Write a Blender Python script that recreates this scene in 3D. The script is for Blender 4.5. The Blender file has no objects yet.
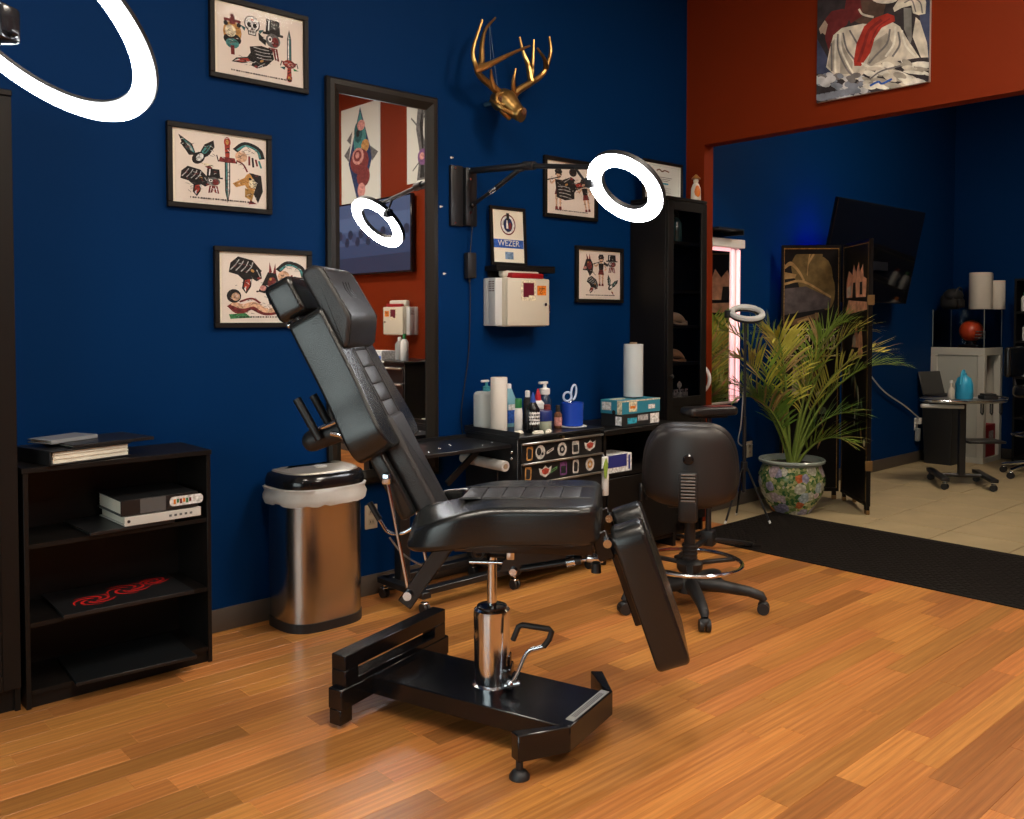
import bpy, bmesh, math, random
from mathutils import Matrix, Vector
random.seed(7)
scn = bpy.context.scene
COL = scn.collection
R = math.radians

# ---------------------------------------------------------------- camera, world, light, exposure
FPX = 900.0
cam_d = bpy.data.cameras.new('camera')
cam = bpy.data.objects.new('camera', cam_d); COL.objects.link(cam)
cam_d.sensor_width = 36.0
cam_d.lens = FPX / 1024 * 36.0
PITCH = 1.8
cam.location = (0, 0, 1.35)
cam.rotation_euler = (R(90 - PITCH), 0, R(47.67 - 90))
cam_d.shift_y = -(90.5 - FPX * math.tan(R(PITCH))) / 1024
cam_d.clip_start = 0.02
scn.camera = cam

world = bpy.data.worlds.new('world'); scn.world = world
world.use_nodes = True
bg = world.node_tree.nodes['Background']
bg.inputs[0].default_value = (0.62, 0.74, 0.9, 1); bg.inputs[1].default_value = 0.8

def area(name, loc, rot, sx, sy, power, col):
    d = bpy.data.lights.new(name, 'AREA'); d.shape = 'RECTANGLE'; d.size = sx; d.size_y = sy
    d.energy = power; d.color = col
    o = bpy.data.objects.new(name, d); COL.objects.link(o)
    o.location = loc; o.rotation_euler = rot
    return o
# daylight coming in by the shop window in the left wall
area('window_daylight', (-2.72, 0.75, 1.55), (R(90), 0, R(-90)), 3.3, 2.1, 75, (0.88, 1.0, 0.94))

vs = scn.view_settings
vs.view_transform = 'Standard'; vs.look = 'None'; vs.exposure = 0.0; vs.gamma = 1.0; vs.use_curve_mapping = False
CEIL_STRENGTH = 31.0

# ---------------------------------------------------------------- materials
MATS = {}
def nt(m): return m.node_tree.nodes, m.node_tree.links
def mat(name, col=(0.5, 0.5, 0.5), rough=0.5, metal=0.0, spec=0.5, emit=None, es=0.0, coat=0.0,
        bump=0.0, bscale=60.0, var=0.0, vscale=4.0, stretch=(1, 1, 1), trans=0.0, kind='noise'):
    if name in MATS: return MATS[name]
    m = bpy.data.materials.new(name); m.use_nodes = True
    n, l = nt(m); b = n['Principled BSDF']
    b.inputs['Base Color'].default_value = (*col, 1)
    b.inputs['Roughness'].default_value = rough; b.inputs['Metallic'].default_value = metal
    b.inputs['Specular IOR Level'].default_value = spec
    b.inputs['Coat Weight'].default_value = coat; b.inputs['Coat Roughness'].default_value = 0.08
    b.inputs['Transmission Weight'].default_value = trans
    if emit: b.inputs['Emission Color'].default_value = (*emit, 1); b.inputs['Emission Strength'].default_value = es
    if bump or var:
        tc = n.new('ShaderNodeTexCoord'); mp = n.new('ShaderNodeMapping'); mp.inputs['Scale'].default_value = stretch
        l.new(tc.outputs['Object'], mp.inputs[0])
        if bump:
            if kind == 'noise':
                t = n.new('ShaderNodeTexNoise'); t.inputs['Scale'].default_value = bscale; t.inputs['Detail'].default_value = 4; o = t.outputs[0]
            else:
                t = n.new('ShaderNodeTexVoronoi'); t.inputs['Scale'].default_value = bscale; o = t.outputs[0]
            l.new(mp.outputs[0], t.inputs['Vector'])
            bp = n.new('ShaderNodeBump'); bp.inputs['Strength'].default_value = bump; bp.inputs['Distance'].default_value = 0.004
            l.new(o, bp.inputs['Height']); l.new(bp.outputs[0], b.inputs['Normal'])
        if var:
            t2 = n.new('ShaderNodeTexNoise'); t2.inputs['Scale'].default_value = vscale; t2.inputs['Detail'].default_value = 5
            l.new(mp.outputs[0], t2.inputs['Vector'])
            rp = n.new('ShaderNodeValToRGB')
            rp.color_ramp.elements[0].position = 0.3; rp.color_ramp.elements[1].position = 0.7
            rp.color_ramp.elements[0].color = (*[c * (1 - var) for c in col], 1)
            rp.color_ramp.elements[1].color = (*[min(1, c * (1 + var)) for c in col], 1)
            l.new(t2.outputs[0], rp.inputs[0]); l.new(rp.outputs[0], b.inputs['Base Color'])
    MATS[name] = m
    return m
def glass(name, tint=(1, 1, 1), ior=1.45, rough=0.02):
    if name in MATS: return MATS[name]
    m = bpy.data.materials.new(name); m.use_nodes = True
    n, l = nt(m); n.remove(n['Principled BSDF'])
    tr = n.new('ShaderNodeBsdfTransparent'); tr.inputs[0].default_value = (*tint, 1)
    gl = n.new('ShaderNodeBsdfGlossy'); gl.inputs['Roughness'].default_value = rough
    fr = n.new('ShaderNodeFresnel'); fr.inputs[0].default_value = ior
    mx = n.new('ShaderNodeMixShader')
    l.new(fr.outputs[0], mx.inputs[0]); l.new(tr.outputs[0], mx.inputs[1]); l.new(gl.outputs[0], mx.inputs[2])
    l.new(mx.outputs[0], n['Material Output'].inputs[0])
    MATS[name] = m
    return m
def emis(name, col, s): return mat(name, (0.8, 0.8, 0.8), 0.5, emit=col, es=s)
def ink(name, col, v=0.45, s=70): return mat('ink_' + name, col, 0.7, spec=0.2, var=v, vscale=s)

# ---------------------------------------------------------------- mesh helper
def rot_to(d):
    return Vector((0, 0, 1)).rotation_difference(Vector(d).normalized()).to_matrix()
class MB:
    def __init__(s): s.v = []; s.f = []; s.mi = []; s.cur = 0
    def add(s, vs, fs):
        o = len(s.v); s.v += [tuple(p) for p in vs]; s.f += [tuple(i + o for i in f) for f in fs]; s.mi += [s.cur] * len(fs)
        return s
    def bm(s, bm, M=None):
        if M is not None: bmesh.ops.transform(bm, matrix=M, verts=bm.verts)
        bm.verts.index_update()
        s.add([v.co[:] for v in bm.verts], [[v.index for v in f.verts] for f in bm.faces]); bm.free(); return s
    def box(s, c, d, bev=0, seg=2, rot=None):
        M = Matrix.Translation(c)
        if rot is not None: M = M @ (rot.to_4x4() if len(rot) == 3 else rot)
        if not bev:
            x, y, z = [q / 2 for q in d]
            vs = [M @ Vector(p) for p in ((-x, -y, -z), (x, -y, -z), (x, y, -z), (-x, y, -z), (-x, -y, z), (x, -y, z), (x, y, z), (-x, y, z))]
            return s.add(vs, [(0, 3, 2, 1), (4, 5, 6, 7), (0, 1, 5, 4), (1, 2, 6, 5), (2, 3, 7, 6), (3, 0, 4, 7)])
        b = bmesh.new(); bmesh.ops.create_cube(b, size=1); bmesh.ops.scale(b, vec=d, verts=b.verts)
        bmesh.ops.bevel(b, geom=b.edges[:], offset=min(bev, min(d) * 0.49), segments=seg, profile=0.5, affect='EDGES')
        return s.bm(b, M)
    def bb(s, x0, x1, y0, y1, z0, z1, bev=0, seg=2):
        return s.box(((x0 + x1) / 2, (y0 + y1) / 2, (z0 + z1) / 2), (abs(x1 - x0), abs(y1 - y0), abs(z1 - z0)), bev, seg)
    def cyl(s, p0, p1, r0, r1=None, n=16):
        r1 = r0 if r1 is None else r1
        p0, p1 = Vector(p0), Vector(p1); q = rot_to(p1 - p0)
        vs = []
        for p, r in ((p0, r0), (p1, r1)):
            for i in range(n):
                a = 2 * math.pi * i / n; vs.append(p + q @ Vector((r * math.cos(a), r * math.sin(a), 0)))
        fs = [(i, (i + 1) % n, n + (i + 1) % n, n + i) for i in range(n)] + [tuple(range(n - 1, -1, -1)), tuple(range(n, 2 * n))]
        return s.add(vs, fs)
    def tube(s, pts, r, n=8, closed=False, r_end=None):
        pts = [Vector(p) for p in pts]; m = len(pts); vs = []; up = None
        for i, p in enumerate(pts):
            a = pts[(i - 1) % m] if (closed or i > 0) else p; b = pts[(i + 1) % m] if (closed or i < m - 1) else p
            d = (b - a).normalized()
            if up is None:
                up = d.orthogonal().normalized()
            else:
                up = up - d * up.dot(d)
                up = up.normalized() if up.length > 1e-5 else d.orthogonal().normalized()
            w = d.cross(up)
            rr = (r[i] if isinstance(r, (list, tuple)) else (r if r_end is None else r + (r_end - r) * i / (m - 1)))
            for k in range(n):
                t = 2 * math.pi * k / n; vs.append(p + (up * math.cos(t) + w * math.sin(t)) * rr)
        fs = []
        for i in range(m if closed else m - 1):
            j = (i + 1) % m
            for k in range(n): fs.append((i * n + k, i * n + (k + 1) % n, j * n + (k + 1) % n, j * n + k))
        if not closed: fs += [tuple(range(n - 1, -1, -1)), tuple(range((m - 1) * n, m * n))]
        return s.add(vs, fs)
    def lathe(s, prof, n=28, c=(0, 0, 0), rot=None, cap=True):
        q = rot if rot is not None else Matrix.Identity(3); c = Vector(c); vs = []
        for r, z in prof:
            for i in range(n):
                a = 2 * math.pi * i / n; vs.append(c + q @ Vector((r * math.cos(a), r * math.sin(a), z)))
        m = len(prof); fs = [(j * n + i, j * n + (i + 1) % n, (j + 1) * n + (i + 1) % n, (j + 1) * n + i) for j in range(m - 1) for i in range(n)]
        if cap: fs += [tuple(range(n - 1, -1, -1)), tuple(range((m - 1) * n, m * n))]
        return s.add(vs, fs)
    def ball(s, c, r, n=14, m=8, rot=None):
        r = (r, r, r) if not isinstance(r, (list, tuple)) else r
        q = rot if rot is not None else Matrix.Identity(3); c = Vector(c)
        b = bmesh.new(); bmesh.ops.create_uvsphere(b, u_segments=n, v_segments=m, radius=1)
        for v in b.verts: v.co = c + q @ Vector((v.co.x * r[0], v.co.y * r[1], v.co.z * r[2]))
        return s.bm(b)
    def prism(s, poly, h0, h1, M=None, bev=0, seg=3):
        """extrude a 2D outline (x,y) from h0 to h1 along z, then transform"""
        b = bmesh.new(); vs = [b.verts.new((x, y, h0)) for x, y in poly]
        f = b.faces.new(vs); b.normal_update()
        if f.normal.z > 0: f.normal_flip()
        r = bmesh.ops.extrude_face_region(b, geom=[f])
        bmesh.ops.translate(b, vec=(0, 0, h1 - h0), verts=[g for g in r['geom'] if isinstance(g, bmesh.types.BMVert)])
        if bev: bmesh.ops.bevel(b, geom=b.edges[:], offset=bev, segments=seg, profile=0.5, affect='EDGES', clamp_overlap=True)
        return s.bm(b, M)
    def torus(s, c, nrm, R0, r, n=40, k=10):
        q = rot_to(nrm); c = Vector(c)
        pts = [c + q @ Vector((R0 * math.cos(2 * math.pi * i / n), R0 * math.sin(2 * math.pi * i / n), 0)) for i in range(n)]
        return s.tube(pts, r, k, closed=True)
    def build(s, name, m, parent=None, smooth=True, ang=40, kind=None):
        me = bpy.data.meshes.new(name); me.from_pydata(s.v, [], s.f); me.update()
        for q in (m if isinstance(m, (list, tuple)) else [m]): me.materials.append(q)
        if isinstance(m, (list, tuple)) and len(m) > 1: me.polygons.foreach_set('material_index', s.mi)
        if smooth:
            me.polygons.foreach_set('use_smooth', [True] * len(me.polygons)); me.set_sharp_from_angle(angle=R(ang))
        o = bpy.data.objects.new(name, me); COL.objects.link(o)
        if parent: o.parent = parent
        if kind: o['kind'] = kind
        return o
def thing(name, label, cat, loc=(0, 0, 0), rz=0, group=None):
    o = bpy.data.objects.new(name, None); COL.objects.link(o); o.empty_display_size = 0.1
    o.location = loc; o.rotation_euler = (0, 0, R(rz)); o['label'] = label; o['category'] = cat
    if group: o['group'] = group
    return o
def tag(o, label, cat, group=None, loc=None, rz=None):
    o['label'] = label; o['category'] = cat
    if group: o['group'] = group
    if loc: o.location = loc
    if rz is not None: o.rotation_euler = (0, 0, R(rz))
    return o
def part(T, name, m, fn, **kw):
    b = MB(); fn(b); return b.build(name, m, T, **kw)
def copy_tree(o, parent=None):
    c = o.copy(); COL.objects.link(c); c.parent = parent
    for ch in list(o.children): copy_tree(ch, c)
    return c
def spl(pts, k=6):
    """Catmull-Rom through points"""
    P = [Vector(p) for p in pts]; P = [P[0] * 2 - P[1]] + P + [P[-1] * 2 - P[-2]]; out = []
    for i in range(1, len(P) - 2):
        for j in range(k):
            t = j / k; a, b, c, d = P[i - 1:i + 3]
            out.append(0.5 * ((2 * b) + (c - a) * t + (2 * a - 5 * b + 4 * c - d) * t * t + (3 * b - a - 3 * c + d) * t ** 3))
    return out + [P[-2]]
def text(T, name, s, size, m, loc, rot, align='CENTER', sx=1.0):
    cu = bpy.data.curves.new(name, 'FONT'); cu.body = s; cu.size = size; cu.align_x = align; cu.align_y = 'CENTER'; cu.extrude = 0.0003
    o = bpy.data.objects.new(name, cu); COL.objects.link(o)
    dg = bpy.context.evaluated_depsgraph_get(); me = bpy.data.meshes.new_from_object(o.evaluated_get(dg))
    bpy.data.objects.remove(o); bpy.data.curves.remove(cu)
    me.materials.clear(); me.materials.append(m)
    o = bpy.data.objects.new(name, me); COL.objects.link(o); o.location = loc; o.rotation_euler = rot; o.scale = (sx, 1, 1)
    if T: o.parent = T
    return o
# ---------------------------------------------------------------- common materials
BLACKM = mat('black_metal', (0.012, 0.012, 0.013), 0.38, 0.0, 0.5, bump=0.02, bscale=300)
BLACKG = mat('black_gloss', (0.008, 0.008, 0.009), 0.16, 0.0, 0.5)
BLACKP = mat('black_plastic', (0.014, 0.014, 0.015), 0.5, bump=0.05, bscale=400)
BLACKW = mat('black_wood', (0.007, 0.006, 0.0055), 0.45, spec=0.3, bump=0.05, bscale=14, stretch=(1, 1, 0.08), var=0.25)
CHROME = mat('chrome', (0.70, 0.74, 0.79), 0.16, 1.0)
STEEL = mat('brushed_steel', (0.50, 0.49, 0.48), 0.24, 1.0, bump=0.04, bscale=90, stretch=(12, 12, 0.15))
LEATHER = mat('black_leather', (0.010, 0.0105, 0.0105), 0.27, spec=0.62, bump=0.10, bscale=260, kind='vor')
LEATHER2 = mat('black_leather_worn', (0.022, 0.021, 0.022), 0.38, spec=0.55, bump=0.22, bscale=220, kind='vor', var=0.3, vscale=9)
WHITEP = mat('white_plastic', (0.78, 0.77, 0.74), 0.4)
PAPER = mat('paper', (0.84, 0.79, 0.66), 0.75, spec=0.2, var=0.03, vscale=3)
CREAM = mat('cream_plastic', (0.64, 0.58, 0.46), 0.4)
GLASS = glass('clear_glass')
MATTE_PANE = glass('matte_pane', (1, 1, 1), 1.16, 0.06)
RUBBER = mat('rubber', (0.008, 0.006, 0.005), 0.8, spec=0.15)

# ---------------------------------------------------------------- the setting
YB, XR, XF, CZ = 3.70, 4.95, 9.35, 3.75      # blue wall, red wall, far wall, ceiling
YF, XL = -3.5, -2.6
WT = 0.15
BLUE = mat('blue_paint', (0.0, 0.0238, 0.104), 0.6, spec=0.06, bump=0.05, bscale=160, var=0.05, vscale=1.4)
REDP = mat('rust_red_paint', (0.17, 0.0195, 0.0032), 0.6, spec=0.08, bump=0.05, bscale=160, var=0.04, vscale=1.6)
def struct(name, m, fn, parent=None, **kw):
    o = part(parent, name, m, fn, **kw)
    if not parent: o['kind'] = 'structure'
    return o
struct('wall_back', BLUE, lambda b: b.bb(XL, XF, YB, YB + WT, 0, CZ), smooth=False)
struct('wall_far', BLUE, lambda b: b.bb(XF, XF + WT, YF, YB + WT, 0, CZ), smooth=False)
WY0, WY1, WZ0, WZ1 = -0.9, 2.4, 0.5, 2.6
struct('wall_left', BLUE, lambda b: (b.bb(XL - WT, XL, YF, WY0, 0, CZ), b.bb(XL - WT, XL, WY1, YB + WT, 0, CZ), b.bb(XL - WT, XL, WY0, WY1, 0, WZ0), b.bb(XL - WT, XL, WY0, WY1, WZ1, CZ)), smooth=False)
OP0, OP1, OPZ = 1.12, 3.555, 2.495
RT = 0.10
struct('wall_right', REDP, lambda b: (b.bb(XR, XR + RT, YF, OP0, 0, CZ), b.bb(XR, XR + RT, OP1, YB, 0, CZ), b.bb(XR, XR + RT, OP0, OP1, OPZ, CZ)), smooth=False)
struct('wall_front', REDP, lambda b: b.bb(XL, XF, YF - WT, YF, 0, CZ), smooth=False)
win = struct('window_1', mat('window_metal', (0.05, 0.05, 0.055), 0.4, 0.6), lambda b: (
    [b.bb(XL - 0.07, XL - 0.01, y - 0.03, y + 0.03, WZ0, WZ1) for y in (WY0 + 0.03, 0.2, 1.3, WY1 - 0.03)],
    [b.bb(XL - 0.07, XL - 0.01, WY0, WY1, z - 0.03, z + 0.03) for z in (WZ0 + 0.03, WZ1 - 0.03)]))
for y0, y1 in ((WY0 + 0.06, 0.17), (0.23, 1.27), (1.33, WY1 - 0.06)):
    part(win, 'pane', GLASS, lambda b: b.add([(XL - 0.04, y0, WZ0 + 0.06), (XL - 0.04, y1, WZ0 + 0.06), (XL - 0.04, y1, WZ1 - 0.06), (XL - 0.04, y0, WZ1 - 0.06)], [(0, 1, 2, 3)]), smooth=False)
struct('ceiling', mat('ceiling_paint', (0.62, 0.60, 0.57), 0.8), lambda b: b.bb(XL, XF, YF, YB, CZ, CZ + 0.1), smooth=False)
BASEB = mat('vinyl_base', (0.075, 0.060, 0.048), 0.5)
struct('baseboard_back', BASEB, lambda b: (b.bb(XL, XR, YB - 0.012, YB, 0, 0.1, 0.004), b.bb(XR + WT, XF, YB - 0.012, YB, 0, 0.1, 0.004)))
struct('baseboard_far', BASEB, lambda b: b.bb(XF - 0.012, XF, YF, YB - 0.012, 0, 0.1, 0.004))
struct('baseboard_right', BASEB, lambda b: (b.bb(XR - 0.012, XR, OP1, YB - 0.012, 0, 0.1, 0.004), b.bb(XR - 0.012, XR, YF, OP0, 0, 0.1, 0.004)))

# ---- wood floor of separate planks
def wood_mat():
    m = bpy.data.materials.new('oak_laminate'); m.use_nodes = True; n, l = nt(m); b = n['Principled BSDF']
    tc = n.new('ShaderNodeTexCoord'); oi = n.new('ShaderNodeObjectInfo'); ge = n.new('ShaderNodeNewGeometry')
    ad = n.new('ShaderNodeMath'); ad.operation = 'ADD'; l.new(oi.outputs['Random'], ad.inputs[0]); l.new(ge.outputs['Random Per Island'], ad.inputs[1])
    fr = n.new('ShaderNodeMath'); fr.operation = 'FRACT'; l.new(ad.outputs[0], fr.inputs[0])
    off = n.new('ShaderNodeVectorMath'); off.operation = 'MULTIPLY_ADD'
    l.new(fr.outputs[0], off.inputs[0]); off.inputs[1].default_value = (37, 91, 53); l.new(ge.outputs['Position'], off.inputs[2])
    mp = n.new('ShaderNodeMapping'); mp.inputs['Scale'].default_value = (1.9, 62, 1); l.new(off.outputs[0], mp.inputs[0])
    g = n.new('ShaderNodeTexNoise'); g.inputs['Scale'].default_value = 1.6; g.inputs['Detail'].default_value = 7; g.inputs['Roughness'].default_value = 0.62; l.new(mp.outputs[0], g.inputs['Vector'])
    mp2 = n.new('ShaderNodeMapping'); mp2.inputs['Scale'].default_value = (1.0, 9, 1); l.new(off.outputs[0], mp2.inputs[0])
    w = n.new('ShaderNodeTexWave'); w.wave_type = 'RINGS'; w.inputs['Scale'].default_value = 1.3; w.inputs['Distortion'].default_value = 5; w.inputs['Detail'].default_value = 3; l.new(mp2.outputs[0], w.inputs['Vector'])
    r1 = n.new('ShaderNodeValToRGB'); r1.color_ramp.elements[0].color = (0.34, 0.105, 0.018, 1); r1.color_ramp.elements[1].color = (0.65, 0.28, 0.08, 1)
    r1.color_ramp.elements[0].position = 0.22; r1.color_ramp.elements[1].position = 0.76; l.new(g.outputs[0], r1.inputs[0])
    mx = n.new('ShaderNodeMix'); mx.data_type = 'RGBA'; mx.blend_type = 'MULTIPLY'; mx.inputs[0].default_value = 0.16
    l.new(r1.outputs[0], mx.inputs[6]); l.new(w.outputs['Color'], mx.inputs[7])
    hs = n.new('ShaderNodeHueSaturation'); l.new(mx.outputs[2], hs.inputs['Color'])
    mr = n.new('ShaderNodeMapRange'); mr.inputs[3].default_value = 0.62; mr.inputs[4].default_value = 1.22; l.new(fr.outputs[0], mr.inputs[0]); l.new(mr.outputs[0], hs.inputs['Value'])
    mr2 = n.new('ShaderNodeMapRange'); mr2.inputs[3].default_value = 0.494; mr2.inputs[4].default_value = 0.507
    fr2 = n.new('ShaderNodeMath'); fr2.operation = 'MULTIPLY'; fr2.inputs[1].default_value = 7.3; l.new(fr.outputs[0], fr2.inputs[0])
    fr3 = n.new('ShaderNodeMath'); fr3.operation = 'FRACT'; l.new(fr2.outputs[0], fr3.inputs[0]); l.new(fr3.outputs[0], mr2.inputs[0]); l.new(mr2.outputs[0], hs.inputs['Hue'])
    l.new(hs.outputs[0], b.inputs['Base Color'])
    b.inputs['Roughness'].default_value = 0.33; b.inputs['Specular IOR Level'].default_value = 0.4
    bp = n.new('ShaderNodeBump'); bp.inputs['Strength'].default_value = 0.06; bp.inputs['Distance'].default_value = 0.002; l.new(g.outputs[0], bp.inputs['Height']); l.new(bp.outputs[0], b.inputs['Normal'])
    return m
OAK = wood_mat()
fl_o = struct('floor', mat('subfloor', (0.06, 0.03, 0.012), 0.8), lambda b: b.bb(XL, 4.99, YF, YB, -0.08, -0.008), smooth=False)
PW = 0.094
def in_view(x, y):
    fx, fy = math.cos(R(47.67)), math.sin(R(47.67)); dep = x * fx + y * fy
    if dep < 0.3: return None
    px = 512 + FPX * (x * fy - y * fx) / dep; py = 319 + FPX * 1.35 / dep
    return (px, py, dep)
planks = []
rp = random.Random(3)
row = 0; y = YF
while y < YB - 0.001:
    y1 = min(y + PW, YB); x = XL - rp.uniform(0, 0.9)
    while x < 4.99:
        L = rp.choice((0.45, 0.6, 0.75, 0.9, 1.2)); a, c = max(x, XL), min(x + L, 4.99)
        if c - a > 0.02: planks.append((a, c, y, y1))
        x += L
    y = y1
def vis(p):
    a, c, y0, y1 = p; s = 0
    for i in range(5):
        q = in_view(a + (c - a) * (i + 0.5) / 5, (y0 + y1) / 2)
        if q and -10 < q[0] < 1034 and q[1] < 830: s += (c - a) * (y1 - y0) / q[2] ** 3
    return s
planks.sort(key=vis, reverse=True)
PM = {}
def plank_mesh(L, W):
    k = (round(L, 3), round(W, 3))
    if k not in PM:
        b = MB(); e = 0.0011; h = 0.0012
        b.add([(e, e, 0), (L - e, e, 0), (L - e, W - e, 0), (e, W - e, 0), (0, 0, -h), (L, 0, -h), (L, W, -h), (0, W, -h), (0, 0, -0.008), (L, 0, -0.008), (L, W, -0.008), (0, W, -0.008)],
              [(0, 1, 2, 3), (4, 5, 1, 0), (5, 6, 2, 1), (6, 7, 3, 2), (7, 4, 0, 3), (8, 9, 5, 4), (9, 10, 6, 5), (10, 11, 7, 6), (11, 8, 4, 7)])
        me = bpy.data.meshes.new('plank'); me.from_pydata(b.v, [], b.f); me.materials.append(OAK); PM[k] = me
    return PM[k]
for a, c, y0, y1 in planks[:300]:
    o = bpy.data.objects.new('plank', plank_mesh(c - a, y1 - y0)); COL.objects.link(o); o.parent = fl_o; o.location = (a, y0, 0)
rest = MB()
for a, c, y0, y1 in planks[300:]:
    L, W, e, h = c - a, y1 - y0, 0.0011, 0.0012
    rest.add([(a + e, y0 + e, 0), (c - e, y0 + e, 0), (c - e, y1 - e, 0), (a + e, y1 - e, 0), (a, y0, -h), (c, y0, -h), (c, y1, -h), (a, y1, -h)],
             [(0, 1, 2, 3), (4, 5, 1, 0), (5, 6, 2, 1), (6, 7, 3, 2), (7, 4, 0, 3)])
rest.build('plank_field', OAK, fl_o, smooth=False, kind='stuff')

# ---- tile floor of the next room
TILE = mat('beige_tile', (0.43, 0.335, 0.19), 0.4, spec=0.35, var=0.16, vscale=3.0, bump=0.03, bscale=30)
ft = struct('floor_tile', mat('grout', (0.16, 0.125, 0.085), 0.8), lambda b: b.bb(4.99, XF, YF, YB, -0.08, -0.004), smooth=False)
TS = 0.455
ty = YB
tm = {}
while ty > YF:
    y0 = max(ty - TS, YF); x = 4.99
    while x < XF:
        x1 = min(x + TS, XF); k = (round(x1 - x, 3), round(ty - y0, 3))
        if k not in tm:
            b = MB(); b.bb(0.003, k[0] - 0.003, 0.003, k[1] - 0.003, -0.008, 0, 0.002, 1); o = b.build('tile', TILE, ft); tm[k] = o.data
        else:
            o = bpy.data.objects.new('tile', tm[k]); COL.objects.link(o); o.parent = ft
        o.location = (x, y0, 0); x = x1
    ty = y0

# ---- ceiling lights (real lamps that light both rooms)
LIT = emis('diffuser_glow', (1.0, 0.9, 0.76), CEIL_STRENGTH)
def troffer(x, y, lab, warm=None, w=0.6, d=1.2):
    T = thing('ceiling_light', lab, 'ceiling light', (x, y, CZ - 0.05), 0, 'ceiling panel lights')
    part(T, 'frame', WHITEP, lambda b: [b.bb(-w / 2 - 0.03, w / 2 + 0.03, s * d / 2 - 0.02, s * d / 2 + 0.02, 0, 0.05) for s in (-1, 1)] + [b.bb(s * w / 2 - 0.02, s * w / 2 + 0.02, -d / 2, d / 2, 0, 0.05) for s in (-1, 1)])
    part(T, 'diffuser', warm or LIT, lambda b: b.bb(-w / 2 + 0.02, w / 2 - 0.02, -d / 2 + 0.02, d / 2 - 0.02, 0.012, 0.03), smooth=False)
for x, y, lab in ((1.0, 1.2, 'white ceiling panel light above the tattoo chair'), (3.3, 1.2, 'white ceiling panel light above the red wall opening side'),
                  (0.9, -1.6, 'white ceiling panel light near the shop window'), (3.3, -1.6, 'white ceiling panel light over the back cart'), ):
    troffer(x, y, lab)
LIT2 = emis('diffuser_glow_dim', (1.0, 0.84, 0.66), CEIL_STRENGTH * 1.1)
troffer(6.6, 1.6, 'white ceiling panel light over the tiled floor', LIT2)
# ---------------------------------------------------------------- padded shapes
def smooth_poly(pts, k=4, closed=True):
    P = [Vector((*p, 0)) for p in pts]; n = len(P); out = []
    for i in range(n):
        a, b, c, d = P[(i - 1) % n], P[i], P[(i + 1) % n], P[(i + 2) % n]
        for j in range(k):
            t = j / k
            q = 0.5 * ((2 * b) + (c - a) * t + (2 * a - 5 * b + 4 * c - d) * t * t + (3 * b - a - 3 * c + d) * t ** 3)
            out.append((q.x, q.y))
    return out
def round_poly(pts, r, k=4):
    """round the corners of a polygon; r is a radius or a list"""
    out = []; n = len(pts)
    for i in range(n):
        p0, p, p1 = (Vector(pts[(i + d) % n]) for d in (-1, 0, 1)); rr = r[i] if isinstance(r, (list, tuple)) else r
        a = p + (p0 - p).normalized() * min(rr, (p0 - p).length * 0.45); c = p + (p1 - p).normalized() * min(rr, (p1 - p).length * 0.45)
        for j in range(k + 1):
            t = j / k; q = a * (1 - t) ** 2 + p * 2 * t * (1 - t) + c * t * t; out.append((q.x, q.y))
    return out
def area2(p): return sum(p[i][0] * p[(i + 1) % len(p)][1] - p[(i + 1) % len(p)][0] * p[i][1] for i in range(len(p)))
def offset_poly(p, d):
    n = len(p); out = []
    for i in range(n):
        a, b, c = (Vector(p[(i + k) % n]) for k in (-1, 0, 1))
        e1 = (b - a).normalized(); e2 = (c - b).normalized()
        n1 = Vector((-e1.y, e1.x)); n2 = Vector((-e2.y, e2.x)); m = n1 + n2
        m = m.normalized() if m.length > 1e-6 else n1
        q = b + m * d / max(0.5, m.dot(n1)); out.append((q.x, q.y))
    return out
def pad(b, poly, z0, z1, r, M=None, seg=5, r0=None):
    """cushion: outline extruded in z with rounded top and bottom rims"""
    if area2(poly) < 0: poly = poly[::-1]
    r0 = r if r0 is None else r0; rings = []
    for k in range(seg + 1):
        a = math.pi / 2 * k / seg; rings.append((offset_poly(poly, r0 * (1 - math.sin(a))), z0 + r0 * (1 - math.cos(a))))
    for k in range(seg + 1):
        a = math.pi / 2 * k / seg; rings.append((offset_poly(poly, r * (1 - math.cos(a))), z1 - r * (1 - math.sin(a))))
    n = len(poly); vs = [Vector((x, y, z)) for P, z in rings for x, y in P]
    if M is not None: vs = [M @ v for v in vs]
    m = len(rings); fs = [(j * n + i, j * n + (i + 1) % n, (j + 1) * n + (i + 1) % n, (j + 1) * n + i) for j in range(m - 1) for i in range(n)]
    fs += [tuple(range(n - 1, -1, -1)), tuple(range((m - 1) * n, m * n))]
    b.add(vs, fs)
def frame3(o, x, y, z):
    """matrix with columns x,y,z at origin o"""
    return Matrix(((x[0], y[0], z[0], o[0]), (x[1], y[1], z[1], o[1]), (x[2], y[2], z[2], o[2]), (0, 0, 0, 1)))

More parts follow.
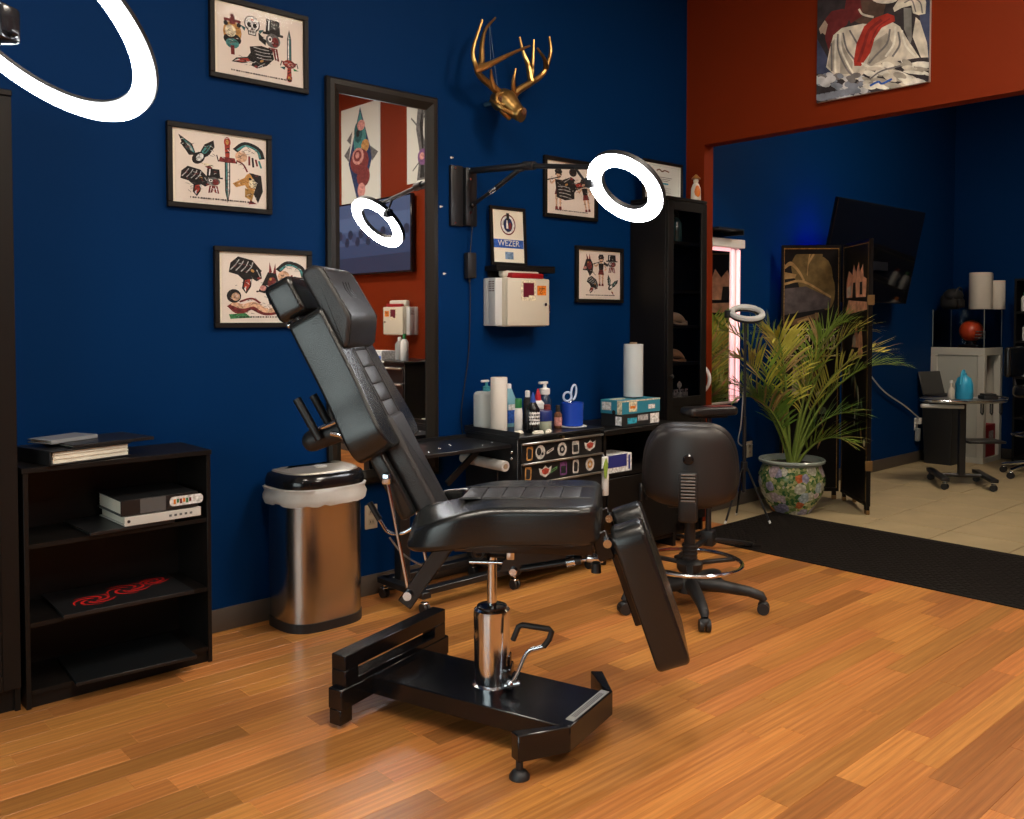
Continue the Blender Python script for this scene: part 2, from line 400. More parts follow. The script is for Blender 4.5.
# ---------------------------------------------------------------- tattoo chair
ch = thing('tattoo_chair', 'black leather hydraulic tattoo chair with raised back and chrome column', 'tattoo chair', (1.95, 2.24, 0), -49.3)
RB = Matrix.Rotation(R(-24.2), 4, 'Z')          # the base is swivelled against the seat
CB = mat('chair_base_black', (0.006, 0.006, 0.007), 0.2, spec=0.5)
base = MB()
base.prism([(-0.43, -0.148), (0.345, -0.148), (0.345, 0.148), (-0.43, 0.148)], 0.065, 0.128, RB, 0.004, 1)
base.build('base_plate', CB, ch)
def wing(s):
    b = MB(); b.prism([(0.345, s * 0.148), (0.372, s * 0.15), (0.272, s * 0.285), (0.235, s * 0.265)], 0.055, 0.135, RB, 0.003, 1)
    o = b.build('base_wing', CB, ch)
    f = MB(); p = RB @ Vector((0.262, s * 0.262, 0)); f.cyl((p.x, p.y, 0.02), (p.x, p.y, 0.06), 0.011); f.lathe([(0.031, 0), (0.031, 0.008), (0.022, 0.02), (0.011, 0.026)], 18, (p.x, p.y, 0))
    f.build('levelling_foot', BLACKP, o)
wing(-1); wing(1)
b = MB(); b.prism([(0.345, -0.148), (0.372, -0.15), (0.372, 0.15), (0.345, 0.148)], 0.055, 0.135, RB, 0.003, 1); b.build('base_nose', CB, ch)
b = MB(); b.prism([(0.338, -0.115), (0.366, -0.115), (0.366, 0.135), (0.338, 0.135)], 0.135, 0.1372, RB); sp = b.build('rating_plate', mat('silver_label', (0.55, 0.54, 0.52), 0.45, 0.5), ch, smooth=False)
b = MB(); [b.prism([(0.344 + 0.006 * k, -0.09), (0.347 + 0.006 * k, -0.09), (0.347 + 0.006 * k, 0.11), (0.344 + 0.006 * k, 0.11)], 0.1372, 0.1376, RB) for k in range(3)]; b.build('plate_print', ink('grey', (0.12, 0.12, 0.12)), sp, smooth=False)
b = MB()
b.prism([(-0.45, -0.305), (-0.39, -0.305), (-0.39, 0.305), (-0.45, 0.305)], 0.062, 0.132, RB, 0.004, 1); b.build('rear_beam', CB, ch)
for s in (-1, 1):
    b = MB(); b.prism([(-0.445, s * 0.305), (-0.395, s * 0.305), (-0.395, s * 0.245), (-0.445, s * 0.245)], 0.012, 0.064, RB, 0.003, 1); o = b.build('rear_foot', CB, ch)
    b = MB(); p = RB @ Vector((-0.42, s * 0.28, 0)); b.cyl((p.x, p.y, 0), (p.x, p.y, 0.016), 0.012); b.build('foot_bolt', CHROME, o)
b = MB()
for y0, y1, z0, z1 in ((-0.285, 0.285, 0.188, 0.24), (-0.285, -0.215, 0.13, 0.19), (0.215, 0.285, 0.13, 0.19), (-0.22, 0.22, 0.13, 0.152)):
    b.prism([(-0.452, y0), (-0.392, y0), (-0.392, y1), (-0.452, y1)], z0, z1, RB, 0.003, 1)
b.build('rear_frame', CB, ch)
# hydraulic column
part(ch, 'hydraulic_cylinder', CHROME, lambda b: b.lathe([(0.066, 0.128), (0.066, 0.136), (0.056, 0.14), (0.0585, 0.16), (0.0615, 0.37), (0.060, 0.385), (0.052, 0.392), (0.02, 0.392)], 36))
part(ch, 'piston', CHROME, lambda b: b.cyl((0, 0, 0.38), (0, 0, 0.63), 0.0165, n=20))
part(ch, 'cylinder_cap', BLACKG, lambda b: b.lathe([(0.05, 0.392), (0.05, 0.398), (0.03, 0.402)], 24))
part(ch, 'cylinder_shoe', BLACKG, lambda b: (b.bb(0.038, 0.07, -0.045, 0.045, 0.128, 0.2, 0.008), b.bb(0.036, 0.064, -0.02, 0.03, 0.2, 0.235, 0.006)))
pd_ = part(ch, 'pump_pedal', CHROME, lambda b: b.tube(spl([(0.06, -0.05, 0.155), (0.085, -0.06, 0.18), (0.123, -0.06, 0.265), (0.16, -0.06, 0.283), (0.182, -0.06, 0.29)], 4), 0.0065, 10))
part(pd_, 'pedal_grip', BLACKP, lambda b: b.tube([(0.178, -0.06, 0.288), (0.196, -0.06, 0.312), (0.204, -0.06, 0.338), (0.196, -0.06, 0.346), (0.108, -0.06, 0.356), (0.096, -0.06, 0.35), (0.078, -0.06, 0.305)], 0.0095, 10))
part(pd_, 'pedal_joint', CHROME, lambda b: (b.ball((0.068, -0.055, 0.158), 0.014), b.cyl((0.05, -0.055, 0.15), (0.1, -0.055, 0.162), 0.008)))
# under-seat mechanism
part(ch, 'top_plate', CB, lambda b: (b.bb(-0.1, 0.34, -0.16, 0.16, 0.615, 0.65, 0.004), b.bb(-0.06, 0.2, -0.07, 0.07, 0.575, 0.62, 0.004), b.bb(0.2, 0.34, -0.03, 0.03, 0.575, 0.62, 0.004)))
part(ch, 'swivel_lock_bar', CHROME, lambda b: (b.cyl((-0.058, -0.1, 0.568), (0.048, -0.1, 0.569), 0.0065), b.cyl((0, -0.1, 0.569), (0, -0.06, 0.59), 0.006)))
st = part(ch, 'leg_strut', BLACKM, lambda b: (b.cyl((0.11, -0.11, 0.552), (0.27, -0.11, 0.582), 0.0085), b.cyl((0.27, -0.11, 0.582), (0.30, -0.11, 0.5875), 0.013)))
part(st, 'strut_collar', CHROME, lambda b: (b.cyl((0.255, -0.11, 0.579), (0.282, -0.11, 0.584), 0.0155), b.box((0.345, -0.11, 0.595), (0.06, 0.03, 0.026), 0.01, 3), b.cyl((0.3, -0.11, 0.588), (0.35, -0.11, 0.597), 0.0055)))
part(ch, 'lock_knob', BLACKP, lambda b: (b.cyl((0.349, -0.12, 0.583), (0.349, -0.12, 0.553), 0.014, 0.016), ))
part(ch, 'mount_arm', CB, lambda b: (b.prism([(0.04, 0.535), (0.3, 0.59), (0.34, 0.62), (0.1, 0.62), (0.05, 0.575)], -0.10, -0.085, Matrix.Rotation(R(90), 4, 'X') @ Matrix.Scale(-1, 4, (0, 0, 1)), 0.002, 1),
                              b.prism([(0.04, 0.535), (0.3, 0.59), (0.34, 0.62), (0.1, 0.62), (0.05, 0.575)], 0.085, 0.10, Matrix.Rotation(R(90), 4, 'X') @ Matrix.Scale(-1, 4, (0, 0, 1)), 0.002, 1)))
part(ch, 'pivot_bolt', CHROME, lambda b: b.cyl((0.084, -0.115, 0.542), (0.084, -0.098, 0.542), 0.012))
part(ch, 'clevis', CHROME, lambda b: (b.box((0.075, -0.09, 0.6), (0.028, 0.03, 0.045), 0.006), b.cyl((0.085, -0.09, 0.612), (0.13, -0.09, 0.617), 0.007)))
part(ch, 'cable_loop', BLACKP, lambda b: b.torus((-0.03, -0.11, 0.6), (0.3, 1, 0), 0.02, 0.004, 18, 6))
for s in (-0.15, 0.13):
    part(ch, 'back_link', CB, lambda b: b.box(((-0.19), s, 0.54), (0.05, 0.016, 0.25), 0.003, 1, Matrix.Rotation(R(34.5), 3, 'Y')))
    o = part(ch, 'back_rod', CHROME, lambda b: b.cyl((-0.317, s, 0.842), (-0.246, s, 0.474), 0.0068, n=10))
    part(o, 'rod_bolt', CHROME, lambda b: b.cyl((-0.247, s - 0.022, 0.47), (-0.247, s + 0.012, 0.47), 0.014)); part(o, 'rod_clamp', CHROME, lambda b: b.box((-0.317, s, 0.84), (0.03, 0.02, 0.036), 0.006))
part(ch, 'release_lever', CHROME, lambda b: b.tube(spl([(-0.44, 0.1, 0.70), (-0.40, 0.1, 0.635), (-0.375, 0.1, 0.606), (-0.33, 0.1, 0.605), (-0.285, 0.1, 0.63)], 4), 0.006, 8))
part(ch, 'lever_grip', BLACKP, lambda b: b.cyl((-0.446, 0.1, 0.71), (-0.41, 0.1, 0.65), 0.011, n=10))
part(ch, 'brake_cable', mat('steel_cable', (0.5, 0.5, 0.5), 0.3, 0.9), lambda b: b.tube(spl([(-0.375, 0.1, 0.59), (-0.33, 0.09, 0.54), (-0.27, 0.06, 0.515), (-0.2, 0.04, 0.5)], 4), 0.0035, 6))
# seat
TS2 = Matrix.Translation((0, 0, 0.716)) @ Matrix.Rotation(R(-1.6), 4, 'Y')
seat_out = [(0.362, -0.245), (0.20, -0.252), (0.045, -0.254), (0.0, -0.262), (-0.08, -0.285), (-0.16, -0.28), (-0.215, -0.24), (-0.235, -0.18), (-0.225, -0.13), (-0.19, -0.1), (-0.13, -0.09), (-0.1, -0.07)]
seat_out = round_poly(seat_out + [(x, -y) for x, y in reversed(seat_out)], [0.085] + [0.04] * 22 + [0.085], 6)
b = MB(); pad(b, seat_out, -0.062, 0.058, 0.024, None, 6, 0.022)
for i_, (x, y, z) in enumerate(b.v):           # the rear wings droop
    t_ = min(1, max(0, (0.06 - x) / 0.29)); k_ = min(1, max(0, (abs(y) - 0.09) / 0.12)); s_ = 1 if z > 0 else 0.25
    b.v[i_] = tuple(TS2 @ Vector((x - 0.012 * t_ * k_ * (z < 0), y * (1 + 0.05 * t_ * (z < 0.03)), z - 0.076 * s_ * t_ * t_ * k_)))
seat = b.build('seat', LEATHER, ch, ang=60)
part(seat, 'seat_board', CB, lambda b: b.bb(-0.15, 0.34, -0.2, 0.2, 0.645, 0.662))
def quilt(parent, M, rows, y0, y1, top, m=LEATHER2):
    for x0, x1 in rows:
        b = MB(); pad(b, round_poly([(x0 + 0.002, y0), (x1 - 0.002, y0), (x1 - 0.002, y1), (x0 + 0.002, y1)], 0.006, 2), top - 0.006, top + 0.0022, 0.002, M, 2)
        b.build('quilted_panel', m, parent, ang=50)
quilt(seat, TS2, [(-0.085 + 0.064 * k, -0.085 + 0.064 * (k + 1)) for k in range(6)], -0.085, 0.085, 0.058)
part(seat, 'seam', LEATHER2, lambda b: [b.tube([TS2 @ Vector(p) for p in spl([(-0.09, s * 0.1, 0.0585), (0.1, s * 0.102, 0.0585), (0.335, s * 0.1, 0.0585)], 4)], 0.0022, 6) for s in (-1, 1)] +
     [b.tube([TS2 @ Vector((0.042, s * 0.243, z)) for z in (-0.045, 0, 0.03)], 0.0022, 6) for s in (-1, 1)])
# leg rest
d = Vector((0.328, 0, -0.945)); nn = Vector((0.945, 0, 0.328)); LM = frame3((0.394, 0, 0.668), d, (0, 1, 0), nn)
leg_out = round_poly([(0.43, -0.2), (0.43, 0.2), (0.0, 0.2), (-0.03, 0.17), (-0.03, 0.085), (0.075, 0.05), (0.075, -0.05), (-0.03, -0.085), (-0.03, -0.17), (0.0, -0.2)], 0.035, 4)
b = MB(); pad(b, leg_out, 0.006, 0.112, 0.016, LM, 6, 0.014); lr = b.build('leg_rest', LEATHER, ch, ang=60)
b = MB(); b.prism([(0.05, -0.13), (0.29, -0.13), (0.29, 0.13), (0.05, 0.13)], -0.018, 0.012, LM, 0.004, 1); b.build('leg_board', CB, lr)
b = MB(); b.prism([(0.29, -0.05), (0.355, -0.05), (0.355, 0.05), (0.29, 0.05)], -0.006, 0.01, LM, 0.008, 2); b.build('leg_handle', BLACKP, lr)
for s in (-0.185, 0.165):
    part(lr, 'hinge_bolt', CHROME, lambda b: b.cyl((0.385, s - 0.02, 0.665), (0.385, s + 0.02, 0.665), 0.013))
for s in (-0.17, 0.17): part(ch, 'leg_bracket', CB, lambda b: b.box((0.37, s, 0.65), (0.05, 0.012, 0.09), 0.004, 1, Matrix.Rotation(R(-19), 3, 'Y')))
# backrest
d = Vector((0.472, 0, -0.8816)); nn = Vector((0.8816, 0, 0.472)); BMx = frame3((-0.635, 0, 1.331), d, (0, 1, 0), nn)
half = [(0.0, -0.182), (0.16, -0.186), (0.28, -0.192), (0.36, -0.212), (0.43, -0.224), (0.48, -0.212), (0.505, -0.182), (0.505, -0.11)]
bo = round_poly(half + [(x, -y) for x, y in reversed(half)], [0.025] + [0.05] * 6 + [0.03] + [0.03] + [0.05] * 6 + [0.025], 4)
b = MB(); pad(b, bo, 0.0, 0.126, 0.013, BMx, 5, 0.012); back = b.build('backrest', LEATHER, ch, ang=60)
quilt(back, BMx, [(0.10 + 0.063 * k, 0.10 + 0.063 * (k + 1)) for k in range(6)], -0.062, 0.062, 0.126)
part(back, 'seam', LEATHER2, lambda b: [b.tube([BMx @ Vector(p) for p in ((0.02, s * 0.078, 0.1265), (0.25, s * 0.08, 0.1265), (0.48, s * 0.08, 0.1265))], 0.0022, 6) for s in (-1, 1)])
b = MB(); pad(b, round_poly([(0.40, -0.088), (0.785, -0.082), (0.785, 0.082), (0.40, 0.088)], 0.02, 4), 0.062, 0.136, 0.022, BMx, 5); o = b.build('lumbar_strip', LEATHER2, ch, ang=60)
b = MB(); b.prism([(0.45, -0.125), (0.73, -0.11), (0.73, 0.11), (0.45, 0.125)], 0.012, 0.066, BMx, 0.012, 3); b.build('back_board', LEATHER, ch)
b = MB(); pad(b, round_poly([(-0.145, -0.165), (-0.145, 0.165), (-0.012, 0.165), (-0.012, -0.165)], 0.03, 4), -0.024, 0.076, 0.018, BMx, 5); hb = b.build('head_block', LEATHER, ch, ang=60)
b = MB(); [b.cyl(BMx @ Vector((-0.02, s, 0.02)), BMx @ Vector((0.03, s, 0.02)), 0.011) for s in (-0.1, 0.1)]; b.build('head_post', CHROME, hb)
b = MB(); [b.ball(BMx @ Vector((-0.004, s, -0.012)), 0.011) for s in (-0.12, 0.12)]; b.build('head_bolt', CHROME, hb)
hp = [(-0.125, 0.108), (0.15, 0.116), (0.155, 0.14), (0.075, 0.195), (-0.115, 0.185), (-0.138, 0.15)]
b = MB(); MH = BMx @ Matrix(((1, 0, 0, 0), (0, 0, -1, 0), (0, 1, 0, 0), (0, 0, 0, 1)))
pad(b, round_poly(hp, 0.02, 3), -0.16, 0.16, 0.016, MH, 5); hc = b.build('head_cushion', LEATHER2, ch, ang=50)
b = MB(); [b.tube([BMx @ Vector(p) for p in ((-0.105, s * 0.15, 0.184), (0.07, s * 0.15, 0.193), (0.148, s * 0.15, 0.142))], 0.003, 6) for s in (-1, 1)]
[b.tube([BMx @ Vector(p) for p in spl([(-0.06, -0.03 + 0.03 * k, 0.189), (-0.03, -0.045 + 0.03 * k, 0.1905), (0.0, -0.02 + 0.03 * k, 0.1915)], 4)], 0.0016, 5) for k in range(3)]
b.build('cushion_stitching', LEATHER, hc)
# armrest socket and rods behind the back
part(ch, 'arm_socket', BLACKP, lambda b: (b.cyl((-0.596, -0.05, 0.944), (-0.45, -0.05, 1.0), 0.036, n=20), b.ball((-0.596, -0.05, 0.944), 0.036)))
part(ch, 'arm_rod', BLACKM, lambda b: (b.cyl((-0.632, -0.1, 1.088), (-0.555, -0.1, 0.955), 0.014), ))
part(ch, 'arm_rod', BLACKM, lambda b: (b.cyl((-0.612, 0.0, 1.092), (-0.54, 0.0, 0.965), 0.014), ))
part(ch, 'arm_clamp', CHROME, lambda b: (b.tube(spl([(-0.56, -0.09, 0.99), (-0.51, -0.09, 1.01), (-0.47, -0.08, 1.03)], 4), 0.007, 8), b.tube(spl([(-0.52, -0.09, 0.975), (-0.48, -0.09, 0.965), (-0.455, -0.08, 0.93)], 4), 0.009, 8), b.box((-0.475, -0.08, 1.03), (0.03, 0.03, 0.022), 0.006)))

# ---------------------------------------------------------------- rolling stool
fa = 47.67 - 90
st = thing('drafting_stool', 'black vinyl rolling stool with chrome foot ring beside the tattoo chair', 'stool', (3.432, 2.532, 0), fa - 11)
part(st, 'hub', BLACKP, lambda b: b.lathe([(0.06, 0.075), (0.062, 0.12), (0.04, 0.15), (0.03, 0.155)], 24))
for k in range(5):
    a = R(-90 + 72 * k + 11); c, s = math.cos(a), math.sin(a)
    o = part(st, 'base_leg', BLACKP, lambda b: b.tube([(c * r, s * r, z) for r, z in ((0.03, 0.115), (0.14, 0.112), (0.27, 0.098), (0.325, 0.082), (0.338, 0.062))], [0.034, 0.03, 0.024, 0.022, 0.016], 10))
    ca = part(st, 'caster', BLACKP, lambda b: [b.cyl((c * 0.335 - s * e, s * 0.335 + c * e, 0.027), (c * 0.335 - s * (e + 0.018), s * 0.335 + c * (e + 0.018), 0.027), 0.027, n=16) for e in (-0.024, 0.006)] + [b.ball((c * 0.335, s * 0.335, 0.042), (0.026, 0.026, 0.02))])
part(st, 'column', BLACKP, lambda b: (b.cyl((0, 0, 0.15), (0, 0, 0.3), 0.034, n=20), b.cyl((0, 0, 0.3), (0, 0, 0.5), 0.026, n=20), [b.torus((0, 0, 0.165 + 0.018 * k), (0, 0, 1), 0.033, 0.005, 20, 6) for k in range(8)]))
fr = part(st, 'foot_ring', CHROME, lambda b: b.torus((0, 0, 0.212), (0, 0, 1), 0.24, 0.0095, 48, 8))
part(fr, 'ring_bracket', BLACKP, lambda b: (b.lathe([(0.05, 0.17), (0.06, 0.185), (0.06, 0.21), (0.04, 0.225)], 20), [b.box((0.14 * math.cos(R(a)), 0.14 * math.sin(R(a)), 0.205), (0.2, 0.03, 0.016), 0.004, 1, Matrix.Rotation(R(a), 3, 'Z')) for a in (30, 150, 270)]))
b = MB(); pad(b, [(0.215 * math.cos(2 * math.pi * i / 40), 0.02 + 0.205 * math.sin(2 * math.pi * i / 40)) for i in range(40)], 0.515, 0.59, 0.03, None, 5); b.build('seat', mat('stool_vinyl', (0.016, 0.0135, 0.013), 0.42, bump=0.1, bscale=240, kind='vor'), st, ang=60)
part(st, 'seat_plate', BLACKM, lambda b: b.bb(-0.1, 0.1, -0.12, 0.1, 0.49, 0.517, 0.004))
# curved backrest (convex shell towards the sitter), seen from behind
VIN = MATS['stool_vinyl']
def backshell(b, off, grow, zo):
    nx, nz = 20, 14; vs = []
    for side in (0, 1):
        for j in range(nz + 1):
            v = -1 + 2 * j / nz
            for i in range(nx + 1):
                u = -1 + 2 * i / nx
                # map the square to a rounded outline, wider at the bottom
                m = max(abs(u), abs(v)) or 1; l = (abs(u) ** 3.8 + abs(v) ** 3.8) ** (1 / 3.8) or 1
                uu, vv = u * m / l, v * m / l
                wdt = 0.216 + grow - 0.045 * max(0, vv) ** 1.5 + 0.012 * max(0, -vv)
                x = uu * wdt; z = 0.70 + zo + vv * (0.188 + grow)
                y = -0.215 + off + 0.085 * (x / 0.21) ** 2 + 0.02 * vv
                e = max(abs(u), abs(v)); y += (0.028 * math.sqrt(max(0, 1 - e ** 6)) + 0.004) * (1 if side else -1)
                vs.append((x, y, z))
    fs = []; N = (nx + 1) * (nz + 1)
    for j in range(nz):
        for i in range(nx):
            q = (j * (nx + 1) + i, j * (nx + 1) + i + 1, (j + 1) * (nx + 1) + i + 1, (j + 1) * (nx + 1) + i)
            fs.append(q); fs.append(tuple(N + k for k in reversed(q)))
    for i in range(nx):
        for j in (0, nz):
            a = j * (nx + 1) + i; q = (a, a + 1, N + a + 1, N + a); fs.append(q if j else q[::-1])
    for j in range(nz):
        for i in (0, nx):
            a = j * (nx + 1) + i; c = a + nx + 1; q = (a, c, N + c, N + a); fs.append(q if not i else q[::-1])
    b.add(vs, fs)
bk = part(st, 'backrest', VIN, lambda b: backshell(b, 0.035, 0.0, 0.0), ang=70)
part(bk, 'back_cover', mat('stool_shell', (0.017, 0.0135, 0.0125), 0.45, bump=0.06, bscale=300), lambda b: backshell(b, 0.0, -0.012, -0.004), ang=70)
bs = part(st, 'back_support', BLACKP, lambda b: (b.box((-0.01, -0.262, 0.6), (0.084, 0.024, 0.15), 0.006), b.box((-0.01, -0.255, 0.505), (0.084, 0.045, 0.1), 0.014, 3), b.tube(spl([(-0.01, -0.25, 0.48), (0.0, -0.16, 0.475), (0, -0.06, 0.495)], 4), 0.022, 8)))
for k in range(9): part(bs, 'bellows_rib', mat('grey_plastic', (0.16, 0.15, 0.14), 0.45), lambda b: b.box((-0.01, -0.276, 0.553 + 0.0145 * k), (0.062, 0.012, 0.0075), 0.002, 1))
part(bs, 'adjust_knob', BLACKG, lambda b: b.lathe([(0.012, 0), (0.022, 0.012), (0.024, 0.03), (0.016, 0.038)], 14, (-0.01, -0.245, 0.735), rot_to((0, -1, 0))))
# ---------------------------------------------------------------- flat prints made of inked shapes
INK = {k: ink(k, c) for k, c in dict(black=(0.02, 0.018, 0.018), grey=(0.16, 0.15, 0.15), red=(0.33, 0.045, 0.03), dred=(0.17, 0.03, 0.03), teal=(0.06, 0.22, 0.22), dteal=(0.02, 0.09, 0.10),
    ochre=(0.48, 0.25, 0.08), pink=(0.55, 0.25, 0.22), green=(0.05, 0.2, 0.08), white=(0.75, 0.73, 0.68), blue=(0.03, 0.1, 0.4), cream=(0.72, 0.62, 0.44), skin=(0.6, 0.38, 0.25), navy=(0.015, 0.03, 0.1),
    orange=(0.75, 0.2, 0.02), purple=(0.18, 0.08, 0.2), lgrey=(0.4, 0.4, 0.4), brown=(0.14, 0.06, 0.03), gold=(0.35, 0.2, 0.06), cyan=(0.04, 0.36, 0.5), sky=(0.18, 0.28, 0.42)).items()}
def E(c, x, y, rx, ry=None, rot=0, n=14):
    ry = rx if ry is None else ry; a0 = R(rot); ca, sa = math.cos(a0), math.sin(a0); o = []
    for i in range(n):
        t = 2 * math.pi * i / n; u, v = rx * math.cos(t), ry * math.sin(t); o.append((x + u * ca - v * sa, y + u * sa + v * ca))
    return (c, o)
def G(c, *p): return (c, list(p))
def S(c, w, *p):
    """a brush stroke as a closed ribbon polygon"""
    p = [Vector(q) for q in p]; l, r = [], []
    for i, q in enumerate(p):
        d = (p[min(i + 1, len(p) - 1)] - p[max(i - 1, 0)]).normalized(); t = Vector((-d.y, d.x)) * w / 2
        l.append(tuple(q + t)); r.append(tuple(q - t))
    return (c, l + r[::-1])
def TR(shapes, x, y, s, rot=0, sx=1):
    s *= 1.18
    ca, sa = math.cos(R(rot)), math.sin(R(rot)); out = []
    for c, P in shapes:
        out.append((c, [(x + s * (sx * u * ca - v * sa), y + s * (sx * u * sa + v * ca)) for u, v in P]))
    return out
def RB_(c, w, pts, k=5):
    return S(c, w, *[(q.x, q.y) for q in spl([(*p, 0) for p in pts], k)])
dagger = [G('black', (-.13, .28), (.13, .28), (.12, -.65), (0, -1.02), (-.12, -.65)), G('teal', (-.08, .25), (-.01, .25), (-.01, -.9), (-.07, -.6)), G('white', (.01, .25), (.08, .25), (.07, -.6), (.01, -.88)),
          G('dred', (-.42, .26), (.42, .26), (.34, .42), (-.34, .42)), S('black', .05, (-.42, .26), (-.5, .46)), S('black', .05, (.42, .26), (.5, .46)), G('red', (-.1, .42), (.1, .42), (.13, .8), (-.13, .8)), S('black', .03, (-.1, .55), (.1, .6)), S('black', .03, (-.1, .67), (.1, .72)), E('red', 0, .9, .16), E('ochre', 0, .9, .08)]
skull = [E('black', 0, .2, .62, .66), E('white', 0, .22, .54, .58), G('black', (-.36, -.2), (.36, -.2), (.3, -.72), (-.3, -.72)), G('white', (-.3, -.18), (.3, -.18), (.24, -.64), (-.24, -.64)), E('black', -.22, .1, .17, .2, 20), E('black', .22, .1, .17, .2, -20), G('black', (0, -.05), (.1, -.25), (-.1, -.25)), S('black', .05, (-.25, -.42), (.25, -.42))] + [S('black', .03, (x, -.3), (x, -.6)) for x in (-.14, 0, .14)] + [E('pink', 0, .55, .14, .1), G('dteal', (-.5, -.2), (-.95, -.05), (-.6, -.5)), G('dteal', (.5, -.2), (.95, -.05), (.6, -.5))]
rose = [E('dred', 0, 0, .62, .58), E('red', -.1, .1, .46, .42), E('pink', .12, -.05, .34, .3), E('red', .02, .05, .22), E('black', .02, .05, .08), G('green', (.4, -.4), (1, -.7), (.5, -.8)), G('dteal', (-.4, -.4), (-1, -.6), (-.5, -.85)), RB_('black', .05, [(-.4, .2), (-.1, .45), (.3, .3)]), RB_('black', .05, [(-.3, -.2), (0, -.35), (.4, -.1)])]
eagle = [G('black', (-.05, -.1), (-.25, .5), (-.9, .95), (-.75, .55), (-.8, .45), (-.55, .1), (-.4, -.15)), G('teal', (-.12, .0), (-.3, .45), (-.7, .75), (-.5, .2)), G('lgrey', (-.2, .1), (-.35, .4), (-.55, .55), (-.4, .15)),
         G('black', (.05, -.1), (.35, .55), (.8, .85), (.85, .45), (.75, .3), (.6, .0), (.35, -.2)), G('teal', (.15, .0), (.4, .45), (.7, .6), (.5, .05)), E('black', .05, -.25, .28, .38, -35), E('white', .12, -.2, .15, .24, -35), G('cream', (.15, -.5), (.55, -.75), (.8, -.62), (.5, -.5)), G('dred', (.35, -.7), (.9, -.95), (.6, -.6)), S('black', .06, (-.85, .9), (-.45, .3)), S('black', .06, (-.7, .6), (-.35, .15)), S('black', .05, (.75, .75), (.35, .1)), S('black', .05, (.8, .45), (.4, .0))]
panther = [G('black', (-.9, .5), (-.6, .9), (.2, .85), (.75, .45), (.95, .0), (.7, -.2), (.45, -.1), (.5, -.55), (.35, -.95), (.05, -.7), (.0, -.25), (-.35, -.05), (-.85, .0)), G('red', (.35, -.15), (.42, -.5), (.3, -.8), (.12, -.6), (.1, -.25)), G('white', (.4, -.12), (.48, -.35), (.36, -.2)), G('white', (.3, -.85), (.24, -.55), (.16, -.68)), E('ochre', .35, .3, .11, .07, -30)] + [RB_('lgrey', .06, [(-.8 + .28 * i, .15), (-.62 + .28 * i, .45), (-.5 + .25 * i, .75)]) for i in range(4)] + [S('lgrey', .05, (.55, .4), (.85, .05)), E('dred', .8, -.02, .1, .07)]
lady = [G('black', (-.2, .95), (.2, .95), (.26, .6), (-.26, .6)), E('skin', 0, .6, .16, .2), E('black', 0, .78, .3, .12), G('black', (-.28, .4), (.28, .4), (.18, -.1), (-.18, -.1)), G('dred', (-.2, .0), (.2, .0), (.3, -.3), (-.3, -.3)), G('skin', (-.26, -.3), (-.06, -.3), (-.1, -.9), (-.2, -.9)), G('skin', (.06, -.3), (.26, -.3), (.2, -.9), (.1, -.9)), G('dred', (-.24, -.85), (-.06, -.85), (-.02, -1), (-.26, -1)), G('dred', (.24, -.85), (.06, -.85), (.02, -1), (.26, -1)), RB_('skin', .1, [(-.26, .36), (-.55, .2), (-.7, .4)]), RB_('skin', .1, [(.26, .36), (.5, .1), (.35, -.05)]), S('black', .05, (-.95, .3), (.2, .55))]
hat = [G('black', (-.5, .3), (.5, .3), (.45, .95), (-.45, .95)), G('black', (-.7, .2), (.7, .2), (.7, .32), (-.7, .32)), S('white', .08, (-.3, .4), (-.25, .9)), E('grey', 0, -.05, .5, .34), E('dred', .15, -.1, .24), E('white', -.2, .0, .14), E('black', -.2, 0, .07), G('dred', (-.3, -.4), (.3, -.4), (.42, -1), (.12, -.95), (0, -.55), (-.1, -.95), (-.4, -1)), S('white', .06, (-.15, -.45), (-.25, -.95)), S('white', .06, (.15, -.45), (.27, -.95)), G('black', (-.45, -.1), (-1, .2), (-.95, -.15), (-.5, -.35))]
bird = [E('ochre', .2, .3, .45, .5), E('cream', .3, .2, .28), G('black', (.05, .8), (.75, .7), (.85, -.2), (.55, -.9), (.3, -.4), (.5, .2)), G('ochre', (-.1, .55), (-.9, .1), (-.7, -.1), (-.1, .1)), G('gold', (-.2, -.1), (.35, -.2), (.2, -.8), (-.2, -.6)), E('black', .1, .45, .08), G('dred', (.1, -.75), (.5, -.95), (.0, -1))]
chief = [RB_('black', .3, [(-.6, .35), (-.1, .85), (.55, .6), (.75, .0)]), RB_('teal', .12, [(-.5, .4), (-.05, .75), (.5, .5), (.65, .05)]), E('skin', -.3, .0, .3, .36)] + [S(c, .1, (.1 + .16 * i, .1 - .08 * i), (.1 + .2 * i, -.5 - .1 * (i % 2))) for i, c in enumerate(('dred', 'black', 'dred', 'teal'))] + [RB_('dred', .09, [(-.5, -.3), (-.2, -.5), (.0, -.95)]), S('black', .05, (-.45, .05), (-.3, .02))]
snake = [RB_('black', .34, [(-.7, .6), (-.2, .9), (.3, .6), (-.1, .2), (-.5, -.1), (.0, -.5), (.6, -.4)]), RB_('dred', .2, [(-.7, .6), (-.2, .9), (.3, .6), (-.1, .2), (-.5, -.1), (.0, -.5), (.6, -.4)])] + [S('black', .04, (-.6 + .25 * i, .95 - .3 * i), (-.45 + .25 * i, .6 - .3 * i)) for i in range(5)] + [E('black', .72, -.35, .2, .14), E('ochre', .75, -.3, .05), S('red', .04, (.85, -.4), (1, -.55))]
jug = [E('ochre', 0, .1, .5, .55), E('black', .0, -.25, .48, .3), E('teal', .0, -.45, .36, .25), S('dred', .2, (0, -.55), (.02, -1)), G('dred', (-.15, .5), (.15, .5), (.1, 1), (-.1, 1)), S('dred', .14, (-.45, .68), (.45, .68)), E('cream', -.1, .15, .3), E('black', -.35, .5, .12), E('black', .35, .5, .12)]
